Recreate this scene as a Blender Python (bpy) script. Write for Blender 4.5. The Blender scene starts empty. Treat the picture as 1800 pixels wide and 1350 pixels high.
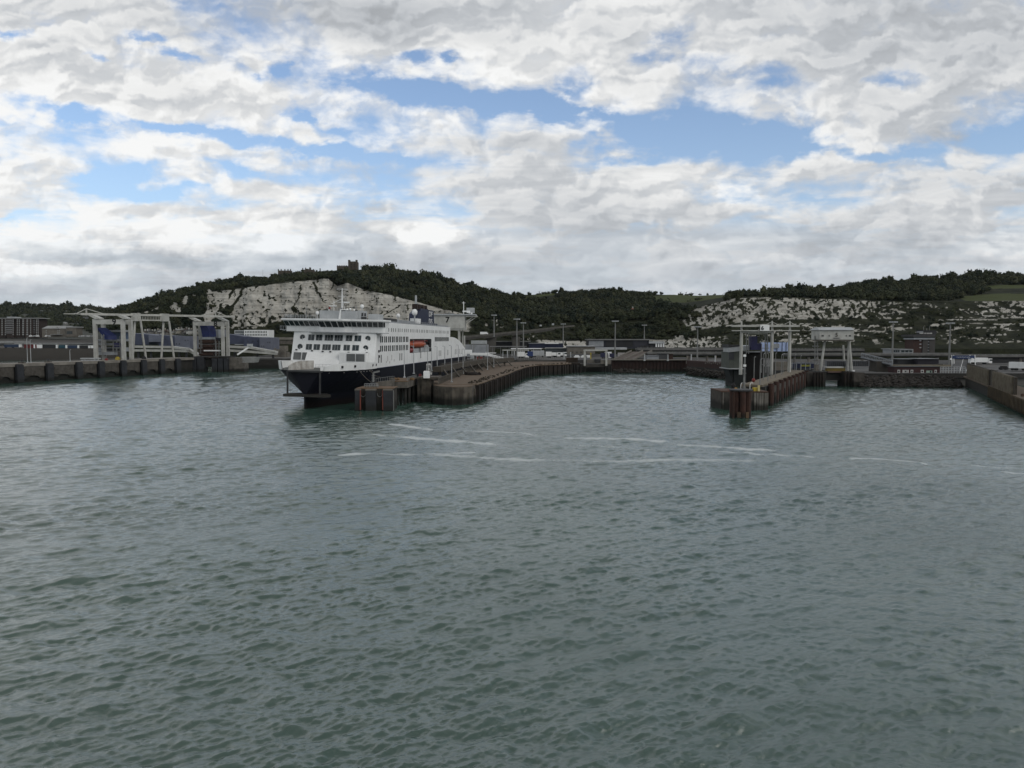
import bpy, math, random
import numpy as np
from mathutils import Vector, Matrix
R = math.radians
SC = bpy.context.scene
COL = SC.collection
random.seed(7)
rng = np.random.default_rng(11)

# ------------------------------------------------------------------ camera
CAM_H = 20.6            # eye height above the water, on the deck of a ship
FPX = 1285.0            # focal length for an 1800 px wide picture
PITCH = math.atan(80.0 / FPX)
cam_data = bpy.data.cameras.new('camera')
cam_data.sensor_width = 36.0
cam_data.lens = 36.0 * FPX / 1800.0
cam_data.clip_start = 0.5
cam_data.clip_end = 30000.0
cam = bpy.data.objects.new('camera', cam_data)
COL.objects.link(cam)
cam.location = (0, 0, CAM_H)
cam.rotation_euler = (math.pi / 2 - PITCH, 0, 0)
SC.camera = cam

# ------------------------------------------------------------------ exposure
SC.view_settings.view_transform = 'Standard'
SC.view_settings.look = 'None'
SC.view_settings.exposure = 0.0
SC.view_settings.gamma = 1.0
SC.view_settings.use_curve_mapping = False
SC.cycles.use_denoising = True
SC.cycles.sample_clamp_direct = 3.0
SC.cycles.sample_clamp_indirect = 2.0
SC.cycles.max_bounces = 6
SC.cycles.diffuse_bounces = 2
SC.cycles.glossy_bounces = 3
SC.cycles.volume_bounces = 1
SC.cycles.volume_step_rate = 4

SUN_EL, SUN_AZ = 36.0, 128.0     # azimuth from the view direction, negative = left (here: over the right shoulder)
SUN_E = 1.0
CLOUD_GAIN = 8.2
SKY_GAIN = 1.35
OVERHEAD_DIM = 0.64
BEHIND_DIM = 0.25
CT, ST = math.cos(PITCH), math.sin(PITCH)


def ray(px, py):
    a = (px - 900.0) / FPX
    b = (675.0 - py) / FPX
    return a, CT + b * ST, b * CT - ST


def P(px, py, Y):
    a, dy, dz = ray(px, py)
    t = Y / dy
    return Vector((a * t, Y, CAM_H + dz * t))


def PZ(px, py, z):
    a, dy, dz = ray(px, py)
    t = (z - CAM_H) / dz
    return Vector((a * t, dy * t, z))


def PX(px, Y):                      # world x of a picture column at depth Y (near the horizon)
    return P(px, 600, Y).x


def ZAT(py, Y):
    return P(900, py, Y).z


# ------------------------------------------------------------------ node helpers
class NT:
    def __init__(s, tree):
        s.t = tree
        s.n = tree.nodes
        s.l = tree.links

    def node(s, typ, **kw):
        n = s.n.new(typ)
        for k, v in kw.items():
            setattr(n, k, v)
        return n

    def put(s, sock, v):
        if hasattr(v, 'is_output') or isinstance(v, bpy.types.NodeSocket):
            s.l.new(v, sock)
        elif v is not None:
            if isinstance(v, (tuple, list)) and len(v) == 3 and sock.type == 'RGBA':
                v = (*v, 1)
            sock.default_value = v

    def m(s, op, a, b=None, c=None, clamp=False):
        n = s.node('ShaderNodeMath', operation=op, use_clamp=clamp)
        s.put(n.inputs[0], a)
        if b is not None: s.put(n.inputs[1], b)
        if c is not None: s.put(n.inputs[2], c)
        return n.outputs[0]

    def add(s, a, b): return s.m('ADD', a, b)
    def sub(s, a, b): return s.m('SUBTRACT', a, b)
    def mul(s, a, b): return s.m('MULTIPLY', a, b)

    def v(s, op, a, b=None, scale=None):
        n = s.node('ShaderNodeVectorMath', operation=op)
        s.put(n.inputs[0], a)
        if b is not None: s.put(n.inputs[1], b)
        if scale is not None: s.put(n.inputs['Scale'], scale)
        return n.outputs[1] if op in ('DOT_PRODUCT', 'LENGTH', 'DISTANCE') else n.outputs[0]

    def noise(s, vec, scale, detail=4, rough=0.55, dist=0.0, lac=2.0, color=False, w=None):
        n = s.node('ShaderNodeTexNoise')
        if w is not None:            # flat noise, shifted by w to a part of its own
            n.noise_dimensions = '2D'
            vec = s.v('ADD', vec, (w * 13.7, w * 7.9, 0.0))
        s.put(n.inputs['Vector'], vec)
        n.inputs['Scale'].default_value = scale
        n.inputs['Detail'].default_value = detail
        n.inputs['Roughness'].default_value = rough
        n.inputs['Lacunarity'].default_value = lac
        n.inputs['Distortion'].default_value = dist
        return n.outputs['Color'] if color else n.outputs['Fac']

    def step(s, x, lo, hi, smooth=True):
        n = s.node('ShaderNodeMapRange')
        n.interpolation_type = 'SMOOTHSTEP' if smooth else 'LINEAR'
        n.clamp = True
        s.put(n.inputs['Value'], x)
        s.put(n.inputs['From Min'], lo)
        s.put(n.inputs['From Max'], hi)
        return n.outputs[0]

    def mix(s, f, a, b, blend='MIX'):
        n = s.node('ShaderNodeMix', data_type='RGBA', blend_type=blend)
        s.put(n.inputs[0], f)
        s.put(n.inputs[6], a)
        s.put(n.inputs[7], b)
        return n.outputs[2]

    def mixf(s, f, a, b):
        n = s.node('ShaderNodeMix', data_type='FLOAT')
        s.put(n.inputs[0], f)
        s.put(n.inputs[2], a)
        s.put(n.inputs[3], b)
        return n.outputs[0]

    def xyz(s, x, y, z):
        n = s.node('ShaderNodeCombineXYZ')
        s.put(n.inputs[0], x); s.put(n.inputs[1], y); s.put(n.inputs[2], z)
        return n.outputs[0]

    def sep(s, v):
        n = s.node('ShaderNodeSeparateXYZ')
        s.put(n.inputs[0], v)
        return n.outputs[0], n.outputs[1], n.outputs[2]
# ------------------------------------------------------------------ world: sky with broken cloud
world = bpy.data.worlds.new('World')
SC.world = world
world.use_nodes = True
W = NT(world.node_tree)
W.n.clear()
wo = W.node('ShaderNodeOutputWorld')
bg = W.node('ShaderNodeBackground')
bg.inputs['Strength'].default_value = 0.1
W.l.new(bg.outputs[0], wo.inputs[0])
sky = W.node('ShaderNodeTexSky', sky_type='NISHITA')
sky.sun_disc = False
sky.sun_elevation = R(SUN_EL)
sky.sun_rotation = R(SUN_AZ)
sky.altitude = 0
sky.air_density = 1.0
sky.dust_density = 0.6
sky.ozone_density = 1.5
tc = W.node('ShaderNodeTexCoord')
dirv = W.v('NORMALIZE', tc.outputs['Generated'])
dx, dy, dz = W.sep(dirv)
zz = W.m('MAXIMUM', dz, 0.0)
den = W.add(zz, 0.085)
# a cloud sheet high overhead, seen in perspective
pu = W.m('DIVIDE', dx, den)
pv = W.m('DIVIDE', dy, den)
# directions as horizontal slope / vertical slope about the north-west
yy = W.m('MAXIMUM', dy, 0.05)
U = W.m('DIVIDE', dx, yy)
V = W.m('DIVIDE', dz, yy)
sheet = W.xyz(pu, pv, 0.0)
warpc = W.noise(sheet, 0.9, 3, 0.5, color=True, w=0.0)
warp = W.v('SCALE', W.v('SUBTRACT', warpc, (0.5, 0.5, 0.5)), scale=0.55)
sh2 = W.v('ADD', sheet, warp)
base = W.noise(sh2, 1.05, 11, 0.56, w=2.3)
sh_off = W.v('ADD', sh2, (-0.10, 0.05, 0.0))
base_off = W.noise(sh_off, 1.05, 6, 0.56, w=2.3)
big = W.noise(sheet, 0.33, 3, 0.5, w=7.1)
fine = W.noise(sh2, 4.2, 9, 0.62, w=1.3)
fine_off = W.noise(W.v('ADD', sh2, (-0.035, -0.03, 0.0)), 4.2, 6, 0.62, w=1.3)


def uv_of(px, py):
    a, y, z = ray(px, py)
    return a / y, z / y


# wandering of the gaps' outlines
UVv = W.xyz(U, V, 0.0)
wob = W.v('MULTIPLY', W.v('SUBTRACT', W.noise(W.v('MULTIPLY', UVv, (1.0, 1.7, 1.0)), 8.0, 7, 0.62, color=True, w=0.0), (0.5, 0.5, 0.5)), (0.13, 0.055, 0.0))
UVw = W.v('ADD', UVv, wob)
Uw, Vw, _ = W.sep(UVw)
# (px, py, half width, half height, tilt deg, weight): gaps of blue between the clouds
GAPS = [
    (1240, 236, 250, 36, 5, 1.0), (1010, 200, 170, 20, 10, 1.0), (790, 163, 180, 14, 7, .92), (1430, 264, 210, 16, 3, .9), (900, 182, 120, 16, 8, .9),
    (1760, 245, 90, 22, -4, .8), (1120, 280, 100, 10, -3, .5),
    (150, 205, 100, 15, 8, .74), (330, 230, 170, 11, 9, .76), (560, 265, 130, 9, 8, .66), (640, 280, 90, 9, 3, .75),
    (190, 305, 60, 12, -8, .62), (260, 335, 80, 8, 3, .65), (30, 190, 50, 20, 10, .45),
    (270, 68, 24, 12, 25, .6), (170, 92, 14, 12, 0, .5), (305, 102, 34, 9, 15, .5), (480, 128, 24, 12, 10, .55),
    (735, 102, 22, 9, 0, .5), (800, 102, 20, 9, 0, .5), (25, 64, 30, 8, 10, .5), (430, 300, 60, 9, 8, .6),
    (1180, 60, 40, 22, -20, .42), (1310, 115, 80, 20, 0, .45), (1370, 135, 50, 15, 5, .4), (1585, 138, 45, 18, 10, .42),
    (545, 215, 50, 10, 30, .5), (1145, 98, 30, 18, -30, .4), (1010, 160, 40, 22, 40, .5), (20, 384, 40, 5, 0, .4),
]
gap = None
for (gx, gy, hw, hh, tilt, wgt) in GAPS:
    u0, v0 = uv_of(gx, gy)
    sx, sy = hw / FPX, hh / FPX * 1.05
    ct_, st_ = math.cos(R(-tilt)), math.sin(R(-tilt))
    du = W.sub(Uw, u0)
    dv = W.sub(Vw, v0)
    a_ = W.mul(W.add(W.mul(du, ct_), W.mul(dv, st_)), 1 / sx)
    b_ = W.mul(W.sub(W.mul(dv, ct_), W.mul(du, st_)), 1 / sy)
    r2 = W.add(W.mul(a_, a_), W.mul(b_, b_))
    g = W.mul(W.m('EXPONENT', W.mul(r2, -0.8)), wgt)
    gap = g if gap is None else W.m('MAXIMUM', gap, g)
front = W.step(dy, 0.0, 0.25)
gap = W.mul(gap, front)

# heaped, rounded cloud heads: voronoi billows lit from the upper left


def billow(vec, scale, det):
    n_ = W.node('ShaderNodeTexVoronoi', feature='SMOOTH_F1', voronoi_dimensions='2D')
    W.put(n_.inputs['Vector'], vec)
    n_.inputs['Scale'].default_value = scale
    n_.inputs['Detail'].default_value = det
    n_.inputs['Roughness'].default_value = 0.55
    n_.inputs['Smoothness'].default_value = 0.6
    return n_.outputs['Distance']


bv = W.v('ADD', W.v('MULTIPLY', UVv, (1.0, 1.9, 0.0)), W.v('SCALE', W.v('SUBTRACT', W.noise(UVv, 9.0, 5, 0.6, color=True, w=0.0), (0.5, 0.5, 0.5)), scale=0.10))
bil = billow(bv, 7.5, 3.0)
bil_off = billow(W.v('ADD', bv, (-0.016, 0.024, 0.0)), 7.5, 3.0)
bil2 = billow(W.v('ADD', bv, (3.1, 1.7, 0.0)), 15.0, 2.0)
bil2_off = billow(W.v('ADD', bv, (3.1 - 0.008, 1.7 + 0.013, 0.0)), 15.0, 2.0)
heap = W.add(W.mul(W.sub(bil_off, bil), 1.1), W.mul(W.sub(bil2_off, bil2), 0.75))
heap = W.m('MINIMUM', W.m('MAXIMUM', heap, -0.26), 0.26)
lowmask0 = W.m('SUBTRACT', 1.0, W.step(V, 0.13, 0.235))
lowmask0 = W.mul(lowmask0, W.step(W.m('SUBTRACT', 1.0, gap), 0.25, 0.75))
cover = W.add(W.add(base, W.mul(W.sub(fine, 0.5), 0.36)), W.mul(W.sub(big, 0.5), 0.2))
uvn = W.noise(W.v('MULTIPLY', UVv, (1.0, 1.5, 1.0)), 17.0, 7, 0.6, dist=0.4, w=0.0)
cover = W.add(cover, W.mul(W.sub(uvn, 0.5), 0.27))
cover = W.add(cover, W.mul(W.sub(0.42, bil), 0.17))
cover = W.add(cover, W.mul(W.sub(0.40, bil2), W.add(0.10, W.mul(gap, 0.34))))
cover = W.sub(W.add(cover, 0.25), W.mul(gap, 0.49))
for (gx, gy, hw, hh, amt) in [(560, 20, 420, 70, .12), (900, 90, 330, 55, .07), (1560, 60, 300, 90, .08), (360, 175, 220, 30, .07), (560, 120, 170, 40, .08), (660, 60, 150, 50, .07), (250, 265, 120, 14, .06), (980, 245, 140, 16, .06), (90, 120, 160, 50, .05), (1100, 40, 200, 60, .05)]:
    u0, v0 = uv_of(gx, gy)
    a_ = W.mul(W.sub(U, u0), FPX / hw)
    b_ = W.mul(W.sub(V, v0), FPX / hh)
    cover = W.add(cover, W.mul(W.m('EXPONENT', W.mul(W.add(W.mul(a_, a_), W.mul(b_, b_)), -1.0)), amt))
cover = W.m('MAXIMUM', cover, W.mul(lowmask0, 0.64))
alpha = W.step(cover, 0.34, 0.71)
thick = W.step(cover, 0.58, 0.95)
relief = W.add(W.mul(W.sub(base, base_off), 2.0), W.mul(W.sub(fine, fine_off), 0.6))
relief = W.m('MINIMUM', W.m('MAXIMUM', relief, -0.3), 0.35)
# low bank of cloud over the land: long soft streaks
streakv = W.xyz(W.mul(U, 1.0), W.mul(V, 5.2), 0.0)
swarp = W.v('SCALE', W.v('SUBTRACT', W.noise(streakv, 2.2, 3, 0.5, color=True, w=0.0), (0.5, 0.5, 0.5)), scale=0.5)
sv = W.v('ADD', streakv, swarp)
st1 = W.noise(sv, 3.4, 9, 0.56, w=4.4)
st1o = W.noise(W.v('ADD', sv, (-0.05, 0.06, 0.0)), 3.4, 6, 0.56, w=4.4)
lowmask = W.m('SUBTRACT', 1.0, W.step(V, 0.20, 0.31))
lowmask = W.mul(lowmask, W.m('SUBTRACT', 1.0, gap))
low_rel = W.mul(W.sub(st1, st1o), 2.6)
low_tone = W.add(W.add(W.mul(W.sub(st1, 0.5), 0.9), W.mul(low_rel, 0.45)), W.mul(heap, W.mixf(W.step(V, 0.06, 0.2), 0.25, 0.8)))

# brightness of the cloud: thin edges glow, thick undersides grey
bright = W.sub(1.09, W.mul(thick, 0.14))
bright = W.add(W.add(bright, W.mul(relief, 0.20)), W.mul(heap, 0.38))
bright_low = W.add(0.99, W.mul(low_tone, 0.36))
bright = W.mixf(W.mul(lowmask, 0.8), bright, bright_low)
# brighter towards the hidden sun on the left, greyer to the right and low down
side = W.step(W.mul(U, -1.0), -0.75, 0.75, smooth=False)
bright = W.mul(bright, W.add(0.86, W.mul(side, 0.17)))
dimlow = W.step(V, 0.02, 0.16)
bright = W.mul(bright, W.add(0.875, W.mul(dimlow, 0.125)))
# heavy grey undersides high in the picture
for (gx, gy, hw, hh, amt) in [(560, 15, 330, 75, .26), (1560, 40, 330, 110, .13), (60, 20, 160, 60, .10), (900, 250, 110, 30, .14), (860, 345, 260, 60, .10), (1670, 245, 60, 22, .22),
                              (560, 465, 330, 26, .16), (1250, 430, 400, 45, .10), (240, 455, 210, 12, .20), (380, 515, 420, 22, .10)]:
    u0, v0 = uv_of(gx, gy)
    a_ = W.mul(W.sub(Uw, u0), FPX / hw)
    b_ = W.mul(W.sub(Vw, v0), FPX / hh)
    g = W.m('EXPONENT', W.mul(W.add(W.mul(a_, a_), W.mul(b_, b_)), -1.0))
    bright = W.mul(bright, W.sub(1.0, W.mul(g, amt)))
# sunlit cumulus heads in the low bank
puffv = W.xyz(W.mul(U, 1.0), W.mul(V, 1.5), 0.0)
puff = W.noise(W.v('ADD', puffv, W.v('SCALE', wob, scale=0.5)), 11.0, 8, 0.6, w=9.2)
for (gx, gy, hw, hh, amt) in [(250, 395, 330, 30, .20), (470, 420, 70, 18, .16), (765, 408, 85, 24, .34), (1285, 338, 55, 20, .26), (1780, 420, 90, 40, .14), (60, 470, 130, 14, .22),
                              (660, 335, 50, 14, .2), (1440, 460, 220, 10, .10), (1180, 345, 60, 12, .08), (400, 445, 60, 12, .10)]:
    u0, v0 = uv_of(gx, gy)
    a_ = W.mul(W.sub(Uw, u0), FPX / hw)
    dv = W.mul(W.sub(Vw, v0), FPX / hh)
    # sharper upper edge, fading below
    b_ = W.m('MULTIPLY', dv, W.mixf(W.step(dv, -0.1, 0.1), 0.8, 1.3))
    g = W.m('EXPONENT', W.mul(W.add(W.mul(a_, a_), W.mul(b_, b_)), -1.0))
    g = W.mul(g, W.step(W.add(puff, W.mul(g, 0.22)), 0.46, 0.72))
    bright = W.add(bright, W.mul(g, amt * 0.95))
bright = W.m('MINIMUM', W.m('MAXIMUM', bright, 0.30), 1.10)
warmth = W.step(bright, 0.72, 1.05)
# tint: blue-grey in the shade, near white in the light
tint = W.mix(warmth, (0.90, 0.945, 1.0), (0.995, 1.0, 0.995))
lowblue = W.m('SUBTRACT', 1.0, W.step(V, 0.03, 0.17))
tint = W.mix(W.mul(lowblue, W.sub(1.0, W.mul(warmth, 0.7))), tint, (0.84, 0.91, 1.0))
cl = W.mul(W.m('POWER', bright, 1.5), CLOUD_GAIN)
clcol = W.v('SCALE', tint, scale=cl)
hz = W.m('SUBTRACT', 1.0, W.step(V, 0.0, 0.36))
skyc = W.v('SCALE', sky.outputs[0], scale=SKY_GAIN)
skyc = W.v('MULTIPLY', skyc, (1.02, 1.06, 1.12))
skyc = W.mix(W.mul(hz, 0.5), skyc, (4.2, 5.6, 7.6))
skyc = W.mix(0.07, skyc, (6.6, 7.0, 7.4))       # thin high veil
final = W.mix(alpha, skyc, clcol)
# unseen sky overhead and behind the camera, dimmed to shape the light
behind = W.mul(W.step(dy, 0.2, -0.5), BEHIND_DIM)
over = W.mul(W.step(dz, 0.58, 0.90), OVERHEAD_DIM)
dark = W.m('MAXIMUM', behind, over)
final = W.v('SCALE', final, scale=W.sub(1.0, dark))
W.put(bg.inputs['Color'], final)
world.cycles.sampling_method = 'MANUAL'
world.cycles.sample_map_resolution = 512

# ------------------------------------------------------------------ sun, veiled by cloud
sun_d = bpy.data.lights.new('sun', 'SUN')
sun_d.energy = SUN_E
sun_d.angle = R(40)
sun_d.color = (1.0, 0.95, 0.88)
sun = bpy.data.objects.new('sun', sun_d)
COL.objects.link(sun)
_s = Vector((math.sin(R(SUN_AZ)) * math.cos(R(SUN_EL)), math.cos(R(SUN_AZ)) * math.cos(R(SUN_EL)), math.sin(R(SUN_EL))))
sun.rotation_euler = _s.to_track_quat('Z', 'Y').to_euler()
sun.location = _s * 500
# ------------------------------------------------------------------ numpy noise
def _hash(ix, iy, seed):
    h = (ix.astype(np.int64) * 374761393 + iy.astype(np.int64) * 668265263 + seed * 974634777) & 0xffffffff
    h = ((h ^ (h >> 13)) * 1274126177) & 0xffffffff
    return ((h ^ (h >> 16)) & 0xffff) / 65535.0


def vnoise(x, y, seed=0):
    x = np.asarray(x, float); y = np.asarray(y, float)
    ix = np.floor(x); iy = np.floor(y)
    fx = x - ix; fy = y - iy
    fx = fx * fx * (3 - 2 * fx); fy = fy * fy * (3 - 2 * fy)
    a = _hash(ix, iy, seed); b = _hash(ix + 1, iy, seed)
    c = _hash(ix, iy + 1, seed); d = _hash(ix + 1, iy + 1, seed)
    return (a * (1 - fx) + b * fx) * (1 - fy) + (c * (1 - fx) + d * fx) * fy


def fbm(x, y, oct=5, seed=0, gain=0.5):
    s = 0; a = 1; n = 0
    for o in range(oct):
        s = s + a * vnoise(x * 2 ** o + 17.3 * o, y * 2 ** o - 9.1 * o, seed + o)
        n += a; a *= gain
    return s / n


def sstep(x, a, b):
    t = np.clip((x - a) / (b - a), 0, 1)
    return t * t * (3 - 2 * t)


# ------------------------------------------------------------------ materials
MATS = {}


def principled(name):
    m = bpy.data.materials.new(name)
    m.use_nodes = True
    t = NT(m.node_tree)
    b = m.node_tree.nodes['Principled BSDF']
    return m, t, b


def mat(name, col, col2=None, scale=0.35, rough=0.7, streak=0.0, metal=0.0, bump=0.0, grime=None, tide=None, spec=0.4, tide_col=(0.012, 0.014, 0.01)):
    """paint, concrete, steel ...: two tones mixed by noise, rain streaks, a weed-dark tide zone where it stands in the sea"""
    if name in MATS: return MATS[name]
    def calib(c):           # scales dark base colours down, keeps pale ones
        lum = .3 * c[0] + .6 * c[1] + .1 * c[2]
        k = float(np.interp(lum, [0.0, .12, .30, .5], [.60, .62, .80, 1.0]))
        return tuple(x * k for x in c)
    col = calib(col); col2 = calib(col2) if col2 else None; tide_col = calib(tide_col)
    grime = calib(grime) if grime else None
    m, t, b = principled(name)
    b.inputs['Roughness'].default_value = rough
    b.inputs['Metallic'].default_value = metal
    b.inputs['Specular IOR Level'].default_value = spec
    geo = t.node('ShaderNodeNewGeometry')
    pos = geo.outputs['Position']
    c2 = col2 or tuple(c * 0.72 for c in col)
    n1 = t.noise(pos, scale, 6, 0.6)
    c = t.mix(t.step(n1, 0.32, 0.68), c2, col)
    n3 = t.noise(pos, scale * 9, 3, 0.6)
    c = t.mix(t.mul(t.step(n3, 0.35, 0.75), 0.25), c, c2)
    if streak:
        sv = t.v('MULTIPLY', pos, (1.0, 1.0, 0.07))
        n2 = t.noise(sv, 1.7, 5, 0.6)
        g = grime or tuple(x * 0.35 for x in col)
        c = t.mix(t.mul(t.step(n2, 0.50, 0.78), streak), c, g)
    if tide is not None:
        _, _, z = t.sep(pos)
        zz = t.add(z, t.mul(t.sub(t.noise(pos, 0.5, 5, 0.6), 0.5), 2.2))
        c = t.mix(t.mul(t.m('SUBTRACT', 1.0, t.step(zz, tide - 1.0, tide + 0.7)), 0.88), c, tide_col)
    t.put(b.inputs['Base Color'], c)
    if bump:
        bn = t.node('ShaderNodeBump')
        bn.inputs['Strength'].default_value = bump
        bn.inputs['Distance'].default_value = 0.08
        t.put(bn.inputs['Height'], t.noise(pos, 2.5, 5, 0.6))
        t.put(b.inputs['Normal'], bn.outputs[0])
    MATS[name] = m
    return m


def glass(name, col=(0.012, 0.018, 0.02), rough=0.08):
    if name in MATS: return MATS[name]
    m, t, b = principled(name)
    geo = t.node('ShaderNodeNewGeometry')
    n = t.noise(geo.outputs['Position'], 0.6, 3)
    t.put(b.inputs['Base Color'], t.mix(n, col, tuple(c * 2.2 for c in col)))
    b.inputs['Roughness'].default_value = rough
    MATS[name] = m
    return m


# ------------------------------------------------------------------ mesh builder
class MB:
    def __init__(s):
        s.v = []; s.f = []

    def poly(s, pts):
        i = len(s.v)
        s.v += [tuple(p) for p in pts]
        s.f.append(tuple(range(i, i + len(pts))))

    def _hex(s, c):      # 8 corners: bottom 0-3 ccw, top 4-7
        i = len(s.v)
        s.v += [tuple(p) for p in c]
        for q in ((0, 3, 2, 1), (4, 5, 6, 7), (0, 1, 5, 4), (1, 2, 6, 5), (2, 3, 7, 6), (3, 0, 4, 7)):
            s.f.append(tuple(i + k for k in q))

    def box(s, x0, x1, y0, y1, z0, z1):
        s._hex([(x0, y0, z0), (x1, y0, z0), (x1, y1, z0), (x0, y1, z0), (x0, y0, z1), (x1, y0, z1), (x1, y1, z1), (x0, y1, z1)])
        return s

    def cbox(s, c, sx, sy, sz, rz=0.0):     # centred in x,y; standing on c.z
        ca, sa = math.cos(rz), math.sin(rz)
        pts = []
        for z in (0, sz):
            for (a, b) in ((-sx / 2, -sy / 2), (sx / 2, -sy / 2), (sx / 2, sy / 2), (-sx / 2, sy / 2)):
                pts.append((c[0] + a * ca - b * sa, c[1] + a * sa + b * ca, c[2] + z))
        s._hex(pts)
        return s

    def bar(s, p0, p1, w, h=None, up=(0, 0, 1)):
        h = h or w
        p0 = Vector(p0); p1 = Vector(p1)
        d = (p1 - p0)
        if d.length < 1e-6: return s
        d.normalize()
        u = Vector(up)
        if abs(d.dot(u)) > 0.98: u = Vector((0, 1, 0))
        sd = d.cross(u).normalized()
        up_ = sd.cross(d).normalized()
        a = sd * (w / 2); b = up_ * (h / 2)
        s._hex([p0 - a - b, p0 + a - b, p1 + a - b, p1 - a - b, p0 - a + b, p0 + a + b, p1 + a + b, p1 - a + b])
        return s

    def tube(s, p0, p1, r0, r1=None, n=8, cap=True):
        r1 = r0 if r1 is None else r1
        p0 = Vector(p0); p1 = Vector(p1)
        d = (p1 - p0).normalized()
        u = Vector((0, 0, 1)) if abs(d.z) < 0.95 else Vector((1, 0, 0))
        a = d.cross(u).normalized(); b = d.cross(a).normalized()
        i = len(s.v)
        for p, r in ((p0, r0), (p1, r1)):
            for k in range(n):
                t = 2 * math.pi * k / n
                s.v.append(tuple(p + a * (r * math.cos(t)) + b * (r * math.sin(t))))
        for k in range(n):
            s.f.append((i + k, i + (k + 1) % n, i + n + (k + 1) % n, i + n + k))
        if cap:
            s.f.append(tuple(i + k for k in reversed(range(n))))
            s.f.append(tuple(i + n + k for k in range(n)))
        return s

    def prism(s, pts, z0, z1):             # plan outline, vertical extrusion
        n = len(pts); i = len(s.v)
        s.v += [(p[0], p[1], z0) for p in pts] + [(p[0], p[1], z1) for p in pts]
        s.f.append(tuple(i + k for k in reversed(range(n))))
        s.f.append(tuple(i + n + k for k in range(n)))
        for k in range(n):
            s.f.append((i + k, i + (k + 1) % n, i + n + (k + 1) % n, i + n + k))
        return s

    def slab(s, pts, vec):                 # any flat outline pushed along vec
        vec = Vector(vec)
        n = len(pts); i = len(s.v)
        s.v += [tuple(Vector(p)) for p in pts] + [tuple(Vector(p) + vec) for p in pts]
        s.f.append(tuple(i + k for k in range(n)))
        s.f.append(tuple(i + n + k for k in reversed(range(n))))
        for k in range(n):
            s.f.append((i + k, i + n + k, i + n + (k + 1) % n, i + (k + 1) % n))
        return s

    def ball(s, c, r, n=10, m=6, sz=1.0, z0=-1.0):
        i = len(s.v)
        rows = m + 1
        for j in range(rows):
            t = -math.pi / 2 + math.pi * j / m
            for k in range(n):
                a = 2 * math.pi * k / n
                s.v.append((c[0] + r * math.cos(t) * math.cos(a), c[1] + r * math.cos(t) * math.sin(a), c[2] + r * sz * max(math.sin(t), z0)))
        for j in range(m):
            for k in range(n):
                s.f.append((i + j * n + k, i + j * n + (k + 1) % n, i + (j + 1) * n + (k + 1) % n, i + (j + 1) * n + k))
        return s

    def rock(s, c, r, rr):
        """a broken angular boulder"""
        i = len(s.v)
        n, m = 6, 4
        ax = [r * rr.uniform(.75, 1.35) for _ in range(3)]
        rot = rr.uniform(0, 6.28)
        for j in range(m + 1):
            t = -math.pi / 2 + math.pi * j / m
            for k in range(n):
                a = 2 * math.pi * k / n + 0.5 * j
                q = rr.uniform(0.78, 1.15)
                x, y, z = ax[0] * math.cos(t) * math.cos(a) * q, ax[1] * math.cos(t) * math.sin(a) * q, 0.75 * ax[2] * math.sin(t) * q
                s.v.append((c[0] + x * math.cos(rot) - y * math.sin(rot), c[1] + x * math.sin(rot) + y * math.cos(rot), c[2] + z))
        for j in range(m):
            for k in range(n):
                s.f.append((i + j * n + k, i + j * n + (k + 1) % n, i + (j + 1) * n + (k + 1) % n, i + (j + 1) * n + k))
        return s

    def build(s, name, material, parent=None, world=True, smooth=False):
        me = bpy.data.meshes.new(name)
        v = np.array(s.v, float)
        o = bpy.data.objects.new(name, me)
        COL.objects.link(o)
        if parent is not None:
            o.parent = parent
            if world:
                q = parent
                while q is not None:
                    v = v - np.array(q.location)
                    q = q.parent
        else:
            lo, hi = v.min(0), v.max(0)
            org = np.array([(lo[0] + hi[0]) / 2, (lo[1] + hi[1]) / 2, lo[2]])
            v = v - org
            o.location = org
        me.from_pydata(v.tolist(), [], s.f)
        me.validate()
        me.materials.append(material)
        if smooth:
            me.shade_smooth()
        me.update()
        return o


def np_mesh(name, verts, faces, material, smooth=True):
    """big mesh from numpy arrays; faces (n,4) or (n,3)"""
    me = bpy.data.meshes.new(name)
    k = faces.shape[1]
    me.vertices.add(len(verts))
    me.vertices.foreach_set('co', verts.astype(np.float32).ravel())
    me.loops.add(faces.size)
    me.loops.foreach_set('vertex_index', faces.astype(np.int32).ravel())
    me.polygons.add(len(faces))
    me.polygons.foreach_set('loop_start', (np.arange(len(faces)) * k).astype(np.int32))
    me.polygons.foreach_set('use_smooth', np.full(len(faces), smooth, dtype=bool))
    me.update(calc_edges=True)
    me.materials.append(material)
    o = bpy.data.objects.new(name, me)
    COL.objects.link(o)
    return o


def attr(o, name, vals):
    a = o.data.attributes.new(name, 'FLOAT', 'POINT')
    a.data.foreach_set('value', np.asarray(vals, np.float32).ravel())


def tag(o, label=None, cat=None, group=None, kind=None):
    if label: o['label'] = label
    if cat: o['category'] = cat
    if group: o['group'] = group
    if kind: o['kind'] = kind
    return o


def thing(name, loc, label, cat, group=None, rz=0.0):
    o = bpy.data.objects.new(name, None)
    COL.objects.link(o)
    o.location = loc
    o.rotation_euler = (0, 0, rz)
    return tag(o, label, cat, group)


def copy_tree(o, parent=None):
    c = o.copy()
    COL.objects.link(c)
    if parent is not None: c.parent = parent
    for ch in [x for x in o.children]:
        copy_tree(ch, c)
    return c


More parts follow.
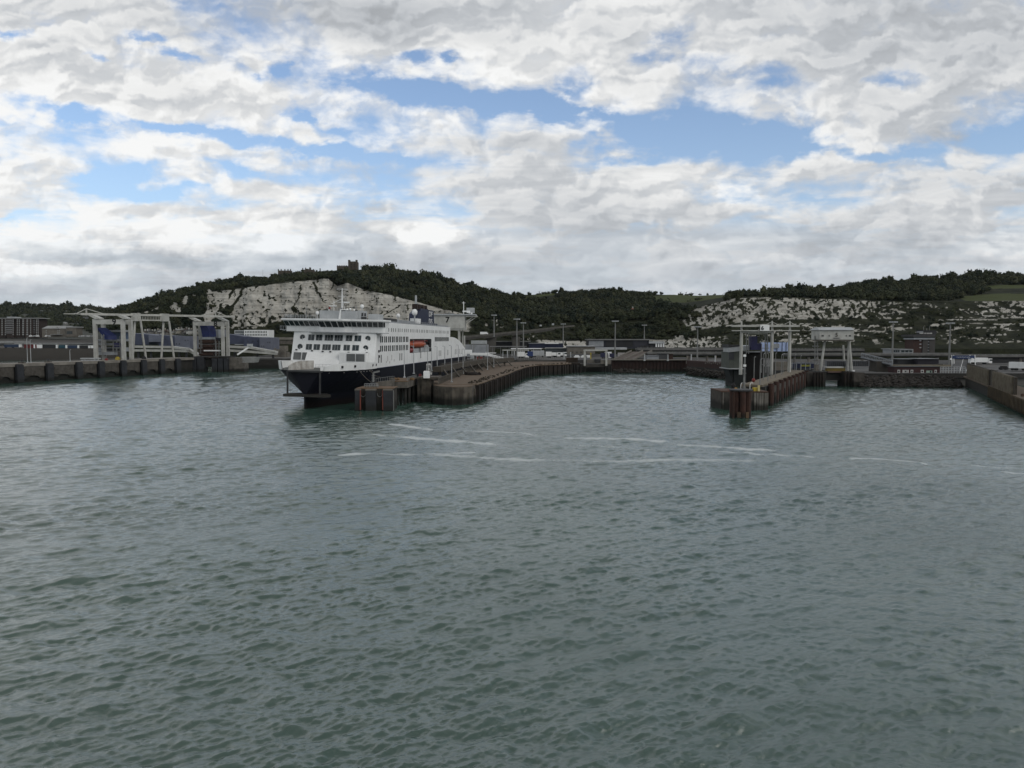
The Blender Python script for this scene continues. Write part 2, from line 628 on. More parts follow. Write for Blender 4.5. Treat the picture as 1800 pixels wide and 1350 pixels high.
def text(name, body, size, loc, rot, material, parent, depth=0.04, bold=0.0, align='CENTER', sx=1.0):
    cu = bpy.data.curves.new(name, 'FONT')
    cu.body = body
    cu.size = size
    cu.extrude = depth
    cu.offset = bold
    cu.align_x = align
    cu.align_y = 'CENTER'
    tmp = bpy.data.objects.new(name, cu)
    me = bpy.data.meshes.new_from_object(tmp)
    bpy.data.objects.remove(tmp)
    me.materials.clear()
    me.materials.append(material)
    o = bpy.data.objects.new(name, me)
    COL.objects.link(o)
    o.parent = parent
    o.location = loc
    o.rotation_euler = rot
    o.scale = (sx, 1, 1)
    return o


def grid_faces(nr, nc):
    i = np.arange(nr - 1)[:, None] * nc + np.arange(nc - 1)[None, :]
    return np.stack([i, i + 1, i + 1 + nc, i + nc], -1).reshape(-1, 4)
# ------------------------------------------------------------------ water
rows = np.concatenate([np.linspace(-160, 6, 12), np.linspace(8, 24, 40), 24.2 * (690 / 24.2) ** (np.linspace(0, 1, 1350))])
cols = np.linspace(-1, 1, 1350)
cols = 0.5 * cols + 0.5 * cols ** 3 * 1.0
cols = cols / cols.max()
Yg, Ug = np.meshgrid(rows, cols, indexing='ij')
Xg = Ug * (np.maximum(Yg, 0) * 1.12 + 60)
cell = np.maximum(np.gradient(rows)[:, None] * np.ones_like(Xg), np.gradient(Xg, axis=1))
Zg = np.zeros_like(Xg)
wr = np.random.default_rng(5)
amp_env = 0.42 + 1.15 * fbm((Xg + .4 * Yg) / 38.0 + 5, (Yg - .4 * Xg) / 15.0, 4, 3)
# gusts and lees: rougher left of the ferry, quieter in the far basins on the right
pxg = 900 + FPX * Xg / np.maximum(Yg, 1)
calm = sstep(Yg, 190, 300) * sstep(pxg, 760, 900)
amp_env = amp_env * (1 - 0.25 * calm) * (1 - 0.1 * sstep(Yg, 55, 250))
NW = 130
for k in range(NW):
    lam = 0.22 * (6.0 / 0.22) ** (wr.random() ** 1.35)
    u_ = wr.random()
    th = R(-64) + wr.normal(0, 0.26) if u_ < .48 else (R(-101) + wr.normal(0, 0.30) if u_ < .78 else R(-75) + wr.normal(0, 1.1))
    kx, ky = math.cos(th) * 2 * math.pi / lam, math.sin(th) * 2 * math.pi / lam
    a = 0.0060 * lam ** 0.74 * (0.7 + 0.6 * wr.random())
    ph = kx * Xg + ky * Yg + wr.random() * 6.283
    att = np.clip((lam / (cell * 2.2)) - 0.6, 0, 1)
    w_ = np.sin(ph)
    Zg += a * att * (w_ - 0.30 * np.cos(2 * ph))
Zg *= amp_env
Zg[:12] *= 0
wv = np.stack([Xg, Yg, Zg], -1).reshape(-1, 3)

# foam lines left by a departing ship: (points in the picture, width in m, strength)
FOAM = [([(660, 765), (700, 768), (745, 771), (800, 775), (860, 780)], 2.1, 1.0), ([(690, 746), (720, 750), (755, 755)], 2.3, 1.0),
        ([(600, 799), (660, 797), (730, 799), (800, 798), (830, 796)], 0.9, .9), ([(770, 800), (860, 806), (960, 809), (1080, 810), (1200, 809), (1320, 810)], 1.8, .72),
        ([(820, 758), (870, 759), (910, 760), (945, 766), (1005, 770)], 1.6, .85), ([(1000, 770), (1080, 771), (1110, 771), (1160, 775)], 1.9, 1.0),
        ([(1020, 783), (1080, 787), (1140, 792)], 1.2, .5), ([(1200, 782), (1260, 785), (1300, 788), (1350, 791)], 2.0, .95), ([(1270, 794), (1340, 799), (1430, 803)], 1.6, .7),
        ([(1500, 806), (1560, 808), (1620, 813)], 1.1, .8), ([(1650, 816), (1720, 819), (1800, 824)], 1.1, .5), ([(1768, 830), (1840, 835)], 1.2, .8),
        ([(825, 716), (870, 718), (895, 724)], 0.8, .7), ([(485, 806), (520, 800), (560, 803)], 1.0, .35), ([(90, 679), (160, 676)], 1.5, .9), ([(330, 668), (400, 664), (470, 657)], 1.6, .7),
        ([(440, 654), (500, 655), (520, 662)], 3.0, .35)]
foam = np.zeros_like(Xg)
for pts, wd, stg in FOAM:
    wd *= 0.8; stg *= 1.08
    q = [PZ(a, b, 0) for a, b in pts]
    for p0, p1 in zip(q[:-1], q[1:]):
        d = np.array([p1.x - p0.x, p1.y - p0.y]); L2 = d @ d
        lo = min(p0.y, p1.y) - 12; hi = max(p0.y, p1.y) + 12
        r0, r1 = np.searchsorted(rows, lo), np.searchsorted(rows, hi)
        xs, ys = Xg[r0:r1], Yg[r0:r1]
        wob_ = (fbm(xs / 9, ys / 9, 3, 31) - .5) * 2.6
        t = np.clip(((xs - p0.x) * d[0] + (ys - p0.y) * d[1]) / L2, 0, 1)
        dd = np.hypot(xs - p0.x - t * d[0], ys + wob_ - p0.y - t * d[1])
        val = (0.75 * np.exp(-(dd / (wd * 0.7)) ** 2) + .4 * np.exp(-(dd / (wd * 2.4)) ** 2)) * stg * (0.62 + .5 * sstep(fbm(xs / 9, ys / 14, 4, 77), .24, .58))
        foam[r0:r1] = np.maximum(foam[r0:r1], val)
m, t, b = principled('sea_water')
geo = t.node('ShaderNodeNewGeometry')
pos = geo.outputs['Position']
fa = t.node('ShaderNodeAttribute', attribute_name='foam')
f1 = t.noise(pos, 0.55, 7, 0.68)
f2 = t.noise(pos, 3.0, 4, 0.6)
fm = t.add(fa.outputs['Fac'], t.add(t.mul(t.sub(f1, 0.5), 0.9), t.mul(t.sub(f2, 0.5), 0.6)))
fmask = t.mul(t.step(fm, 0.22, 1.2), t.mul(t.step(fa.outputs['Fac'], 0.02, 0.2), 0.72))
patch = t.noise(pos, 0.018, 3, 0.5)
wcol = t.mix(t.step(patch, 0.3, 0.7), (0.031, 0.068, 0.053), (0.043, 0.086, 0.068))
t.put(b.inputs['Base Color'], t.mix(fmask, wcol, (0.62, 0.66, 0.66)))
t.put(b.inputs['Roughness'], t.mixf(fmask, 0.10, 0.7))
b.inputs['IOR'].default_value = 2.0
_, pos_y, _ = t.sep(pos)
bn = t.node('ShaderNodeBump')
bn.inputs['Strength'].default_value = 0.9
t.put(bn.inputs['Distance'], t.mixf(t.step(pos_y, 50, 260), 0.050, 0.06))
rp = t.v('MULTIPLY', pos, (1.0, 1.35, 1.0))
rv = t.node('ShaderNodeVectorRotate', rotation_type='Z_AXIS')
rv.inputs['Angle'].default_value = R(22)
t.put(rv.inputs['Vector'], pos)
rp = t.v('MULTIPLY', rv.outputs[0], (0.75, 1.7, 1.0))
h1 = t.noise(rp, 2.1, 5, 0.64, dist=0.6)
h2 = t.noise(rp, 8.0, 4, 0.65, dist=0.5)
ridge = t.m('ABSOLUTE', t.sub(h1, 0.5))
hh_ = t.add(t.mul(t.sub(0.5, ridge), 1.1), t.mul(h2, 0.42))
gust = t.step(t.noise(pos, 0.03, 3, 0.55), 0.3, 0.7)
t.put(bn.inputs['Height'], t.mul(hh_, t.add(0.55, t.mul(gust, 0.6))))
t.put(b.inputs['Normal'], bn.outputs[0])
water = np_mesh('water', wv, grid_faces(len(rows), len(cols)), m)
attr(water, 'foam', foam)
tag(water, 'grey green harbour water ruffled by small waves with thin foam lines', 'water', kind='structure')
# ------------------------------------------------------------------ terrain
def interp_cols(table, px):
    xs = [r[0] for r in table]
    n = len(table[0]) - 1
    return [np.interp(px, xs, [r[1 + k] for r in table]) for k in range(n)]


# columns: px, then (Y, py) for base, foot, cliff top / mid slope, skyline
CLIFF = [
    (186, 700, 592, 702, 580, 705, 560, 720, 549),
    (215, 690, 597, 705, 575, 730, 555, 790, 543),
    (250, 680, 600, 705, 575, 735, 550, 850, 530),
    (300, 680, 604, 705, 578, 735, 535, 880, 517),
    (350, 680, 606, 705, 580, 728, 514, 900, 503),
    (400, 680, 607, 700, 583, 724, 508, 930, 494),
    (450, 680, 607, 698, 583, 722, 503, 960, 491),
    (500, 680, 608, 696, 584, 720, 497, 980, 485),
    (560, 680, 608, 695, 584, 716, 490, 1000, 480),
    (576, 680, 608, 695, 584, 716, 489, 1000, 478),
    (592, 680, 608, 695, 584, 730, 502, 1000, 475),
    (610, 680, 608, 695, 584, 716, 496, 1000, 473),
    (640, 680, 608, 695, 583, 716, 509, 1000, 474),
    (690, 680, 609, 695, 582, 716, 519, 1000, 477),
    (730, 680, 609, 695, 582, 712, 530, 1000, 481),
    (760, 680, 610, 695, 582, 712, 538, 1000, 485),
    (800, 670, 611, 690, 583, 712, 548, 1010, 497),
    (850, 650, 613, 680, 590, 720, 560, 1010, 509),
    (900, 640, 614, 672, 596, 740, 566, 1010, 518),
    (935, 640, 614, 668, 598, 745, 566, 1040, 518),
    (980, 640, 614, 664, 600, 750, 563, 1050, 515),
    (1050, 640, 614, 660, 602, 750, 560, 1050, 512),
    (1100, 635, 614, 655, 602, 745, 560, 1060, 513),
    (1150, 625, 614, 650, 601, 735, 556, 1080, 517),
    (1200, 610, 614, 640, 596, 715, 548, 1100, 519),
    (1240, 600, 614, 630, 592, 690, 536, 1100, 519),
    (1290, 580, 613, 620, 582, 672, 524, 1080, 518),
    (1340, 570, 613, 610, 577, 665, 522, 1000, 515),
    (1400, 560, 613, 605, 574, 662, 523, 980, 510),
    (1500, 545, 613, 600, 572, 660, 527, 980, 501),
    (1600, 535, 613, 596, 571, 656, 531, 980, 491),
    (1700, 525, 614, 590, 570, 650, 530, 990, 486),
    (1800, 520, 614, 585, 570, 645, 527, 1000, 485),
    (2080, 510, 614, 580, 570, 640, 525, 1000, 487),
]


def surf(px, q):
    """design point of the near hills: column px, q 0..3 from base to skyline -> Y, py"""
    c = interp_cols(CLIFF, px)
    Ys = np.stack(c[0::2]); pys = np.stack(c[1::2])
    qi = np.clip(np.floor(q).astype(int), 0, 2); f = q - qi
    ix = np.arange(len(px)) if np.ndim(px) == 1 else None
    Y0 = np.take_along_axis(Ys, qi[None], 0)[0]; Y1 = np.take_along_axis(Ys, qi[None] + 1, 0)[0]
    p0 = np.take_along_axis(pys, qi[None], 0)[0]; p1 = np.take_along_axis(pys, qi[None] + 1, 0)[0]
    return Y0 + (Y1 - Y0) * f, p0 + (p1 - p0) * f


def to_world(px, py, Y):
    a = (px - 900.0) / FPX; bb = (675.0 - py) / FPX
    t_ = Y / (CT + bb * ST)
    return a * t_, Y, CAM_H + t_ * (bb * CT - ST)


def inpoly(px, py, poly):
    ins = np.zeros(np.shape(px), bool)
    n = len(poly)
    for i in range(n):
        x0, y0 = poly[i]; x1, y1 = poly[(i + 1) % n]
        c = ((y0 > py) != (y1 > py)) & (px < (x1 - x0) * (py - y0) / (y1 - y0 + 1e-9) + x0)
        ins ^= c
    return ins


FIELDS = [[(1140, 522), (1190, 515), (1275, 514), (1283, 522), (1262, 524), (1205, 532), (1165, 532)],
          [(920, 521), (975, 515), (975, 519), (922, 524)],
          [(1678, 522), (1740, 517), (1830, 515), (2080, 515), (2080, 527), (1760, 529), (1700, 529)],
          [(1340, 507), (1500, 501), (1500, 506), (1345, 513)], [(1500, 508), (1552, 509), (1552, 513), (1500, 513)],
          [(1730, 502), (1800, 501), (1900, 501), (1900, 507), (1735, 508)], [(1560, 492), (1600, 489), (1605, 494), (1560, 496)]]


def veg_chalk(px, py, q):
    """share of bare chalk and of meadow at a design point"""
    wx = px + (fbm(px / 14, py / 14, 3, 5) - .5) * 22
    wy = py + (fbm(px / 14 + 9, py / 14, 3, 6) - .5) * 12
    n = fbm(px / 4.6, py / 4.0, 5, 41, .6)
    nb = fbm(px / 30.0, py / 16.0, 3, 47)
    chalk = np.zeros(np.shape(px))
    cliffband = sstep(q, 1.0, 1.12) * (1 - sstep(q, 1.97, 2.02))
    # the tall castle cliff
    L = sstep(.5 * wx + .5 * px, 354, 366) * (1 - sstep(px, 800, 850)) * cliffband
    low = sstep(py, 535, 572) * (1 - sstep(px, 610, 720))
    chalk = np.maximum(chalk, L * (1 - sstep(n - 0.5, 0.13, 0.2)) * (1 - low * sstep(n, 0.44, 0.54) * 0.95))
    # joints running down the face
    for (xa, ya, xb, yb, wd) in [(548, 495, 562, 522, 2.6), (408, 506, 378, 556, 3.0), (428, 505, 400, 552, 3.2), (385, 508, 366, 545, 2.2), (530, 500, 517, 545, 1.3), (562, 522, 570, 532, 1.2), (705, 535, 672, 556, 1.6), (590, 492, 580, 510, 1.2)]:
        tt = np.clip((py - ya) / (yb - ya), 0, 1)
        xx = xa + (xb - xa) * tt + (fbm(py / 6, py * 0 + xa, 3, 8) - .5) * 9
        inside = (py > ya) & (py < yb)
        chalk = np.where(inside, chalk * sstep(np.abs(px - xx), wd * .4, wd * 1.3), chalk)
    # bushes at the foot (behind the ferry's bridge)
    chalk *= 1 - ((py > 548 + 14 * np.abs((px - 540) / 38.) ** .8) & (px > 515) & (px < 585)).astype(float) * 0
    for (cx, cy, rx, ry) in [(528, 560, 9, 12), (572, 556, 14, 12), (490, 575, 26, 10), (470, 590, 60, 9), (350, 540, 13, 16), (392, 560, 12, 9), (398, 545, 7, 9), (546, 570, 40, 9), (516, 543, 6, 5)]:
        chalk = chalk * sstep(((wx * .5 + px * .5 - cx) / rx) ** 2 + ((py - cy) / ry) ** 2, .7, 1.2)
    # outcrops in the wood west of it
    for (cx, cy, rx, ry) in [(272, 541, 9, 6), (304, 534, 8, 13), (326, 526, 6, 9), (366, 514, 9, 6), (376, 540, 9, 12), (388, 522, 12, 12), (344, 518, 8, 3), (256, 549, 5, 3), (238, 550, 9, 3), (366, 556, 9, 12), (312, 545, 5, 6)]:
        d = ((wx * .5 + px * .5 - cx) / rx) ** 2 + ((wy * .5 + py * .5 - cy) / ry) ** 2
        chalk = np.maximum(chalk, (1 - sstep(d, 0.7, 1.1)) * (1 - sstep(n, 0.60, 0.68)))
    # right-hand cliff, upper face
    Rr = sstep(wx + (py - 545) * .4, 1195, 1225)
    up = Rr * cliffband * sstep(q, 1.15, 1.3)
    dens = 0.53 - 0.06 * sstep(px, 1480, 1560) - 0.07 * sstep(px, 1560, 1640) * (1 - sstep(px, 1690, 1740)) + 0.02 * sstep(px, 1700, 1780)
    st = fbm(px / 22.0, py / 3.0, 4, 77, .6)
    nn = np.where(px > 1560, .6 * n + .4 * st, .9 * n + .1 * st)
    chalk = np.maximum(chalk, up * (1 - sstep(nn, dens - .03, dens + .04)))
    # pale ledge along the bottom of that face and the white brow above
    led = np.exp(-((py - (570 + (px - 1400) * -0.02)) / 2.6) ** 2) * sstep(px, 1230, 1260) * (1 - sstep(px, 1420, 1480))
    chalk = np.maximum(chalk, led * (n < .56))
    led2 = np.exp(-((py - 562) / 2.4) ** 2) * sstep(px, 1630, 1650) * (1 - sstep(px, 1745, 1770)) + np.exp(-((py - 558) / 2.6) ** 2) * sstep(px, 1770, 1790)
    chalk = np.maximum(chalk, led2 * (n < .58))
    brow = (1 - sstep(((wx - 1352) / 38) ** 2 + ((py - 515 + (px - 1352) * .02) / 4) ** 2, .7, 1.1))
    chalk = np.maximum(chalk, brow * (n < .6))
    brow2 = np.exp(-((py - 529) / 1.6) ** 2) * sstep(px, 1745, 1770)
    chalk = np.maximum(chalk, brow2 * (n < .6))
    # rubble aprons and low scars
    rub = sstep(q, 0.05, 0.3) * (1 - sstep(q, 1.0, 1.15)) * sstep(px, 1290, 1320)
    d2 = np.where(px < 1480, .46, .415)
    chalk = np.maximum(chalk, rub * (1 - sstep(.45 * n + .55 * st, d2 - .02, d2 + .05)))
    rub2 = sstep(px, 1165, 1200) * (1 - sstep(px, 1265, 1300)) * (py > 590) * (py < 612)
    chalk = np.maximum(chalk, rub2 * (1 - sstep(n, .5, .58)))
    rub3 = sstep(px, 930, 960) * (1 - sstep(px, 1180, 1195)) * (py > 597.5 - (px - 1060) * .008) * (py < 613)
    chalk = np.maximum(chalk, rub3 * (1 - sstep(n, .55, .62)))
    rub4 = (1 - sstep(((wx - 880) / 36) ** 2 + ((wy - 562) / 14) ** 2, .5, 1.2)) * (n < .40) + (1 - sstep(((wx - 925) / 22) ** 2 + ((wy - 592) / 7) ** 2, .5, 1.1)) * (n < .48)
    chalk = np.maximum(chalk, np.clip(rub4, 0, 1) * (px < 960))
    chalk = chalk * (1 - (.20 + .24 * fbm(px / 18, py / 9, 3, 123)) * sstep(px, 1150, 1250))
    meadow = np.zeros(np.shape(px))
    for f in FIELDS:
        meadow = np.maximum(meadow, inpoly(px, py, f).astype(float))
    return np.clip(chalk, 0, 1), meadow


def chalk_material(name):
    m, t, b = principled(name)
    geo = t.node('ShaderNodeNewGeometry')
    pos = geo.outputs['Position']
    ca = t.node('ShaderNodeAttribute', attribute_name='chalk').outputs['Fac']
    ma = t.node('ShaderNodeAttribute', attribute_name='meadow').outputs['Fac']
    # flint bands run level through the chalk
    bandv = t.v('MULTIPLY', pos, (0.015, 0.015, 0.62))
    band = t.noise(bandv, 1.0, 5, 0.65, dist=0.15)
    blotch = t.noise(pos, 0.06, 6, 0.62)
    ch = t.mix(t.step(band, 0.40, 0.62), (0.36, 0.35, 0.315), (0.48, 0.47, 0.43))
    ch = t.mix(t.mul(t.step(blotch, 0.45, 0.7), 0.55), ch, (0.24, 0.225, 0.195))
    fine = t.noise(pos, 0.5, 5, 0.65)
    ch = t.mix(t.mul(t.step(fine, 0.5, 0.75), 0.5), ch, (0.19, 0.18, 0.155))
    vst = t.noise(t.v('MULTIPLY', pos, (0.11, 0.11, 0.012)), 1.0, 5, 0.65, dist=0.3)  # upright streaks: shade of the fractures put into the chalk colour
    ch = t.mix(t.mul(t.step(vst, 0.50, 0.68), 0.5), ch, (0.20, 0.19, 0.165))
    gv = t.noise(pos, 0.09, 6, 0.6)
    scrub = t.mix(t.step(gv, 0.35, 0.65), (0.015, 0.018, 0.011), (0.032, 0.035, 0.020))
    scrub = t.mix(t.step(t.noise(pos, 0.35, 4, 0.6), 0.52, 0.72), scrub, (0.012, 0.013, 0.009))
    grass = t.mix(t.noise(pos, 0.03, 4), (0.050, 0.064, 0.024), (0.068, 0.076, 0.031))
    edge = t.add(ca, t.mul(t.sub(t.noise(pos, 0.30, 6, 0.68), 0.5), 0.9))
    c = t.mix(t.step(edge, 0.36, 0.74), scrub, ch)
    c = t.mix(ma, c, grass)
    t.put(b.inputs['Base Color'], c)
    b.inputs['Roughness'].default_value = 0.95
    b.inputs['Specular IOR Level'].default_value = 0.1
    bn = t.node('ShaderNodeBump')
    bn.inputs['Strength'].default_value = 0.7
    bn.inputs['Distance'].default_value = 1.2
    t.put(bn.inputs['Height'], t.add(t.noise(pos, 0.35, 6, 0.65), t.mul(band, 0.5)))
    t.put(b.inputs['Normal'], bn.outputs[0])
    return m


hill_mat = chalk_material('chalk_and_scrub')
ncol = 1500
pxc = np.concatenate([np.linspace(186, 1840, ncol - 60), np.linspace(1845, 2080, 60)])
qq = np.concatenate([np.linspace(0, 1, 34)[:-1], np.linspace(1, 2, 90)[:-1], np.linspace(2, 3, 60)])
PXm, Qm = np.meshgrid(pxc, qq, indexing='xy')
Yd, pyd = surf(PXm.ravel(), Qm.ravel())
pxd = PXm.ravel(); qd = Qm.ravel()
chalk, meadow = veg_chalk(pxd, pyd, qd)
X_, Y_, Z_ = to_world(pxd, pyd, Yd)
# buttresses, gullies and ledges on the cliff faces
cliffness = sstep(qd, 0.9, 1.15) * (1 - sstep(qd, 1.95, 2.1)) * np.maximum(sstep(pxd, 330, 420) * (1 - sstep(pxd, 800, 850)), sstep(pxd, 1200, 1260))
depth = (fbm(X_ / 14 + 3, Z_ / 60, 4, 91) - .5) * 16 + (fbm(X_ / 70, Z_ / 2.2, 4, 92) - .5) * 2.6 + (fbm(X_ / 6, Z_ / 5, 4, 93) - .5) * 5
Y_ = Y_ + depth * cliffness
rest = 1 - cliffness
Z_ = Z_ + (fbm(X_ / 25, Y_ / 25, 4, 95) - .5) * 3.0 * rest * sstep(qd, 0.05, 0.4)
nq = len(qq)
front = np.stack([X_, Y_, Z_], -1).reshape(nq, len(pxc), 3)
# the ground behind the skyline
last = front[-1]
back1 = last.copy(); s_ = 1 + 260 / last[:, 1]; back1[:, 0] *= s_; back1[:, 1] *= s_; back1[:, 2] -= 4
back2 = last.copy(); s_ = 1 + 900 / last[:, 1]; back2[:, 0] *= s_; back2[:, 1] *= s_; back2[:, 2] -= 30
base0 = front[0].copy(); base0[:, 2] = 3.0
allv = np.concatenate([base0[None], front, back1[None], back2[None]])
hills = np_mesh('hills', allv.reshape(-1, 3), grid_faces(len(allv), len(pxc)), hill_mat)
pad = lambda a: np.concatenate([a.reshape(nq, -1)[:1] * 0, a.reshape(nq, -1), a.reshape(nq, -1)[-1:] * 0, a.reshape(nq, -1)[-1:] * 0])
attr(hills, 'chalk', pad(chalk)); attr(hills, 'meadow', pad(meadow))
tag(hills, 'white chalk cliffs and scrub covered hills behind the port', 'hill', kind='structure')

# far hills over the town on the left
FAR = [(-420, 690, 612, 860, 597, 1300, 577, 2300, 538), (0, 690, 612, 860, 597, 1300, 577, 2300, 538), (60, 690, 612, 870, 597, 1300, 577, 2300, 538), (120, 690, 612, 880, 597, 1300, 577, 2350, 540),
       (170, 690, 612, 880, 597, 1300, 578, 2400, 543), (230, 690, 612, 880, 598, 1250, 582, 2400, 547), (330, 690, 612, 860, 600, 1100, 588, 2300, 553), (460, 690, 612, 800, 604, 1000, 594, 2000, 560)]


def surf_far(px, q):
    c = interp_cols(FAR, px)
    Ys = np.stack(c[0::2]); pys = np.stack(c[1::2])
    qi = np.clip(np.floor(q).astype(int), 0, 2); f = q - qi
    g = lambda A, k: np.take_along_axis(A, qi[None] + k, 0)[0]
    return g(Ys, 0) + (g(Ys, 1) - g(Ys, 0)) * f, g(pys, 0) + (g(pys, 1) - g(pys, 0)) * f


pxf = np.linspace(-420, 460, 300)
qf = np.linspace(0, 3, 60)
A_, B_ = np.meshgrid(pxf, qf)
Yd, pyd = surf_far(A_.ravel(), B_.ravel())
X2, Y2, Z2 = to_world(A_.ravel(), pyd, Yd)
Z2 = Z2 + (fbm(X2 / 160, Y2 / 160, 4, 21) - .5) * 22 * sstep(B_.ravel(), 1.6, 2.6)
fv = np.stack([X2, Y2, Z2], -1).reshape(len(qf), len(pxf), 3)
b0 = fv[0].copy(); b0[:, 2] = -1.0
bk = fv[-1].copy(); bk[:, :2] *= 1.3; bk[:, 2] -= 20
fv = np.concatenate([b0[None], fv, bk[None]])
m, t, b = principled('shingle_and_far_fields')
geo = t.node('ShaderNodeNewGeometry'); pos = geo.outputs['Position']
_, yy_, _ = t.sep(pos)
sh = t.mix(t.noise(pos, 0.05, 5), (0.032, 0.029, 0.026), (0.055, 0.05, 0.043))
gr = t.mix(t.noise(pos, 0.012, 5), (0.017, 0.021, 0.013), (0.03, 0.034, 0.019))
t.put(b.inputs['Base Color'], t.mix(t.step(t.add(yy_, t.mul(t.noise(pos, .02, 3), 90)), 880, 980), sh, gr))
b.inputs['Roughness'].default_value = 0.95
town_ground = np_mesh('beach_and_hillside', fv.reshape(-1, 3), grid_faces(len(fv), len(pxf)), m)
tag(town_ground, 'shingle seafront rising to low wooded hills behind the town', 'hill', kind='structure')

# land beyond everything, out to the horizon
m = mat('far_land', (0.035, 0.042, 0.026), (0.026, 0.03, 0.02), scale=0.004)
mb = MB(); mb.poly([(-9000, 2450, 6), (9000, 1500, 6), (9000, 14000, 6), (-9000, 14000, 6)])
tag(mb.build('ground', m), 'open country beyond the cliffs', 'ground', kind='structure')

# port ground: concrete and asphalt aprons
m, t, b = principled('port_apron')
geo = t.node('ShaderNodeNewGeometry'); pos = geo.outputs['Position']
n1 = t.noise(pos, 0.03, 5, 0.6); n2 = t.noise(pos, 0.5, 4, 0.6)
c = t.mix(t.step(n1, .42, .58), (0.045, 0.045, 0.044), (0.10, 0.098, 0.092))
c = t.mix(t.mul(t.step(n2, .5, .8), .4), c, (0.05, 0.047, 0.042))
t.put(b.inputs['Base Color'], c)
b.inputs['Roughness'].default_value = 0.9
apron = m
G1 = [(-200, 505), (-150, 500), (-60, 500), (-24, 474), (60, 463), (70, 463), (112, 461), (112, 760), (-330, 760), (-330, 692), (-200, 692)]
mb = MB(); mb.prism(G1, -2, 7.0)
tag(mb.build('ground', apron), 'grey concrete port apron behind the far quay', 'ground', kind='structure')
G2 = [(112.2, 449), (155, 389), (155.5, 322), (240, 322), (262, 345), (620, 345), (620, 700), (112.2, 700)]
mb = MB(); mb.prism(G2, -2, 5.0)
tag(mb.build('ground', apron), 'grey concrete lorry apron behind the rock bank', 'ground', kind='structure')
# ------------------------------------------------------------------ woods
def crown_proto(seed, n_leaf=95, lobes=6, squash=0.85):
    r = np.random.default_rng(seed)
    c = r.normal(0, 0.42, (lobes, 3)); c[:, 2] = np.abs(c[:, 2]) * .8 + r.uniform(-.15, .3, lobes)
    rad = r.uniform(.34, .62, lobes)
    vs, fs = [], []
    # inner mass: rough low-poly lobes
    for k in range(lobes):
        n, mm = 6, 4
        i0 = len(vs)
        for j in range(mm + 1):
            tt = -math.pi / 2 + math.pi * j / mm
            for q in range(n):
                a = 2 * math.pi * q / n + j * .4
                s = r.uniform(.75, 1.0) * rad[k] * .9
                vs.append(c[k] + s * np.array([math.cos(tt) * math.cos(a), math.cos(tt) * math.sin(a), math.sin(tt)]))
        for j in range(mm):
            for q in range(n):
                fs.append((i0 + j * n + q, i0 + j * n + (q + 1) % n, i0 + (j + 1) * n + (q + 1) % n, i0 + (j + 1) * n + q))
    for _ in range(n_leaf):
        k = r.integers(lobes)
        d = r.normal(0, 1, 3); d /= np.linalg.norm(d)
        if d[2] < -.35: d[2] *= -1
        p = c[k] + d * rad[k] * r.uniform(.85, 1.22)
        nrm = d + r.normal(0, .55, 3); nrm /= np.linalg.norm(nrm)
        u = np.cross(nrm, r.normal(0, 1, 3)); u /= np.linalg.norm(u)
        v = np.cross(nrm, u)
        s = r.uniform(.09, .2)
        i0 = len(vs)
        vs += [p + u * s, p + v * s * .8, p - u * s, p - v * s * .8]
        fs.append((i0, i0 + 1, i0 + 2, i0 + 3))
    vs = np.array(vs); vs[:, 2] *= squash; vs[:, 2] -= vs[:, 2].min() * .75
    return vs, np.array(fs)


PROTOS = [crown_proto(100 + k, n_leaf=[110, 80, 140, 95, 70][k % 5], lobes=[6, 4, 8, 5, 7][k % 5], squash=[.85, .7, .95, .8, 1.15][k % 5]) for k in range(10)]
m, t, b = principled('foliage')
geo = t.node('ShaderNodeNewGeometry'); pos = geo.outputs['Position']
hue = t.noise(pos, 0.03, 3, 0.5)
c = t.mix(t.step(hue, .35, .65), (0.017, 0.026, 0.018), (0.052, 0.060, 0.031))
c = t.mix(t.step(t.noise(pos, 0.11, 3), .52, .66), c, (0.068, 0.070, 0.038))
isl = geo.outputs['Random Per Island']
c = t.mix(t.mul(isl, 0.45), c, (0.014, 0.018, 0.013))
c = t.mix(t.mul(t.step(isl, .86, .97), .6), c, (0.05, 0.056, 0.032))
t.put(b.inputs['Base Color'], c)
b.inputs['Roughness'].default_value = 0.8
b.inputs['Specular IOR Level'].default_value = 0.15
foliage = m
bark = mat('bark', (0.05, 0.04, 0.03), rough=.9)


def plant_mass(name, X, Y, Z, r, label, seed=3, hs=None):
    rr = np.random.default_rng(seed)
    V_, F_, off = [], [], 0
    for k in range(len(X)):
        v, f = PROTOS[rr.integers(len(PROTOS))]
        a = rr.uniform(0, 6.283); ca, sa = math.cos(a), math.sin(a)
        s = r[k]; h = s * (rr.uniform(.8, 1.2) if hs is None else hs[k])
        w = np.empty_like(v)
        w[:, 0] = (v[:, 0] * ca - v[:, 1] * sa) * s + X[k]
        w[:, 1] = (v[:, 0] * sa + v[:, 1] * ca) * s + Y[k]
        w[:, 2] = v[:, 2] * h + Z[k] - .12 * s
        V_.append(w); F_.append(f + off); off += len(v)
    o = np_mesh(name, np.concatenate(V_), np.concatenate(F_), foliage, smooth=False)
    return tag(o, label, 'woodland', kind='stuff')


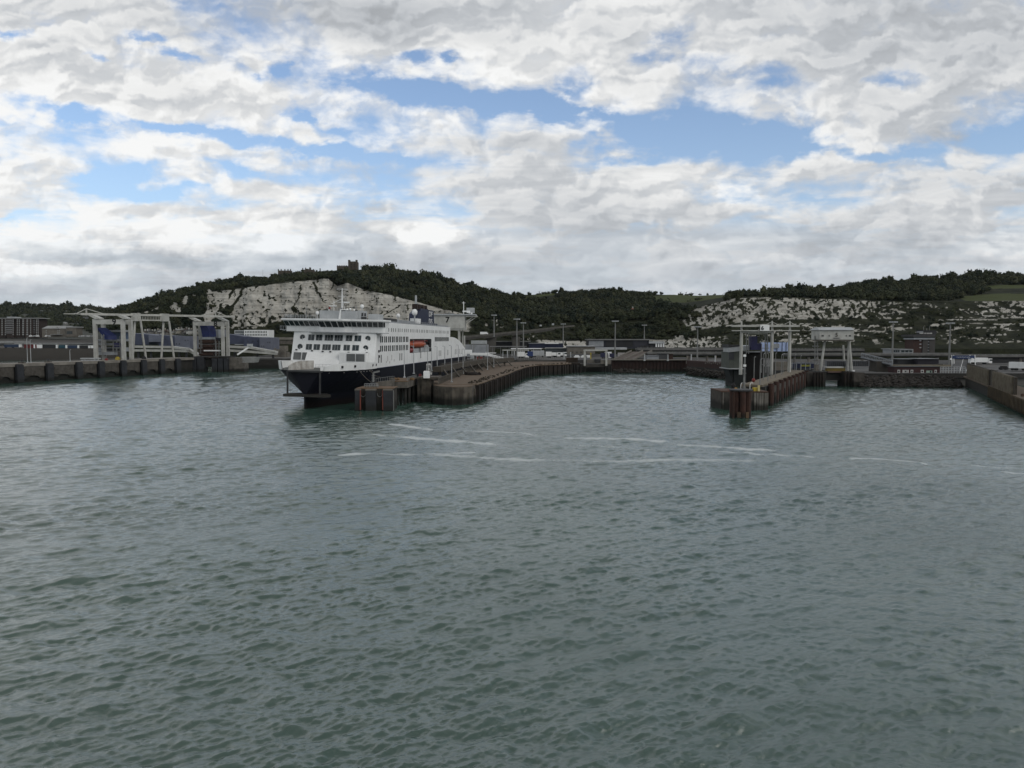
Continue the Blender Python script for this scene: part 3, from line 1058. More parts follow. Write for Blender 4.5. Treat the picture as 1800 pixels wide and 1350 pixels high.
def scatter(n, x0, x1, q0, q1, seed, keep, rlo, rhi):
    rr = np.random.default_rng(seed)
    px = rr.uniform(x0, x1, n); q = rr.uniform(q0, q1, n)
    Y, py = surf(px, q)
    ch, me = veg_chalk(px, py, q)
    for dy_ in (4, 8, 12):
        me = np.maximum(me, veg_chalk(px, py - dy_, q)[1] * (py < 545) * ((px < 1300) | (px > 1670)))
    for dy_ in (5, 9, 13):
        ch = np.maximum(ch, np.where((px < 500) & (q < 2.0), veg_chalk(px, py - dy_, np.clip(q, 1.2, 1.9))[0], 0))
    ok = (ch < 0.3) & (me < .5) & keep(px, py, q, rr)
    px, q, Y, py = px[ok], q[ok], Y[ok], py[ok]
    X, Yw, Z = to_world(px, py, Y)
    r = rr.uniform(rlo, rhi, len(px)) * (0.45 + 1.1 * fbm(px / 30, py / 15, 2, 61)) * np.where(rr.random(len(px)) < .12, 1.35, 1.0)
    return X, Yw, Z, r, px, py


def upper(px, py, q, rr):     # thick wood on the upper slopes; scrub only on the right-hand shoulder
    d = np.where(px < 330, .95, np.where(px < 560, .55, 1.0))
    d = np.where((px > 480) & (px < 640) & (py < 487), .75, d)
    d = np.where((px > 584) & (px < 640) & (py < 484), .06, d)
    d = np.where(px > 1290, .8, d)
    d = np.where((px > 1290) & (px < 1420), .45, d)
    return rr.random(len(px)) < d


sets = [scatter(1500, 200, 640, 2.03, 3.0, 1, upper, 2.2, 4.4), scatter(1500, 600, 960, 2.0, 3.0, 2, upper, 3.2, 6.2),
        scatter(1500, 940, 1290, 1.9, 3.0, 3, upper, 3.2, 6.0), scatter(2100, 1285, 2060, 2.03, 3.0, 4, upper, 3.0, 6.2)]
# scrub on the lower slopes in the middle
low = lambda px, py, q, rr: rr.random(len(px)) < np.where(py < 560, .8, .5)
sets += [scatter(900, 820, 1230, 1.0, 2.0, 5, low, 1.8, 4.0)]
scr = lambda px, py, q, rr: rr.random(len(px)) < .5
sets += [scatter(900, 196, 420, 0.9, 2.05, 6, lambda px, py, q, rr: rr.random(len(px)) < .9, 2.2, 4.2),
         scatter(260, 430, 600, 0.9, 1.35, 7, scr, 1.5, 3.0), scatter(1500, 1220, 2060, 0.25, 2.0, 8, scr, 0.9, 2.2)]
X = np.concatenate([s[0] for s in sets]); Y = np.concatenate([s[1] for s in sets]); Z = np.concatenate([s[2] for s in sets]); r_ = np.concatenate([s[3] for s in sets])
plant_mass('woodland', X, Y, Z, r_, 'dense dark green woodland and scrub covering the hillsides')
# far woods over the town
rr = np.random.default_rng(12)
px = rr.uniform(-200, 330, 1500); q = rr.uniform(1.55, 3.0, 1500)
Yd, pyd = surf_far(px, q)
k_ = rr.random(1500) < np.where(q > 2.2, 1.0, .45)
px, q, Yd, pyd = px[k_], q[k_], Yd[k_], pyd[k_]
X, Y, Z = to_world(px, pyd, Yd)
plant_mass('woodland', X, Y, Z, rr.uniform(6, 13, len(px)) * Y / 2000, 'dusky woods on the low far hills over the town', 9)


# single trees that stand out on the skyline
def tree(px, py, Y, r, label, group, seed, tall=1.0):
    p = P(px, py, Y)
    root = thing('tree', p, label, 'tree', group)
    v, f = PROTOS[seed % len(PROTOS)]
    rr = np.random.default_rng(seed)
    a = rr.uniform(0, 6.28)
    w = np.empty_like(v)
    w[:, 0] = (v[:, 0] * math.cos(a) - v[:, 1] * math.sin(a)) * r
    w[:, 1] = (v[:, 0] * math.sin(a) + v[:, 1] * math.cos(a)) * r
    w[:, 2] = v[:, 2] * r * tall - r * .42
    o = np_mesh('crown', w, f, foliage, smooth=False)
    o.parent = root
    mb = MB()
    mb.tube((0, 0, -1.5), (0.05 * r, 0, r * .9), r * .10, r * .05, 6)
    for k in range(3):
        aa = a + k * 2.1
        mb.tube((0.03 * r, 0, r * .5), (math.cos(aa) * r * .5, math.sin(aa) * r * .5, r * 1.0), r * .05, r * .02, 5)
    mb.build('trunk', bark, root, world=False)
    return root


LT = [(236, 541, 800, 3.2), (262, 533, 850, 4.0), (275, 527, 860, 4.4), (291, 522, 870, 4.8), (318, 514, 885, 4.4), (332, 511, 890, 4.0), (343, 508, 895, 4.6), (360, 503, 905, 4.2), (372, 500, 910, 4.6),
      (384, 498, 920, 4.6), (397, 497, 930, 4.8), (409, 496, 935, 4.4), (421, 495, 940, 4.8), (432, 495, 945, 3.6)]
for k, (px, py, Y, r) in enumerate(LT):
    tree(px, py, Y, r, 'dark tree on the ridge rising from the town to the castle', 'trees along the ridge west of the castle', 40 + k, 1.15)
MT = [(842, 509, 1005, 5), (858, 512, 1005, 5), (873, 516, 1005, 5), (884, 517, 1005, 4.4), (902, 519, 1010, 4.4), (914, 520, 1010, 4.6), (948, 517, 1050, 4.2), (958, 516.5, 1050, 3.8), (971, 515.5, 1055, 5.2), (987, 513, 1060, 5),
      (1056, 512, 1055, 5.6), (1073, 512, 1055, 5.2), (1076, 514, 1060, 5), (1100, 514, 1065, 4.6)]
for k, (px, py, Y, r) in enumerate(MT):
    tree(px, py, Y, r, 'round tree on the dip in the skyline above the viaduct', 'skyline trees in the dip between the hills', 70 + k)
FT = [(1188, 536, 900, 4.2), (1213, 530, 930, 3.6), (1226, 528, 930, 3.8), (1233, 528, 940, 3.4)]
for k, (px, py, Y, r) in enumerate(FT):
    tree(px, py, Y, r, 'dark bushy tree on the lower edge of the sloping green meadow', 'trees at the foot of the meadow', 90 + k)
HT = [(1196, 517, 1105, 5.5), (1206, 517, 1105, 5.5), (1215, 517, 1105, 4.5), (1230, 517, 1105, 3.2), (1243, 517, 1105, 3.0), (1256, 517, 1105, 3.2), (1270, 518, 1100, 3.0), (1290, 517, 1080, 3.8), (1300, 517, 1075, 3.4)]
for k, (px, py, Y, r) in enumerate(HT):
    tree(px, py + 1.0, Y, r * .8, 'tree in the line along the top edge of the sloping meadow', 'trees along the top of the meadow', 110 + k, .85)
RT = [(1362, 509, 980, 4.2), (1375, 508, 980, 4.2), (1395, 509, 980, 4.4), (1408, 508, 980, 3.6), (1440, 505, 980, 4.2), (1462, 503, 980, 4), (1492, 500, 980, 4.4), (1628, 489, 985, 5.2), (1653, 487, 985, 5), (1676, 486, 985, 5.4), (1697, 486, 985, 5),
      (1714, 485.5, 990, 5.4), (1728, 485.5, 990, 5), (1742, 485.5, 990, 5), (1762, 486, 995, 4.6), (1780, 486, 995, 4.2), (1795, 486, 995, 4.6)]
for k, (px, py, Y, r) in enumerate(RT):
    tree(px, py, Y, r, 'dark tree on the long skyline of the right-hand hill', 'skyline trees on the right-hand hill', 130 + k, .95)
# ------------------------------------------------------------------ shared paints
WHITE = mat('white_paint', (0.80, 0.815, 0.81), (0.70, 0.715, 0.71), scale=0.15, rough=0.45, streak=0.3, grime=(0.42, 0.38, 0.33))
CREAM = mat('cream_steel', (0.47, 0.475, 0.445), (0.37, 0.37, 0.345), scale=0.3, rough=0.55, streak=0.45, grime=(0.30, 0.26, 0.20))
GREYP = mat('grey_paint', (0.33, 0.35, 0.37), (0.27, 0.29, 0.31), rough=0.55, streak=0.3)
LGREY = mat('light_grey_paint', (0.44, 0.46, 0.47), (0.36, 0.38, 0.39), rough=0.55, streak=0.3)
DGREY = mat('dark_grey', (0.07, 0.072, 0.075), (0.04, 0.042, 0.045), rough=0.7)
BLACK = mat('black_rubber', (0.012, 0.012, 0.013), (0.02, 0.02, 0.02), rough=0.8)
NAVY = mat('navy_hull', (0.008, 0.0095, 0.020), (0.006, 0.007, 0.014), scale=0.1, rough=0.6, spec=0.2, streak=0.2, grime=(0.016, 0.016, 0.022), tide=2.2, tide_col=(0.015, 0.009, 0.0085))
NAVYP = mat('navy_paint', (0.018, 0.03, 0.085), (0.014, 0.022, 0.06), rough=0.4)
GLASS = glass('window_glass')
SCREEN = mat('grey_mesh_screen', (0.19, 0.20, 0.20), (0.15, 0.16, 0.16), rough=0.7)
ORANGE = mat('orange_boat_paint', (0.58, 0.12, 0.04), (0.46, 0.09, 0.035), rough=0.45)
REDP = mat('red_paint', (0.36, 0.035, 0.03), (0.25, 0.03, 0.025), rough=0.5)
ROPE = mat('rope', (0.20, 0.18, 0.15), rough=0.9)
MARK = mat('black_marking', (0.012, 0.012, 0.013), rough=0.6)
WMARK = mat('white_marking', (0.75, 0.75, 0.73), rough=0.5)

# ------------------------------------------------------------------ the ferry (local: x to the right, y aft, z up)
ALPHA = R(6.6)
ca, sa = math.cos(ALPHA), math.sin(ALPHA)
corner = P(661, 600, 238)
fc = Vector((corner.x - 14 * ca, corner.y + 14 * sa, 0))
ferry = thing('ferry', fc, 'large white car ferry with a navy hull moored bow out at the centre berth', 'ferry', rz=-ALPHA)
ferry.rotation_euler = (0, R(1.15), -ALPHA)


def hb(y, z):
    """half breadth of the hull"""
    Y = [-25.3, -24.4, -22, -18, -12, -5, 5, 20, 40]
    Z = [-2, 0, 4, 8, 11.2, 14]
    T = [[.25, .25, .3, 2.4, 5.0, 5.4], [.4, .45, .8, 3.4, 6.2, 6.8], [.9, 1.0, 1.9, 5.4, 8.9, 9.6], [2.2, 2.4, 3.8, 8.2, 11.2, 11.8], [4.2, 4.6, 6.4, 10.8, 12.9, 13.2], [7, 7.5, 9.2, 12.6, 13.7, 13.9],
         [10.4, 10.8, 12, 13.7, 14, 14], [13, 13.2, 13.8, 14, 14, 14], [14, 14, 14, 14, 14, 14]]
    row = [np.interp(y, Y, [t[k] for t in T]) for k in range(len(Z))]
    return float(np.interp(z, Z, row))


LEN = 166.0
ys = [-25.3, -25, -24.4, -23.4, -22, -20, -18, -15, -12, -8.5, -5, 0, 5, 12, 20, 30, 40, 90, 140, 158, LEN]
zs = [-2, 0, 2, 4, 6, 8, 9.6, 11.2]
verts, faces = [], []
for side in (1, -1):
    off = len(verts)
    for y in ys:
        for z in zs:
            verts.append((side * hb(y, z), y, z))
    nz = len(zs)
    for i in range(len(ys) - 1):
        for j in range(nz - 1):
            q = (off + i * nz + j, off + (i + 1) * nz + j, off + (i + 1) * nz + j + 1, off + i * nz + j + 1)
            faces.append(q if side > 0 else q[::-1])
mb = MB(); mb.v = verts; mb.f = faces
nz = len(zs); off2 = len(ys) * nz
for j in range(nz - 1):      # stem face and transom
    mb.f.append((j, j + 1, off2 + j + 1, off2 + j))
    a = (len(ys) - 1) * nz
    mb.f.append((a + j, off2 + a + j, off2 + a + j + 1, a + j + 1))
hull = mb.build('hull', NAVY, ferry, world=False, smooth=False)
# foredeck
mb = MB()
dk = [(hb(y, 11.2) - .05, y, 11.2) for y in ys[:12]]
mb.poly(dk + [(-x, y, z) for x, y, z in reversed(dk)])
mb.build('foredeck', mat('deck_paint', (0.16, 0.17, 0.16), rough=.7), ferry, world=False)

# white upper hull along both sides
def sy(px, x=14.0):         # distance aft of a picture column on a plane x
    u = (px - 900) / FPX
    X0, Y0 = fc.x + x * ca, fc.y - x * sa
    return (u * Y0 - X0) / (sa - u * ca)


TOPZ = 26.3
RE = sy(790)            # after end of the top deck


def stern_top(y):       # profile of the white side towards the stern
    if y < RE + .1: return TOPZ
    t = (y - RE) / (LEN - RE)
    return 21.6 - 8.6 * t ** 2.3


mb = MB()
REC = (sy(719), sy(757), 15.3, 20.7)
side_y = [0.0, 20, REC[0], REC[1], 100, RE, RE + .2] + [RE + .2 + (LEN - RE - .2) * k / 14 for k in range(1, 15)]    # lifeboat recess y0,y1,z0,z1 on the right side
for sgn in (1, -1):
    x = 14 * sgn
    for y0, y1 in zip(side_y[:-1], side_y[1:]):
        za, zb = stern_top(y0), stern_top(y1)
        if y0 == RE: continue
        if sgn > 0 and y0 >= REC[0] and y1 <= REC[1]:
            continue
        mb.poly([(x, y0, 11.2), (x, y1, 11.2), (x, y1, zb), (x, y0, za)])
x = 14
for (a, b_, c, d) in [(REC[0], REC[1], 11.2, REC[2]), (REC[0], REC[1], REC[3], TOPZ)]:
    mb.poly([(x, a, c), (x, b_, c), (x, b_, d), (x, a, d)])
# roof, step and rounded stern cover
mb.poly([(-14, 3.5, TOPZ), (14, 3.5, TOPZ), (14, RE, TOPZ), (-14, RE, TOPZ)])
for y0, y1 in zip(side_y[6:-1], side_y[7:]):
    mb.poly([(-14, y0, stern_top(y0)), (14, y0, stern_top(y0)), (14, y1, stern_top(y1)), (-14, y1, stern_top(y1))])
mb.poly([(-14, RE, 11.2), (14, RE, 11.2), (14, RE, TOPZ), (-14, RE, TOPZ)])
mb.poly([(-14, LEN, 11.2), (14, LEN, 11.2), (14, LEN, 12.9), (-14, LEN, 12.9)])
mb.build('side_wall', WHITE, ferry, world=False)

# recess with lifeboat
ys0, ys1, zs0, zs1 = REC
mb = MB()
mb.poly([(9.5, ys0, zs0), (9.5, ys1, zs0), (9.5, ys1, zs1), (9.5, ys0, zs1)])
mb.poly([(9.5, ys0, zs0), (14, ys0, zs0), (14, ys0, zs1), (9.5, ys0, zs1)])
mb.poly([(9.5, ys1, zs0), (14, ys1, zs0), (14, ys1, zs1), (9.5, ys1, zs1)])
mb.poly([(9.5, ys0, zs0), (14, ys0, zs0), (14, ys1, zs0), (9.5, ys1, zs0)])
mb.poly([(9.5, ys0, zs1), (14, ys0, zs1), (14, ys1, zs1), (9.5, ys1, zs1)])
mb.build('boat_recess', mat('recess_grey', (0.13, 0.135, 0.14), rough=.7), ferry, world=False)
mb = MB()
n = 14                      # canopied boat: tapered at both ends
rings = []
for k in range(n + 1):
    t_ = k / n
    y = REC[0] + .8 + (REC[1] - REC[0]) * .80 * t_
    w = 1.5 * (1 - abs(2 * t_ - 1) ** 2.6) ** .5 + .05
    rings.append((y, w))
i0 = 0
for (y, w) in rings:
    for q in range(10):
        a = 2 * math.pi * q / 10
        mb.v.append((12.75 + w * math.cos(a), y, 18.6 + w * .95 * math.sin(a)))
for k in range(n):
    for q in range(10):
        mb.f.append((k * 10 + q, k * 10 + (q + 1) % 10, (k + 1) * 10 + (q + 1) % 10, (k + 1) * 10 + q))
lb = mb.build('lifeboat', ORANGE, ferry, world=False, smooth=True)
mb = MB()
mb.bar((14.3, REC[0] + 3, 19.9), (14.3, REC[1] - 9, 19.9), .25, .3)
mb.build('canopy_rail', REDP, lb, world=False)
for y in (REC[0] + 6, REC[1] - 12):
    mb = MB(); mb.bar((13.9, y, 15), (13.9, y, 20.4), .3, .35); mb.bar((10, y, 20.3), (14.1, y, 20.3), .3, .3)
    mb.build('davit', LGREY, ferry, world=False)
mb = MB()
mb.box(10, 13.4, REC[0] + .3, REC[0] + 7, 15.35, 17.2)
mb.tube((13.2, REC[0] + .6, 16.3), (13.2, REC[0] + 6.5, 16.3), .9, .9, 8)
mb.build('life_raft', REDP, ferry, world=False)
mb = MB()
mb.box(10.5, 13.2, REC[0] + 10, REC[0] + 18, 15.35, 16.9); mb.box(11, 13.5, REC[0] + 20, REC[1] - 2, 15.35, 17.1)
mb.ball((13.0, REC[1] - 5, 17.3), 1.0)
mb.build('deck_locker', LGREY, ferry, world=False)
mb = MB()
mb.tube((13.2, REC[1] - 3.2, 19.0), (14.08, REC[1] - 3.2, 19.0), .75, .75, 14)
mb.build('fan_opening', BLACK, ferry, world=False)

# ---- superstructure front: a raked, slightly bowed face
FZ0, FZ1 = 11.2, 24.1


def face(x, z):             # y of the front face
    t_ = (z - FZ0) / (FZ1 - FZ0)
    return -3.6 + 3.6 * t_ - 0.9 * (1 - (x / 14) ** 2)


def fxw(z):                 # half width of the face
    t_ = (z - FZ0) / (FZ1 - FZ0)
    return 14.0 - 0.25 * t_


mb = MB()
nx, nzf = 18, 8
for j in range(nzf + 1):
    z = FZ0 + (FZ1 - FZ0) * j / nzf
    for i in range(nx + 1):
        x = (-1 + 2 * i / nx) * fxw(z)
        mb.v.append((x, face(x, z), z))
for j in range(nzf):
    for i in range(nx):
        a = j * (nx + 1) + i
        mb.f.append((a, a + 1, a + nx + 2, a + nx + 1))
for sgn in (-1, 1):         # return to the side walls
    pts = [(sgn * fxw(z), face(fxw(z), z), z) for z in (FZ0, FZ1)]
    mb.poly([pts[0], (sgn * 14, 0.2, FZ0), (sgn * 14, 0.2, FZ1), pts[1]])
mb.poly([(-14, 0, FZ1), (14, 0, FZ1), (14, 6, TOPZ), (-14, 6, TOPZ)])
mb.build('superstructure_front', WHITE, ferry, world=False, smooth=False)


def on_face(x0, x1, z0, z1, proud=0.05, mb=None, r=None):
    mb = mb or MB()
    f = lambda x, z: (x, face(x, z) - proud, z)
    pts = [f(x0, z0), f(x1, z0), f(x1, z1), f(x0, z1)]
    mb.slab(pts, (0, -0.08, 0))
    return mb


def fz(py): return 20.6 + (595 - py) * 0.1835
def fx(px): return (px - 580) * 0.184


FRONT_WIN = [(533, 544), (547.5, 559), (564, 579), (582, 596.5), (602.5, 613.5), (618, 629.5)]
for (zc0, zc1) in ((19.9, 21.75), (16.85, 18.65)):
    for (a, b_) in FRONT_WIN:
        dxs = 0 if zc0 > 18 else -.45
        n_mull = 3 if b_ - a > 13 else 2
        mbw = on_face(fx(a) + dxs, fx(b_) + dxs, zc0, zc1)
        w = mbw.build('window', GLASS, ferry, world=False)
        mbm = MB()
        for k in range(1, n_mull):
            xx = fx(a) + dxs + (fx(b_) - fx(a)) * k / n_mull
            on_face(xx - .05, xx + .05, zc0 - .05, zc1 + .05, 0.09, mbm)
        mbm.build('mullion', LGREY, w, world=False)
    for xc in (-10.7, 11.3):
        dxs = 0 if zc0 > 18 else -.45
        mbw = MB()
        cz = (zc0 + zc1) / 2
        pts = [(xc + dxs + .85 * math.cos(k * math.pi / 8), face(xc, cz) - .06, cz + .9 * math.sin(k * math.pi / 8)) for k in range(16)]
        mbw.slab(pts, (0, -.08, 0))
        w = mbw.build('porthole', GLASS, ferry, world=False)
        mbm = MB(); on_face(xc + dxs - .05, xc + dxs + .05, cz - .9, cz + .9, .1, mbm)
        mbm.build('mullion', LGREY, w, world=False)
# screens over the mooring-deck openings
for (a, b_) in ((508.5, 523), (525, 538.5)):
    mbw = on_face(fx(a), fx(b_), 13.55, 15.9, 0.07)
    mbw.build('mesh_screen', SCREEN, ferry, world=False)
# the big folding bow cover: panel leaning forward in the middle
mb = MB()
pan = [(-8.4, face(-8.4, 16.2) - .15, 16.2), (2.8, face(2.8, 16.2) - .15, 16.2), (3.6, -7.6, 11.3), (-8.0, -7.6, 11.3)]
mb.slab(pan, (0, .4, -.1))
mb.box(3.2, 12.0, -5.6, -3.0, 11.3, 16.2)
mb.build('bow_cover', WHITE, ferry, world=False)
for q in range(2):
    xx0 = 5.7 + q * 3.1
    mb = MB(); mb.box(xx0, xx0 + 2.8, -5.72, -5.6, 13.5, 15.85)
    mb.build('mesh_screen', SCREEN, ferry, world=False)
# floodlights and mooring holes on the face
for (px, py) in ((513, 616), (543, 617), (563, 618), (577, 618), (610, 619), (642, 619), (541, 630)):
    x, z = fx(px), fz(py)
    mb = MB(); mb.box(x - .25, x + .25, face(x, z) - .5, face(x, z), z - .2, z + .2)
    mb.build('floodlight', DGREY, ferry, world=False)

# bulwarks
for sgn in (1, -1):
    mb = MB()
    yb = [-24.9, -23.6, -22, -19, -15, -10, -5, 0.0]
    hts = [12.4, 13.0, 13.25, 13.45, 13.5, 13.45, 13.3, 13.2]
    if sgn < 0:
        yb = [-22.6, -21.2, -18.5, -15, -10, -5, 0.0]
        hts = [13.75, 13.8, 13.75, 13.6, 13.5, 13.3, 13.2]
    for k in range(len(yb) - 1):
        y0, y1 = yb[k], yb[k + 1]
        o0, o1 = hb(y0, 11.2) + .06, hb(y1, 11.2) + .06
        mb.poly([(sgn * o0, y0, 11.15), (sgn * o1, y1, 11.15), (sgn * (o1 + .35), y1, hts[k + 1]), (sgn * (o0 + .35), y0, hts[k])])
        mb.poly([(sgn * (o0 - .3), y0, 11.2), (sgn * (o1 - .3), y1, 11.2), (sgn * (o1 + .1), y1, hts[k + 1]), (sgn * (o0 + .1), y0, hts[k])])
        mb.poly([(sgn * (o0 + .35), y0, hts[k]), (sgn * (o1 + .35), y1, hts[k + 1]), (sgn * (o1 - .05), y1, hts[k + 1] + .02), (sgn * (o0 - .05), y0, hts[k] + .02)])
    if sgn > 0:      # turned end at the gap
        mb.slab([(4.6, -25.2, 11.2), (5.3, -25.0, 11.2), (5.6, -24.9, 12.4), (4.6, -25.2, 12.1)], (0, .3, 0))
    mb.build('bulwark', WHITE, ferry, world=False)
# curved wing plate left of the gap, facing the bow
mb = MB()
prev = None
for k in range(9):
    t_ = k / 8
    x = -5.0 - 0.9 * t_ + 6.6 * t_ ** 1.5 * .75
    y = -25.1 + 9.0 * t_
    top = 11.5 + 2.35 * math.sin(min(1, .25 + t_ * 1.1) * math.pi / 2)
    p = ((x, y, 11.2), (x, y, top))
    if prev:
        mb.slab([prev[0], p[0], p[1], prev[1]], (-.25, .1, 0))
    prev = p
mb.build('wing_plate', mat('scuffed_white', (0.50, 0.49, 0.46), (0.36, 0.34, 0.31), scale=.8, rough=.6, streak=.6, grime=(.2, .16, .12)), ferry, world=False)
mb = MB()
for k in range(7):
    x = -3.4 + k * 1.15
    mb.bar((x, -8.6, 11.2), (x, -8.6, 12.4), .07)
mb.bar((-3.4, -8.6, 12.4), (3.6, -8.6, 12.4), .07); mb.bar((-3.4, -8.6, 11.8), (3.6, -8.6, 11.8), .05)
mb.build('railing', LGREY, ferry, world=False)
# bow fender frame: lip at deck level, posts, flat shelf near the water
mb = MB()
mb.box(-5.15, 5.25, -26.4, -24.6, 10.75, 11.22)
mb.bar((-5.0, -26.1, 4.3), (-5.0, -26.1, 10.8), .42); mb.bar((4.9, -26.1, 4.3), (4.9, -26.1, 10.8), .42)
mb.build('bow_post', DGREY, ferry, world=False)
mb = MB()
mb.prism([(-6.0, -27.0), (6.6, -27.0), (7.8, -25.0), (5.0, -20.5), (-4.0, -20.5), (-6.6, -24.4)], 3.55, 4.25)
mb.build('bow_shelf', mat('shelf_steel', (0.045, 0.043, 0.036), (0.03, 0.028, 0.024), rough=.7), ferry, world=False)
# mooring ports and marks
for (y, z) in ((-21, 12.3), (-16, 12.4), (-4.5, 12.4), (-1.2, 12.4)):
    o = hb(y, 12.3) + .1
    mb = MB(); mb.cbox((o, y, z - .35), .5, .55, .7)
    mb.build('mooring_port', BLACK, ferry, world=False)
for (y, z) in ((1.5, 14.6), (1.2, 16.3)):
    mb = MB(); mb.box(14, 14.25, y, y + .9, z, z + .8)
    mb.build('side_lamp', BLACK, ferry, world=False)
for y in (-23.5, -19.5, -14, -12, -10, -8, -6, -4):
    o = hb(y, 10.6) + .02
    mb = MB(); mb.box(o - .1, o + .06, y, y + .45, 10.5, 10.62)
    mb.build('draught_mark', WMARK, ferry, world=False)

# ---- side windows (right side)
k = 0
for row, (z0, z1) in enumerate(((19.55, 21.6), (16.55, 18.5))):
    last = 56.5
    y = 3.2
    while y < REC[0] - 2:
        mb = MB(); mb.box(13.9, 14.05, y, y + 1.2, z0, z1)
        mb.build('cabin_window', GLASS, ferry, world=False)
        y += 2.0 if (k % 2 == 0) else 2.7
        k += 1
for kk in range(16):
    y = sy(763) + kk * (sy(788) - sy(763)) / 16
    mb = MB(); mb.box(13.9, 14.05, y, y + 1.3, 19.6, 21.5)
    mb.build('cabin_window', GLASS, ferry, world=False)
for kk in range(36):
    y = sy(681) + kk * (sy(788.5) - sy(681)) / 36 + (0.5 if kk % 3 == 1 else 0)
    mb = MB(); mb.box(13.9, 14.04, y, y + .7, 23.2, 24.5)
    mb.build('upper_window', mat('shaded_glass', (0.10, 0.105, 0.11), rough=.3), ferry, world=False)
# slot vents low on the side
for y in [sy(q) for q in (663.5, 668, 701, 704.5, 738, 770.5, 773.5, 786, 799, 802, 805, 807, 811)]:
    mb = MB(); mb.box(13.9, 14.05, y, y + .8, 12.9, 15.5)
    mb.build('slot_vent', mat('vent_shadow', (0.10, 0.105, 0.11), rough=.8), ferry, world=False)
mb = MB()
for y, z0, z1 in ((12, 13.1, 15.0), (17, 13.3, 15.2), (10.5, 12.6, 13.2), (14.5, 12.3, 13.0), (20, 12.8, 13.6)):
    mb.box(13.95, 14.04, y, y + .3, z0, z1)
mb.build('drain_mark', mat('rust_mark', (0.25, 0.22, 0.2), rough=.8), ferry, world=False)
mb = MB()
for z in (11.3,):
    mb.box(14.0, 14.22, 0, LEN - 3, 11.05, 11.3)
mb.build('rubbing_strake', NAVYP, ferry, world=False)

# ---- navigating bridge: wide wing with outward-leaning windows
BZ0, BZ1, BR = 23.2, 26.35, 26.9
BW = 16.9
mb = MB()
poly = [(-BW, -1.2), (-BW + .3, -2.2), (-6.2, -3.0), (-4.2, -4.6), (4.2, -4.6), (6.2, -3.0), (BW - .3, -2.2), (BW, -1.2), (BW, 4.0), (14, 6), (-14, 6), (-BW, 4.0)]
mb.prism([(x * .985, y * .72 + .6) for x, y in poly], BZ0 - .5, BZ0 + 1.15)
mb.build('bridge_base', WHITE, ferry, world=False)
top_poly = [(x * 1.03, y - 1.3 if y < 0 else y) for x, y in poly]
mb = MB()
mb.prism(top_poly, BZ1, BR)
mb.build('bridge_roof', WHITE, ferry, world=False)
# window band, leaning outward
edge = poly[0:8]
lo_ = [(x * .985, y * .72 + .55) for x, y in edge]
hi_ = [(x * 1.015, y - .8) for x, y in edge]
mb = MB()
for a in range(len(edge) - 1):
    mb.poly([(*lo_[a], BZ0 + 1.1), (*lo_[a + 1], BZ0 + 1.1), (*hi_[a + 1], BZ1 + .02), (*hi_[a], BZ1 + .02)])
for sgn, e in ((-1, 0), (1, -1)):
    mb.poly([(*lo_[e], BZ0 + 1.1), (sgn * BW * .985, 3.9, BZ0 + 1.1), (sgn * BW * 1.0, 3.9, BZ1), (*hi_[e], BZ1)])
mb.build('bridge_front', WHITE, ferry, world=False)


def lerp(a, b, t): return tuple(a[i] + (b[i] - a[i]) * t for i in range(len(a)))


def bridge_window(a, t0, t1, s0=0.12, s1=0.86):
    L0, L1 = (*lo_[a], BZ0 + 1.1), (*lo_[a + 1], BZ0 + 1.1)
    H0, H1 = (*hi_[a], BZ1), (*hi_[a + 1], BZ1)
    q = []
    for t_, s in ((t0, s0), (t1, s0), (t1, s1), (t0, s1)):
        q.append(lerp(lerp(L0, L1, t_), lerp(H0, H1, t_), s))
    n_ = (Vector(q[1]) - Vector(q[0])).cross(Vector(q[3]) - Vector(q[0])).normalized()
    if n_.y > 0: n_ = -n_
    mbw = MB()
    mbw.slab([tuple(Vector(p) + n_ * .04) for p in q], n_ * .07)
    mbw.build('bridge_window', GLASS, ferry, world=False)


segs = {0: 1, 1: 6, 2: 2, 3: 4, 4: 2, 5: 6, 6: 1}
for a, nw_ in segs.items():
    for k in range(nw_):
        bridge_window(a, (k + .09) / nw_, (k + .91) / nw_, s0=.02 if a in (3,) else .15)
# brow shade under the centre and wing brackets
mb = MB()
mb.prism([(-7.2, -4.6), (7.2, -4.6), (8, -1.5), (-8, -1.5)], BZ0 - .75, BZ0 - .5)
mb.box(14.2, 16.9, -1.3, 3.5, BZ0 - .7, BZ0 - .5)
mb.build('bridge_ledge', GREYP, ferry, world=False)
mb = MB()
for yy in (-1, 1, 3):
    mb.bar((-16.9, yy, BZ0 - .3), (-18.4, yy, BZ0 + .1), .12)
mb.bar((-18.4, -1.2, BZ0), (-18.4, 3.2, BZ0), .2); mb.bar((-18.4, -1.2, BZ0 + 1.2), (-18.4, 3.2, BZ0 + 1.2), .12)
for yy in (-1.2, 0, 1.2, 3):
    mb.bar((-18.4, yy, BZ0), (-18.4, yy, BZ0 + 1.2), .1)
mb.build('wing_gallery', LGREY, ferry, world=False)
# rail on the bridge roof
mb = MB()
for k in range(13):
    x = -16 + k * .86
    mb.bar((x, -2.6, BR), (x, -2.6, BR + 1.15), .08)
for z in (.5, .85, 1.15):
    mb.bar((-16, -2.6, BR + z), (-5.6, -2.6, BR + z), .07)
    mb.bar((-16.4, -2.6, BR + z), (-16.4, 3.5, BR + z), .07)
for k in range(7):
    x = 11.0 + k * .9
    mb.bar((x, -1.8, BR), (x, -1.8, BR + 1.1), .07)
mb.bar((11, -1.8, BR + 1.1), (16.6, -1.8, BR + 1.1), .07)
mb.build('railing', LGREY, ferry, world=False)
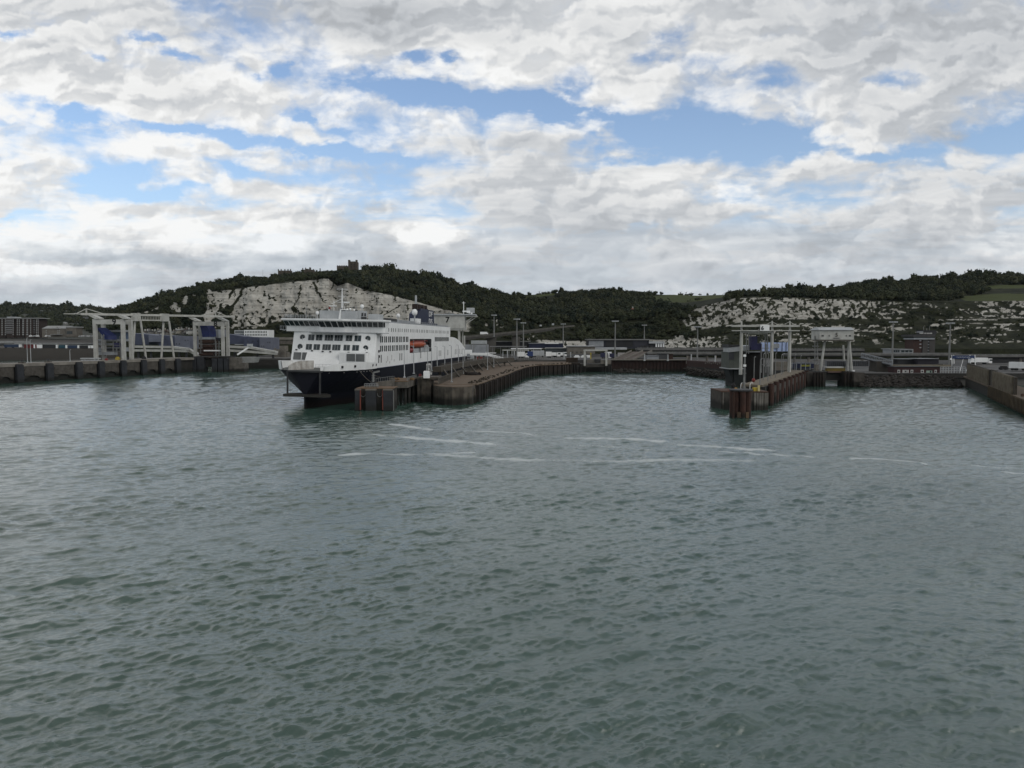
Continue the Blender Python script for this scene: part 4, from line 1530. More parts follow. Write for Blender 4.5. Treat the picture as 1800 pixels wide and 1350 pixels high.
# deckhouses, mast and aerials above the bridge
mb = MB()
mb.box(-4.9, 1.9, -1.6, 6, BR, BR + 2.75)
mb.box(2.3, 7.6, -1.9, 6, BR, BR + 2.7)
mb.box(7.6, 8.6, -.5, 6, BR, BR + 2.9)
mb.box(10.9, 14.2, 0, 6, BR, BR + 1.9)
mb.build('deckhouse', LGREY, ferry, world=False)
mb = MB()
mb.slab([(1.7, -2.2, BR), (2.3, -2.2, BR), (2.6, -2.2, BR + 3.0), (2.2, -2.2, BR + 3.0)], (0, 6, 0))
mb.box(2.3, 4.4, -2.2, 2, BR + 2.95, BR + 3.2)
mb.build('deckhouse_frame', WHITE, ferry, world=False)
mb = MB()
for (x0, x1, z0, z1) in ((8.7, 10.6, .1, .9), (8.8, 9.4, 1.1, 2.2), (9.7, 10.3, 1.1, 2.1)):
    mb.box(x0, x1, -.4, -.3, BR + z0, BR + z1)
mb.build('dark_locker', DGREY, ferry, world=False)
mast = MB()
mast.tube((1.4, 2, BR + 2.7), (1.4, 2, BR + 10.2), .30, .14, 8)
mast.tube((-1.0, 1, BR + 2.7), (-1.0, 1, BR + 6.0), .14, .08, 6)
for z, w in ((9.9, 3.6), (7.6, 2.6), (5.6, 2.8)):
    mast.bar((1.4 - w / 2, 2, BR + z), (1.4 + w / 2, 2, BR + z), .14)
mast.bar((-1.8, 1, BR + 5.0), (2.2, 2, BR + 7.2), .12)
mast.bar((2.4, 2, BR + 3), (1.4, 2, BR + 6.5), .12)
mast.box(-2.6, -.1, .6, 1.3, BR + 4.2, BR + 4.5)
mast.box(2.1, 3.9, 1.6, 2.2, BR + 5.4, BR + 5.8)
mast.tube((-1.9, -1, BR + 2.7), (-1.9, -1, BR + 3.9), .2, .2, 6)
mast.build('mast', WHITE, ferry, world=False)
mb = MB()
rq = random.Random(4)
for k in range(16):
    x = -3.8 + rq.random() * 11.4
    h = .5 + rq.random() * 1.5
    mb.tube((x, -.8 + rq.random() * 3, BR + 2.7), (x, 0, BR + 2.7 + h), .07, .05, 5)
    if rq.random() < .5: mb.bar((x - .4, 0, BR + 2.7 + h * .8), (x + .4, 0, BR + 2.7 + h * .8), .1)
for x, z in ((-15.0, 1.2), (-10.0, 4.6)):
    mb.tube((x, 0, BR), (x, 0, BR + z), .07, .05, 5)
mb.build('aerial', GREYP, ferry, world=False)
for (x, y, z, r, st) in ((-5.6, -1.5, BR + 1.9, .55, 1.9), (8.7, .5, BR + 4.3, .62, 1.6), (4.9, 0, BR + 3.3, .38, .5), (6.2, 0, BR + 3.1, .32, .4), (3.9, 0, BR + 3.15, .34, .4)):
    mb = MB(); mb.ball((x, y, z), r, 12, 8, 1.15)
    d = mb.build('radome', WHITE, ferry, world=False, smooth=True)
    mb = MB(); mb.tube((x, y, z - st), (x, y, z - r * .7), .17, .17, 6)
    mb.build('stand', LGREY, d, world=False)
mb = MB(); mb.tube((-1.75, -1, BR + 3.2), (-1.75, -1, BR + 3.9), .33, .33, 8)
mb.build('signal_lamp', REDP, ferry, world=False)

# ---- upper works along the roof
mb = MB()
mb.box(6, 13.0, 12, RE - 1, TOPZ, TOPZ + .55)
mb.box(4, 12.2, 22, 58, TOPZ + .55, TOPZ + 1.4)
mb.build('roof_house', GREYP, ferry, world=False)
mb = MB()
mb.box(7, 12.5, 17, 29, TOPZ + .56, TOPZ + 1.6)
mb.build('dark_gear', DGREY, ferry, world=False)
mb = MB()
for y in range(32, int(RE), 4):
    mb.bar((13.6, y, TOPZ), (13.6, y, TOPZ + 1.1), .09)
mb.bar((13.6, 32, TOPZ + 1.1), (13.6, RE - 1, TOPZ + 1.1), .09); mb.bar((13.6, 32, TOPZ + .6), (13.6, RE - 1, TOPZ + .6), .07)
mb.build('railing', LGREY, ferry, world=False)
# funnel
fa0 = sy(731, 8.5); fa1 = sy(762, 8.5)
mb = MB()
mb.slab([(8.5, fa0, TOPZ + .5), (8.5, fa1, TOPZ + .5), (8.5, fa1 - 2, TOPZ + 7.4), (8.5, fa0 + 9, TOPZ + 7.6), (8.5, fa0 + 1, TOPZ + 5.0)], (-3.6, 0, 0))
fun = mb.build('funnel', NAVYP, ferry, world=False)
for (y0, y1) in ((fa0 + 3, fa0 + 5), (fa0 + 7, fa0 + 10), (fa0 + 13, fa0 + 18), (fa0 + 20, fa0 + 22)):
    mb = MB()
    mb.box(5.6, 7.8, y0, y1, TOPZ + 7, TOPZ + 9.3)
    mb.build('exhaust_pipe', mat('sooty_brown', (0.06, 0.03, 0.022), (0.02, 0.016, 0.014), rough=.8), fun, world=False)
text('lettering', 'DF\nDS', 3.3, (8.56, sy(755, 8.5), TOPZ + 3.9), (R(90), 0, R(90)), WMARK, fun, .03, .03, sx=1.9)
mb = MB()
ma = sy(729, 5)
mb.tube((5, ma, TOPZ + .5), (5, ma, TOPZ + 13.4), .6, .45, 8)
mb.bar((5, ma, TOPZ + 10.5), (7.5, ma + 24, TOPZ + 4.8), .22)
mb.build('mast', LGREY, ferry, world=False)
ra = sy(727, 12.2)
mb = MB(); mb.ball((12.2, ra, TOPZ + 5.0), 1.15, 12, 8, 1.15)
d = mb.build('radome', WHITE, ferry, world=False, smooth=True)
mb = MB(); mb.tube((12.2, ra, TOPZ), (12.2, ra, TOPZ + 4.2), .3, .3, 6); mb.build('stand', LGREY, d, world=False)
rb = sy(698, 12.2)
mb = MB(); mb.ball((12.2, rb, TOPZ + 2.9), .75, 12, 8, 1.1)
d = mb.build('radome', WHITE, ferry, world=False, smooth=True)
mb = MB(); mb.tube((12.2, rb, TOPZ), (12.2, rb, TOPZ + 2.3), .2, .2, 6); mb.build('stand', LGREY, d, world=False)
mb = MB(); mb.box(10, 13, sy(732, 13), sy(738, 13), TOPZ + .5, TOPZ + 2.6); mb.build('white_locker', WHITE, ferry, world=False)
mb = MB(); mb.box(4, 9.5, fa0 + 6, fa1 + 3, TOPZ + .5, TOPZ + 1.5); mb.build('funnel_base', NAVYP, ferry, world=False)

# big letters low on the navy side
text('lettering', 'DFDS', 7.4, (14.06, sy(753.5), 7.4), (R(90), 0, R(90)), WMARK, ferry, .03, .05, sx=.62)
# mooring ropes
quay = Vector((PX(648, 226), 226, 8.8))
inv = Matrix.LocRotScale(fc, ferry.rotation_euler.to_quaternion(), None).inverted()
for (y, z), (px, py, Yq) in zip(((-13, 10.9), (-6, 10.9)), ((661, 676, 224), (668, 662, 228))):
    a = Vector((hb(y, 10.9), y, z)); b_ = inv @ P(px, py, Yq)
    pts = [a.lerp(b_, k / 8) - Vector((0, 0, .6 * math.sin(math.pi * k / 8))) for k in range(9)]
    mb = MB()
    for p, q in zip(pts[:-1], pts[1:]): mb.tube(p, q, .09, .09, 5)
    mb.build('mooring_rope', ROPE, ferry, world=False)
# ------------------------------------------------------------------ left jetty
CONC = mat('old_concrete', (0.20, 0.185, 0.16), (0.12, 0.11, 0.095), scale=0.5, rough=.9, streak=.55, grime=(0.05, 0.045, 0.038), tide=2.2, bump=.3)
CONCD = mat('deck_concrete', (0.29, 0.27, 0.235), (0.21, 0.195, 0.17), scale=0.25, rough=.9)
FENDER = mat('slate_fender', (0.046, 0.050, 0.058), (0.026, 0.029, 0.035), scale=.4, rough=.65, streak=.3, grime=(.06, .058, .055), tide=1.8)
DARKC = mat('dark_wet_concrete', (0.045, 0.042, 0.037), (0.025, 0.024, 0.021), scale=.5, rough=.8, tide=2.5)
BRICK = mat('brown_brick', (0.07, 0.052, 0.045), (0.05, 0.039, 0.035), scale=.5, rough=.9)
STONE = mat('grey_stone', (0.23, 0.215, 0.185), (0.18, 0.165, 0.14), scale=.5, rough=.9)
SLATE = mat('slate_roof', (0.10, 0.105, 0.11), (0.07, 0.075, 0.08), rough=.8)
PALER = mat('pale_roof', (0.36, 0.37, 0.36), (0.28, 0.29, 0.29), rough=.7)
BLUEB = mat('slate_blue_cladding', (0.085, 0.10, 0.165), (0.065, 0.078, 0.13), scale=.2, rough=.55, streak=.25)
BLUEL = mat('pale_blue_cladding', (0.19, 0.205, 0.26), (0.155, 0.17, 0.22), scale=.2, rough=.55, streak=.25)
RBLUE = mat('ramp_blue', (0.022, 0.040, 0.19), (0.016, 0.028, 0.13), scale=.6, rough=.4, streak=.2)
RUST = mat('rusty_steel', (0.075, 0.036, 0.024), (0.04, 0.022, 0.016), scale=.8, rough=.85, streak=.4)
YELLOW = mat('yellow_paint', (0.55, 0.42, 0.04), (0.42, 0.32, 0.04), rough=.6)
GALV = mat('galvanised_steel', (0.26, 0.265, 0.26), (0.20, 0.205, 0.20), rough=.55)
DARKR = mat('dark_red_sheet_pile', (0.026, 0.015, 0.014), (0.018, 0.012, 0.011), scale=.4, rough=.9, spec=.1, streak=.5, tide=1.5)


def fbox(mb, px0, px1, py0, py1, Y, depth, zlow=None):
    """box whose near face at depth Y spans the given picture rectangle"""
    a = P(px0, py0, Y); b_ = P(px1, py1, Y)
    mb.box(min(a.x, b_.x), max(a.x, b_.x), Y, Y + depth, b_.z if zlow is None else zlow, a.z)
    return mb


JA, JB = PZ(0, 675, 0), PZ(340, 654, 0)
jd = (JB - JA).normalized()          # along the face, going away
jn = Vector((jd.y, -jd.x, 0))        # towards the water on its right side
if jn.x < 0: jn = -jn
JTOP = 8.9


def jet(px):                         # point of the jetty's face line at a picture column
    u = (px - 900) / FPX * 1.0018
    t_ = (u * JA.y - JA.x) / (jd.x - u * jd.y)
    return JA + jd * t_


J0 = JA - jd * 90
J1 = jet(342)
jlen = (J1 - J0).length


def jp(s_, off, z):                  # along the face, out from the face
    p = J0 + jd * s_ + jn * off
    return Vector((p.x, p.y, z))


jetty = thing('jetty', J0, 'long concrete jetty with dark fenders on the left side of the harbour', 'jetty')
mb = MB()
mb.slab([jp(0, -1.2, -2), jp(jlen, -1.2, -2), jp(jlen, -1.2, 7.6), jp(0, -1.2, 7.6)], jn * -14)
mb.build('wall', DARKC, jetty)
mb = MB()
mb.slab([jp(0, .15, 7.55), jp(jlen, .15, 7.55), jp(jlen, .15, JTOP), jp(0, .15, JTOP)], jn * -17)
mb.build('deck', CONCD, jetty)
FPXS = [-60, -12, 33, 86, 138, 177, 216, 252, 284, 312]
fs_ = [(jet(p) - J0).dot(jd) for p in FPXS]
for s_ in fs_:
    mb = MB()
    mb.slab([jp(s_ - 1.7, .2, .2), jp(s_ + 1.7, .2, .2), jp(s_ + 1.7, .2, 8.3), jp(s_ - 1.7, .2, 8.3)], jn * 1.3)
    mb.slab([jp(s_ - 1.5, .22, 8.3), jp(s_ + 1.5, .22, 8.3), jp(s_ + 1.5, .22, 8.7), jp(s_ - 1.5, .22, 8.7)], jn * .9)
    mb.build('fender', FENDER, jetty)
for s0, s1 in zip(fs_[:-1], fs_[1:]):          # arched panel in each bay
    a, b_ = s0 + 2.4, s1 - 2.2
    w = b_ - a
    if w < 3: continue
    out = [(a, 7.5), (b_, 7.5), (b_, 1.6)]
    for k in range(9):
        an = math.pi * k / 8
        out.append((b_ - w * .22 - w * .28 * (1 - math.cos(an)), 1.6 + 1.5 * math.sin(an)))
    out.append((a, 1.6))
    mb = MB()
    mb.slab([jp(x, -.9, z) for x, z in out], jn * .8)
    mb.slab([jp(a + .4, -.1, 3.2), jp(a + w * .42, -.1, 3.2), jp(a + w * .42, -.1, 4.0), jp(a + .4, -.1, 4.0)], jn * .6)
    mb.build('arch_panel', mat('jetty_panel', (0.135, 0.125, 0.108), (0.075, 0.068, 0.058), scale=.6, rough=.9, streak=.7, grime=(.035, .031, .027), tide=2.6, bump=.3), jetty)
    mb = MB()
    for (x0, z0, x1, z1) in ((s0 + 1.9, .6, s0 + 2.3, 7), (s0 + 1.9, 7, s0 + 3.2, .6), (s0 + 1.9, 3.5, s0 + 3.6, 6.5)):
        mb.bar(jp(x0, -.05, z0), jp(x1, -.05, z1), .22)
    mb.build('brace', DARKC, jetty)
mb = MB()
for k in range(70):
    s_ = 40 + k * 1.9
    mb.bar(jp(s_, -.2, JTOP), jp(s_, -.2, JTOP + 1), .07)
mb.bar(jp(40, -.2, JTOP + 1), jp(172, -.2, JTOP + 1), .07)
mb.build('railing', GALV, jetty)


def at_jet(px, back, z=JTOP):
    p = jet(px)
    # keep the picture column while stepping back from the edge
    Y = p.y + back
    return Vector((PX(px, Y), Y, z))


def lamp_post(base, h, label, group, arm=1.2, heads=1, name='lamp_post', r=.17, paint=None):
    o = thing(name, base, label, 'lamp post', group)
    mb = MB(); mb.tube((0, 0, 0), (0, 0, h), r, r * .6, 7); mb.cbox((0, 0, 0), .7, .7, .35)
    mb.build('pole', paint or LGREY, o, world=False)
    for k in range(heads):
        sg = 1 if k == 0 else -1
        mb = MB()
        mb.bar((0, 0, h), (sg * arm, 0, h + .12), .1)
        mb.box(min(sg * arm * .5, sg * arm * 1.15), max(sg * arm * .5, sg * arm * 1.15), -.18, .18, h + .05, h + .25)
        mb.build('lamp_head', LGREY, o, world=False)
    return o


for px, hp, lab in ((47, 43, 'thin galvanised lamp post on the jetty in front of the red trailers'), (53, 40, 'lamp post on a concrete foot on the jetty, right of the red trailers'), (122, 20, 'short pale lamp post on the jetty left of the gantry marked 9')):
    b_ = at_jet(px, 9)
    lamp_post(b_, hp * b_.y / FPX, lab, 'lamp posts along the left jetty', .5)
for px, lab in ((37, 'low concrete mooring block on the jetty left of the lamp posts'), (83, 'squat mooring block on the jetty between the two foreground lamp posts')):
    b_ = at_jet(px, 5)
    o = thing('mooring_bollard', b_, lab, 'bollard', 'mooring blocks on the left jetty')
    mb = MB(); mb.cbox((0, 0, 0), 2.6, 1.8, .55); mb.build('foot', CONC, o, world=False)
    mb = MB(); mb.tube((0, 0, .5), (0, 0, 1.3), .45, .6, 10); mb.tube((0, 0, 1.3), (0, 0, 1.6), .85, .75, 10); mb.build('bollard_head', DGREY, o, world=False)


# ------------------------------------------------------------------ gantries 9 and 8 and the long girder
def portal(pxl, pxr, pxr2, digit, label, pytop, pyroof):
    bl = at_jet(pxl, 10); br = at_jet(pxr, 10)
    Y = (bl.y + br.y) / 2
    xl, xr = PX(pxl, Y), PX(pxr, Y)
    D = 8.0
    g = thing('portal_gantry', ((xl + xr) / 2, Y, JTOP), label, 'gantry', 'white portal gantries on the left jetty')
    zt = ZAT(pytop, Y)
    w = 1.75
    for x, yo in ((xl, 0), (xr, 0), (xr, D), (xl, D)):
        mb = MB(); mb.box(x - w / 2, x + w / 2, Y + yo - w / 2, Y + yo + w / 2, JTOP - .1, zt)
        if yo > 0:
            for k in range(6): mb.box(x - w / 2 - .1, x + w / 2 + .1, Y + yo - w / 2 - .1, Y + yo + w / 2 + .1, JTOP + 3 + k * 3.2, JTOP + 3.25 + k * 3.2)
        mb.build('column', CREAM, g)
    for yo in (0, D):
        mb = MB(); mb.box(xl + w / 2, xr - w / 2, Y + yo - .9, Y + yo + .9, zt - 2.7, zt - .2)
        mb.build('cross_beam', CREAM, g)
    for x in (xl, xr):      # sloping caps that carry the girder
        mb = MB()
        mb.slab([(x - 3.6, Y - 1.4, zt + 2.5), (x - 1.0, Y - 1.4, zt + 2.5), (x + 3.2, Y - 1.4, zt + .5), (x + 3.2, Y - 1.4, zt + .02), (x + .9, Y - 1.4, zt + .02)], (0, 4.5, 0))
        mb.build('roof_plate', CREAM, g)
    mb = MB()
    mb.bar((xl + 1.0, Y + 2, JTOP + 8), (xl + 12.4, Y + 2, JTOP + 8), .2)
    for k, (dx, h0, h1) in enumerate(((2.6, 2, 12), (3.4, 5, 14), (12.2, 0, 13))):
        mb.bar((xl + dx, Y + 2, JTOP + h0), (xl + dx, Y + 2, JTOP + h1), .3)
    for k in range(7): mb.bar((xl + 1.4, Y + 2, JTOP + 2 + k * 1.9), (xl + 4.0, Y + 2, JTOP + 2 + k * 1.9), .16)
    mb.build('ladder_frame', GALV, g)
    text('number', digit, 4.4, (xr - 4.2 - g.location.x, -1.02, zt - 1.55 - JTOP), (R(90), 0, 0), MARK, g, .03, .10)
    return g, xl, xr, Y, zt


g9, x9l, x9r, Y9, z9 = portal(168, 217, 227, '9', 'white portal gantry marked 9 at the far left berth', 561, 553)
g8, x8l, x8r, Y8, z8 = portal(343, 392, 399, '8', 'white portal gantry marked 8 left of the ferry', 565, 557)
# long girder across both
gl, gr = P(112, 551.5, Y9 + 2), P(412, 556.5, Y8 + 2)
gird = thing('gantry_bridge', ((gl.x + gr.x) / 2, (gl.y + gr.y) / 2, gl.z), 'long white girder running over the gantries marked 9 and 8', 'girder')
ga = gl.lerp(gr, .085)
mb = MB(); mb.bar(ga, gr, 1.4, 1.2); mb.bar(gl, ga, .5, .45); mb.build('girder', CREAM, gird)


def on_gird(px):
    t_ = (px - 112) / 300.0
    # solve along the line for the picture column
    lo, hi = 0.0, 1.0
    for _ in range(40):
        mid = (lo + hi) / 2
        q = gl.lerp(gr, mid)
        if 900 + FPX * q.x / q.y < px: lo = mid
        else: hi = mid
    return gl.lerp(gr, lo)


for p0, pa, p1 in ((136, 155, 189), (352, 381, 402)):
    a, b_, c = on_gird(p0), on_gird(pa), on_gird(p1)
    top = b_ + Vector((0, 0, 3.0))
    mb = MB(); mb.bar(a, top, .4); mb.bar(top, c, .4); mb.bar(b_, top, .6)
    for q in (a, c): mb.cbox(q, 1, 1, .5)
    mb.build('king_post_truss', CREAM, gird)
for p0, p1 in ((247, 286),):
    a, b_ = on_gird(p0), on_gird(p1)
    dn = Vector((0, 0, -3.0))
    mb = MB(); mb.bar(a + dn, b_ + dn, .7)
    for k in range(15):
        q = a.lerp(b_, k / 14); mb.bar(q, q + dn, .22)
    mb.build('walkway_truss', CREAM, gird)
for px in (241.5, 291.5):
    q = on_gird(px)
    mb = MB(); mb.cbox((q.x, q.y, q.z - 3.6), 3.9, 3.9, 4.6); mb.build('support_head', CREAM, gird)
    zb = JTOP - .1
    for dx0, dx1, dy in ((-.6, -2.2, -1), (2.6, 3.6, 3)):
        mb = MB(); mb.tube((q.x + dx0, q.y, q.z - 3.4), (q.x + dx1, q.y + dy, zb), .62, .62, 8)
        mb.build('support_leg', CREAM, gird)

# linkspan flaps
def flap(px, Y, w, label, dx, dz, mat_a):
    o = thing('linkspan', (PX(px[0][0], Y), Y, JTOP), label, 'linkspan', 'raised linkspan flaps')
    pts = [P(a, b_, Y) for a, b_ in px]
    mb = MB(); mb.slab(pts, (dx, w, dz)); mb.build('flap', mat_a, o)
    return o


l9 = flap([(169, 576), (171.5, 576), (190, 590), (191, 597), (181, 597), (180, 590)], Y9 + 3, 3, 'raised blue ramp flap under the gantry marked 9', 3, 0, RBLUE)
mb = MB(); fbox(mb, 189, 212, 584, 596, Y9 + 14, 10); mb.build('cabin', mat('sky_blue_panel', (0.09, 0.14, 0.22), (0.06, 0.1, 0.17), rough=.5), l9)
mb = MB()
fbox(mb, 190, 213, 580, 583.5, Y9 + 12, 12); fbox(mb, 171, 214, 596, 600, Y9 + 10, 10); fbox(mb, 172, 200, 603, 607, Y9 + 10, 8); fbox(mb, 171, 214, 611, 618, Y9 + 12, 8); fbox(mb, 172, 200, 619, 624, Y9 + 4, 4)
mb.build('ramp_deck', GREYP, l9)
mb = MB(); fbox(mb, 200, 212, 602.5, 610, Y9 + 3, 1.2); mb.build('sign_panel', mat('deep_blue_panel', (0.02, 0.02, 0.11), rough=.4), l9)
mb = MB()
for px in (172, 181, 199, 205, 213): mb.bar(P(px, 597, Y9 + 8), P(px, 625, Y9 + 8), .5)
mb.build('ramp_frame', GALV, l9)
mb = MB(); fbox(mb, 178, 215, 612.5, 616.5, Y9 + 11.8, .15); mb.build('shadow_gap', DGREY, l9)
l8 = flap([(350, 568.5), (362, 568), (367, 581), (368, 592.5), (356, 593), (353.5, 580)], Y8 + 3, 5, 'raised blue ramp flap under the gantry marked 8', 2.5, 0, RBLUE)
mb = MB()
for py in (597, 605, 613, 619, 627):
    fbox(mb, 349.5, 374, py, py + 5.5, Y8 + 2, 9)
fbox(mb, 351, 373, 597, 634, Y8 + 3, 7)
mb.build('rusty_frame', RUST, l8)
mb = MB(); fbox(mb, 358, 387, 615.3, 617.4, Y8 + 1, .8); mb.build('white_rail', WHITE, l8)
mb = MB(); fbox(mb, 352, 372, 592.5, 596.5, Y8 + 2, 6); fbox(mb, 367, 384, 579, 594, Y8 + 16, 8); mb.build('ramp_deck', GREYP, l8)
mb = MB(); mb.bar(P(366, 592.5, Y8 + 3), P(386, 597, Y8 + 12), 1.2, 1.6); mb.build('ramp_arm', mat('dark_navy_steel', (0.012, 0.014, 0.03), rough=.6), l8)
mb = MB()
for px in (375, 380, 385): mb.bar(P(px, 600, Y8 + 5), P(px, 628, Y8 + 5), .45)
for py in (604, 610, 621): mb.bar(P(374, py, Y8 + 5), P(388, py, Y8 + 5), .35)
mb.build('ramp_frame', GALV, l8)

# fender block and gap under gantry 8
blk = thing('fender_dolphin', at_jet(342, 0, 0), 'dark fendered block of the berth under the gantry marked 8', 'dolphin')
Yb = J1.y + .5
mb = MB()
for a, b_ in ((336, 345.5), (346, 358.5), (372, 382), (383, 392), (393, 401)):
    mb = MB(); fbox(mb, a, b_, 627.5 if a < 360 else 630, 655.5, Yb, 6, zlow=-.5)
    mb.build('fender_panel', FENDER, blk)
mb = MB()
fbox(mb, 358.5, 372, 630, 645, Yb + 3, 8); fbox(mb, 338, 402, 626.5, 628.5, Yb + .5, 12)
mb.build('beam', DARKC, blk)
mb = MB(); fbox(mb, 401.5, 430, 638, 655.5, Yb + 2, 7, zlow=-1); fbox(mb, 402, 419, 628.5, 638, Yb + 2.5, 7)
tag(mb.build('concrete_pier', CONC), 'blunt brown concrete pier end right of the gantry marked 8', 'pier')
# dark quay behind, shade of the ramps put into its dark colour
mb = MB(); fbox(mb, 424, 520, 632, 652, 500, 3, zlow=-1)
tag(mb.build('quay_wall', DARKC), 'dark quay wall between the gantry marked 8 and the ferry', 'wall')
mb = MB()
a = P(419, 628, 470); b_ = P(449, 628, 470); zb = ZAT(637.5, 470)
mb.slab([(a.x, 470, zb), (b_.x - 1.2, 470, zb), (b_.x, 470, a.z), (a.x, 470, a.z)], (0, 9, 0))
tag(mb.build('pontoon', mat('pale_pontoon', (0.34, 0.35, 0.34), (0.26, 0.27, 0.26), rough=.7, streak=.4)), 'pale grey floating pontoon beside the dark quay wall', 'pontoon')
o = thing('gangway', P(417, 623, 462), 'white sloping gangway rising behind the pale pontoon', 'gangway')
a, b_ = P(417, 623.5, 462), P(441, 608, 466)
mb = MB(); mb.bar(a, b_, 1.2, .9); mb.build('ramp', WHITE, o)
mb = MB(); fbox(mb, 434, 441.5, 604.5, 609, 464, 3); mb.build('cage', LGREY, o)

# elevated ro-ro roads in two tiers
def road(pts, label, Y, dep, pier_px):
    o = thing('elevated_road', P(pts[0][0][0], pts[0][0][1], Y), label, 'ramp', 'cream two-tier vehicle ramps')
    for line in pts:
        mb = MB()
        for (a, b_) in zip(line[:-1], line[1:]):
            q0, q1 = P(a[0], a[1], Y), P(b_[0], b_[1], Y)
            th = 1.45
            mb.slab([q0, q1, q1 - Vector((0, 0, th)), q0 - Vector((0, 0, th))], (0, dep, 0))
        mb.build('deck', CREAM, o)
    for px, py in pier_px:
        q = P(px, py, Y)
        mb = MB(); mb.box(q.x - .6, q.x + .6, Y + 2, Y + 3.2, 6.5, q.z); mb.build('pillar', DGREY, o)
    return o


road([[(227, 607.5), (300, 608.5), (328, 612)], [(227, 614), (300, 614.5), (327, 615.5)]], 'cream two-tier vehicle ramp between the gantries marked 9 and 8', 500, 6, [(240, 617), (262, 617), (282, 617), (312, 618), (325, 618)])
road([[(398, 607.5), (440, 609.5), (484, 617.5)], [(398, 614), (440, 616.5), (483, 619.8)]], 'cream two-tier vehicle ramp running down right of the gantry marked 8', 500, 6, [(410, 617), (450, 619), (478, 622)])
mb = MB(); q0, q1 = P(330, 613, 505), P(347, 622, 505)
mb.slab([q0, q1, q1 - Vector((0, 0, 2)), q0 - Vector((0, 0, 2))], (0, 5, 0))
tag(mb.build('elevated_road', CREAM), 'short sloping end of the ramp just left of the gantry marked 8', 'ramp', 'cream two-tier vehicle ramps')

# clutter on the jetty near gantry 9
for px, sz, mt, lab, cat in ((206, 1.3, YELLOW, 'yellow box on the jetty under the gantry marked 9', 'box'), (222, 1.2, DGREY, 'dark winch on the jetty beside the right leg of gantry 9', 'winch'), (252, 1.3, DGREY, 'dark winch on the jetty beside the first girder support', 'winch'), (186, .9, REDP, 'small red box on the jetty left of the yellow box', 'box')):
    b_ = at_jet(px, 6)
    mb = MB(); mb.cbox(b_, sz * 1.5, sz, sz); mb.cbox((b_.x, b_.y, b_.z + sz), sz * .8, sz * .6, sz * .35); mb.tube((b_.x - sz, b_.y, b_.z + sz * .5), (b_.x + sz, b_.y, b_.z + sz * .5), sz * .3, None, 8)
    tag(mb.build('winch' if cat == 'winch' else 'crate', mt), lab, cat)
mb = MB(); b_ = at_jet(158, 8); mb.cbox((b_.x, b_.y, JTOP), 9, 2.2, .5); mb.cbox((b_.x, b_.y, JTOP + .9), 9.6, 2.4, .6); mb.cbox((b_.x - 3, b_.y, JTOP + .4), .6, 1, .6); mb.cbox((b_.x + 3, b_.y, JTOP + .4), .6, 1, .6)
tag(mb.build('flat_trailer', LGREY), 'flat grey trailer parked on the jetty left of gantry 9', 'trailer')

# ------------------------------------------------------------------ far left quay, trailers, town
mb = MB()
for k in range(60):
    px0 = -140 + k * 5.3
    fbox(mb, px0, px0 + 5.3, 612.5 + max(0, px0) * .02, 633, 700 + (k % 2) * .5, 6, zlow=-1)
tag(mb.build('quay_wall', DARKR), 'long dark red sheet piled quay wall at the far left', 'wall')
BL2 = mat('dull_blue_curtain', (0.03, 0.06, 0.13), rough=.6); TEAL = mat('teal_curtain', (0.02, 0.09, 0.13), rough=.6); DRED = mat('dull_red_curtain', (0.19, 0.022, 0.024), rough=.6)
CHAR = mat('charcoal_curtain', (0.03, 0.032, 0.036), rough=.6)
k = 0
for (a, b_, pt, pb, mt, dr, lab) in ((7, 36, 606.5, 612, BL2, 1, 'blue curtain-sided trailer on the far left quay'), (42, 62, 606.5, 613.5, DRED, 1, 'red curtain-sided trailer in front of the left beach'), (61.5, 67.5, 606.8, 613.5, DRED, 1, 'short red box trailer right behind the long red one'),
                                     (67.5, 74, 607, 613.5, WHITE, 0, 'white box trailer next to the red trailers'), (75, 101, 607, 613.8, CHAR, 1, 'charcoal trailer in the middle of the row on the left quay'), (103, 118, 607.5, 614, TEAL, 1, 'teal trailer in the row on the left quay'),
                                     (119, 139, 608, 614, BL2, 1, 'navy blue trailer with a pale cab end near gantry 9'), (140, 158, 608.5, 614.2, CHAR, 1, 'dark trailer with a white end beside gantry 9'), (159, 166, 608.5, 614.5, WHITE, 0, 'white trailer half hidden by the left leg of gantry 9')):
    Y = 690
    pt -= 1.2; pb -= 1.0
    o = thing('trailer', (PX((a + b_) / 2, Y), Y, ZAT(pb, Y)), lab, 'trailer', 'trailers on the far left quay')
    mb = MB(); fbox(mb, a, b_ - (3.2 if dr else 0), pt, pb - .6, Y, 2.6); mb.build('body', mt, o)
    if dr:
        mb = MB(); fbox(mb, b_ - 3.1, b_, pt + .2, pb - .6, Y, 2.6); mb.build('white_end', WHITE, o)
    mb = MB(); fbox(mb, a, b_, pt - .7, pt, Y - .1, 2.8); mb.build('roof', PALER, o)
    mb = MB()
    for px in np.linspace(a + 2, b_ - 2, 3): fbox(mb, px - .7, px + .7, pb - .7, pb + .7, Y + .2, 2)
    mb.build('wheels', BLACK, o)
mb = MB(); fbox(mb, -80, 25, 599.5, 603.5, 740, 25); fbox(mb, -80, 22, 603.5, 607, 744, 18)
tag(mb.build('shed', PALER), 'long white roofed shed behind the trailers at the left edge', 'shed')
mb = MB(); fbox(mb, 25, 166, 603, 604.3, 735, 14, None); fbox(mb, 25, 166, 604.3, 607.5, 738, 10)
tag(mb.build('shed', PALER), 'low pale roofed shed stretching behind the trailers to gantry 9', 'shed')
o = thing('lamp_post', P(47.5, 613, 690), 'tall lamp post behind the red trailers on the left quay', 'lamp post', 'lamp posts along the left jetty')
mb = MB(); mb.tube(P(47.5, 613, 688), P(47.5, 588, 688), .25, .15, 6); mb.build('pole', GALV, o)
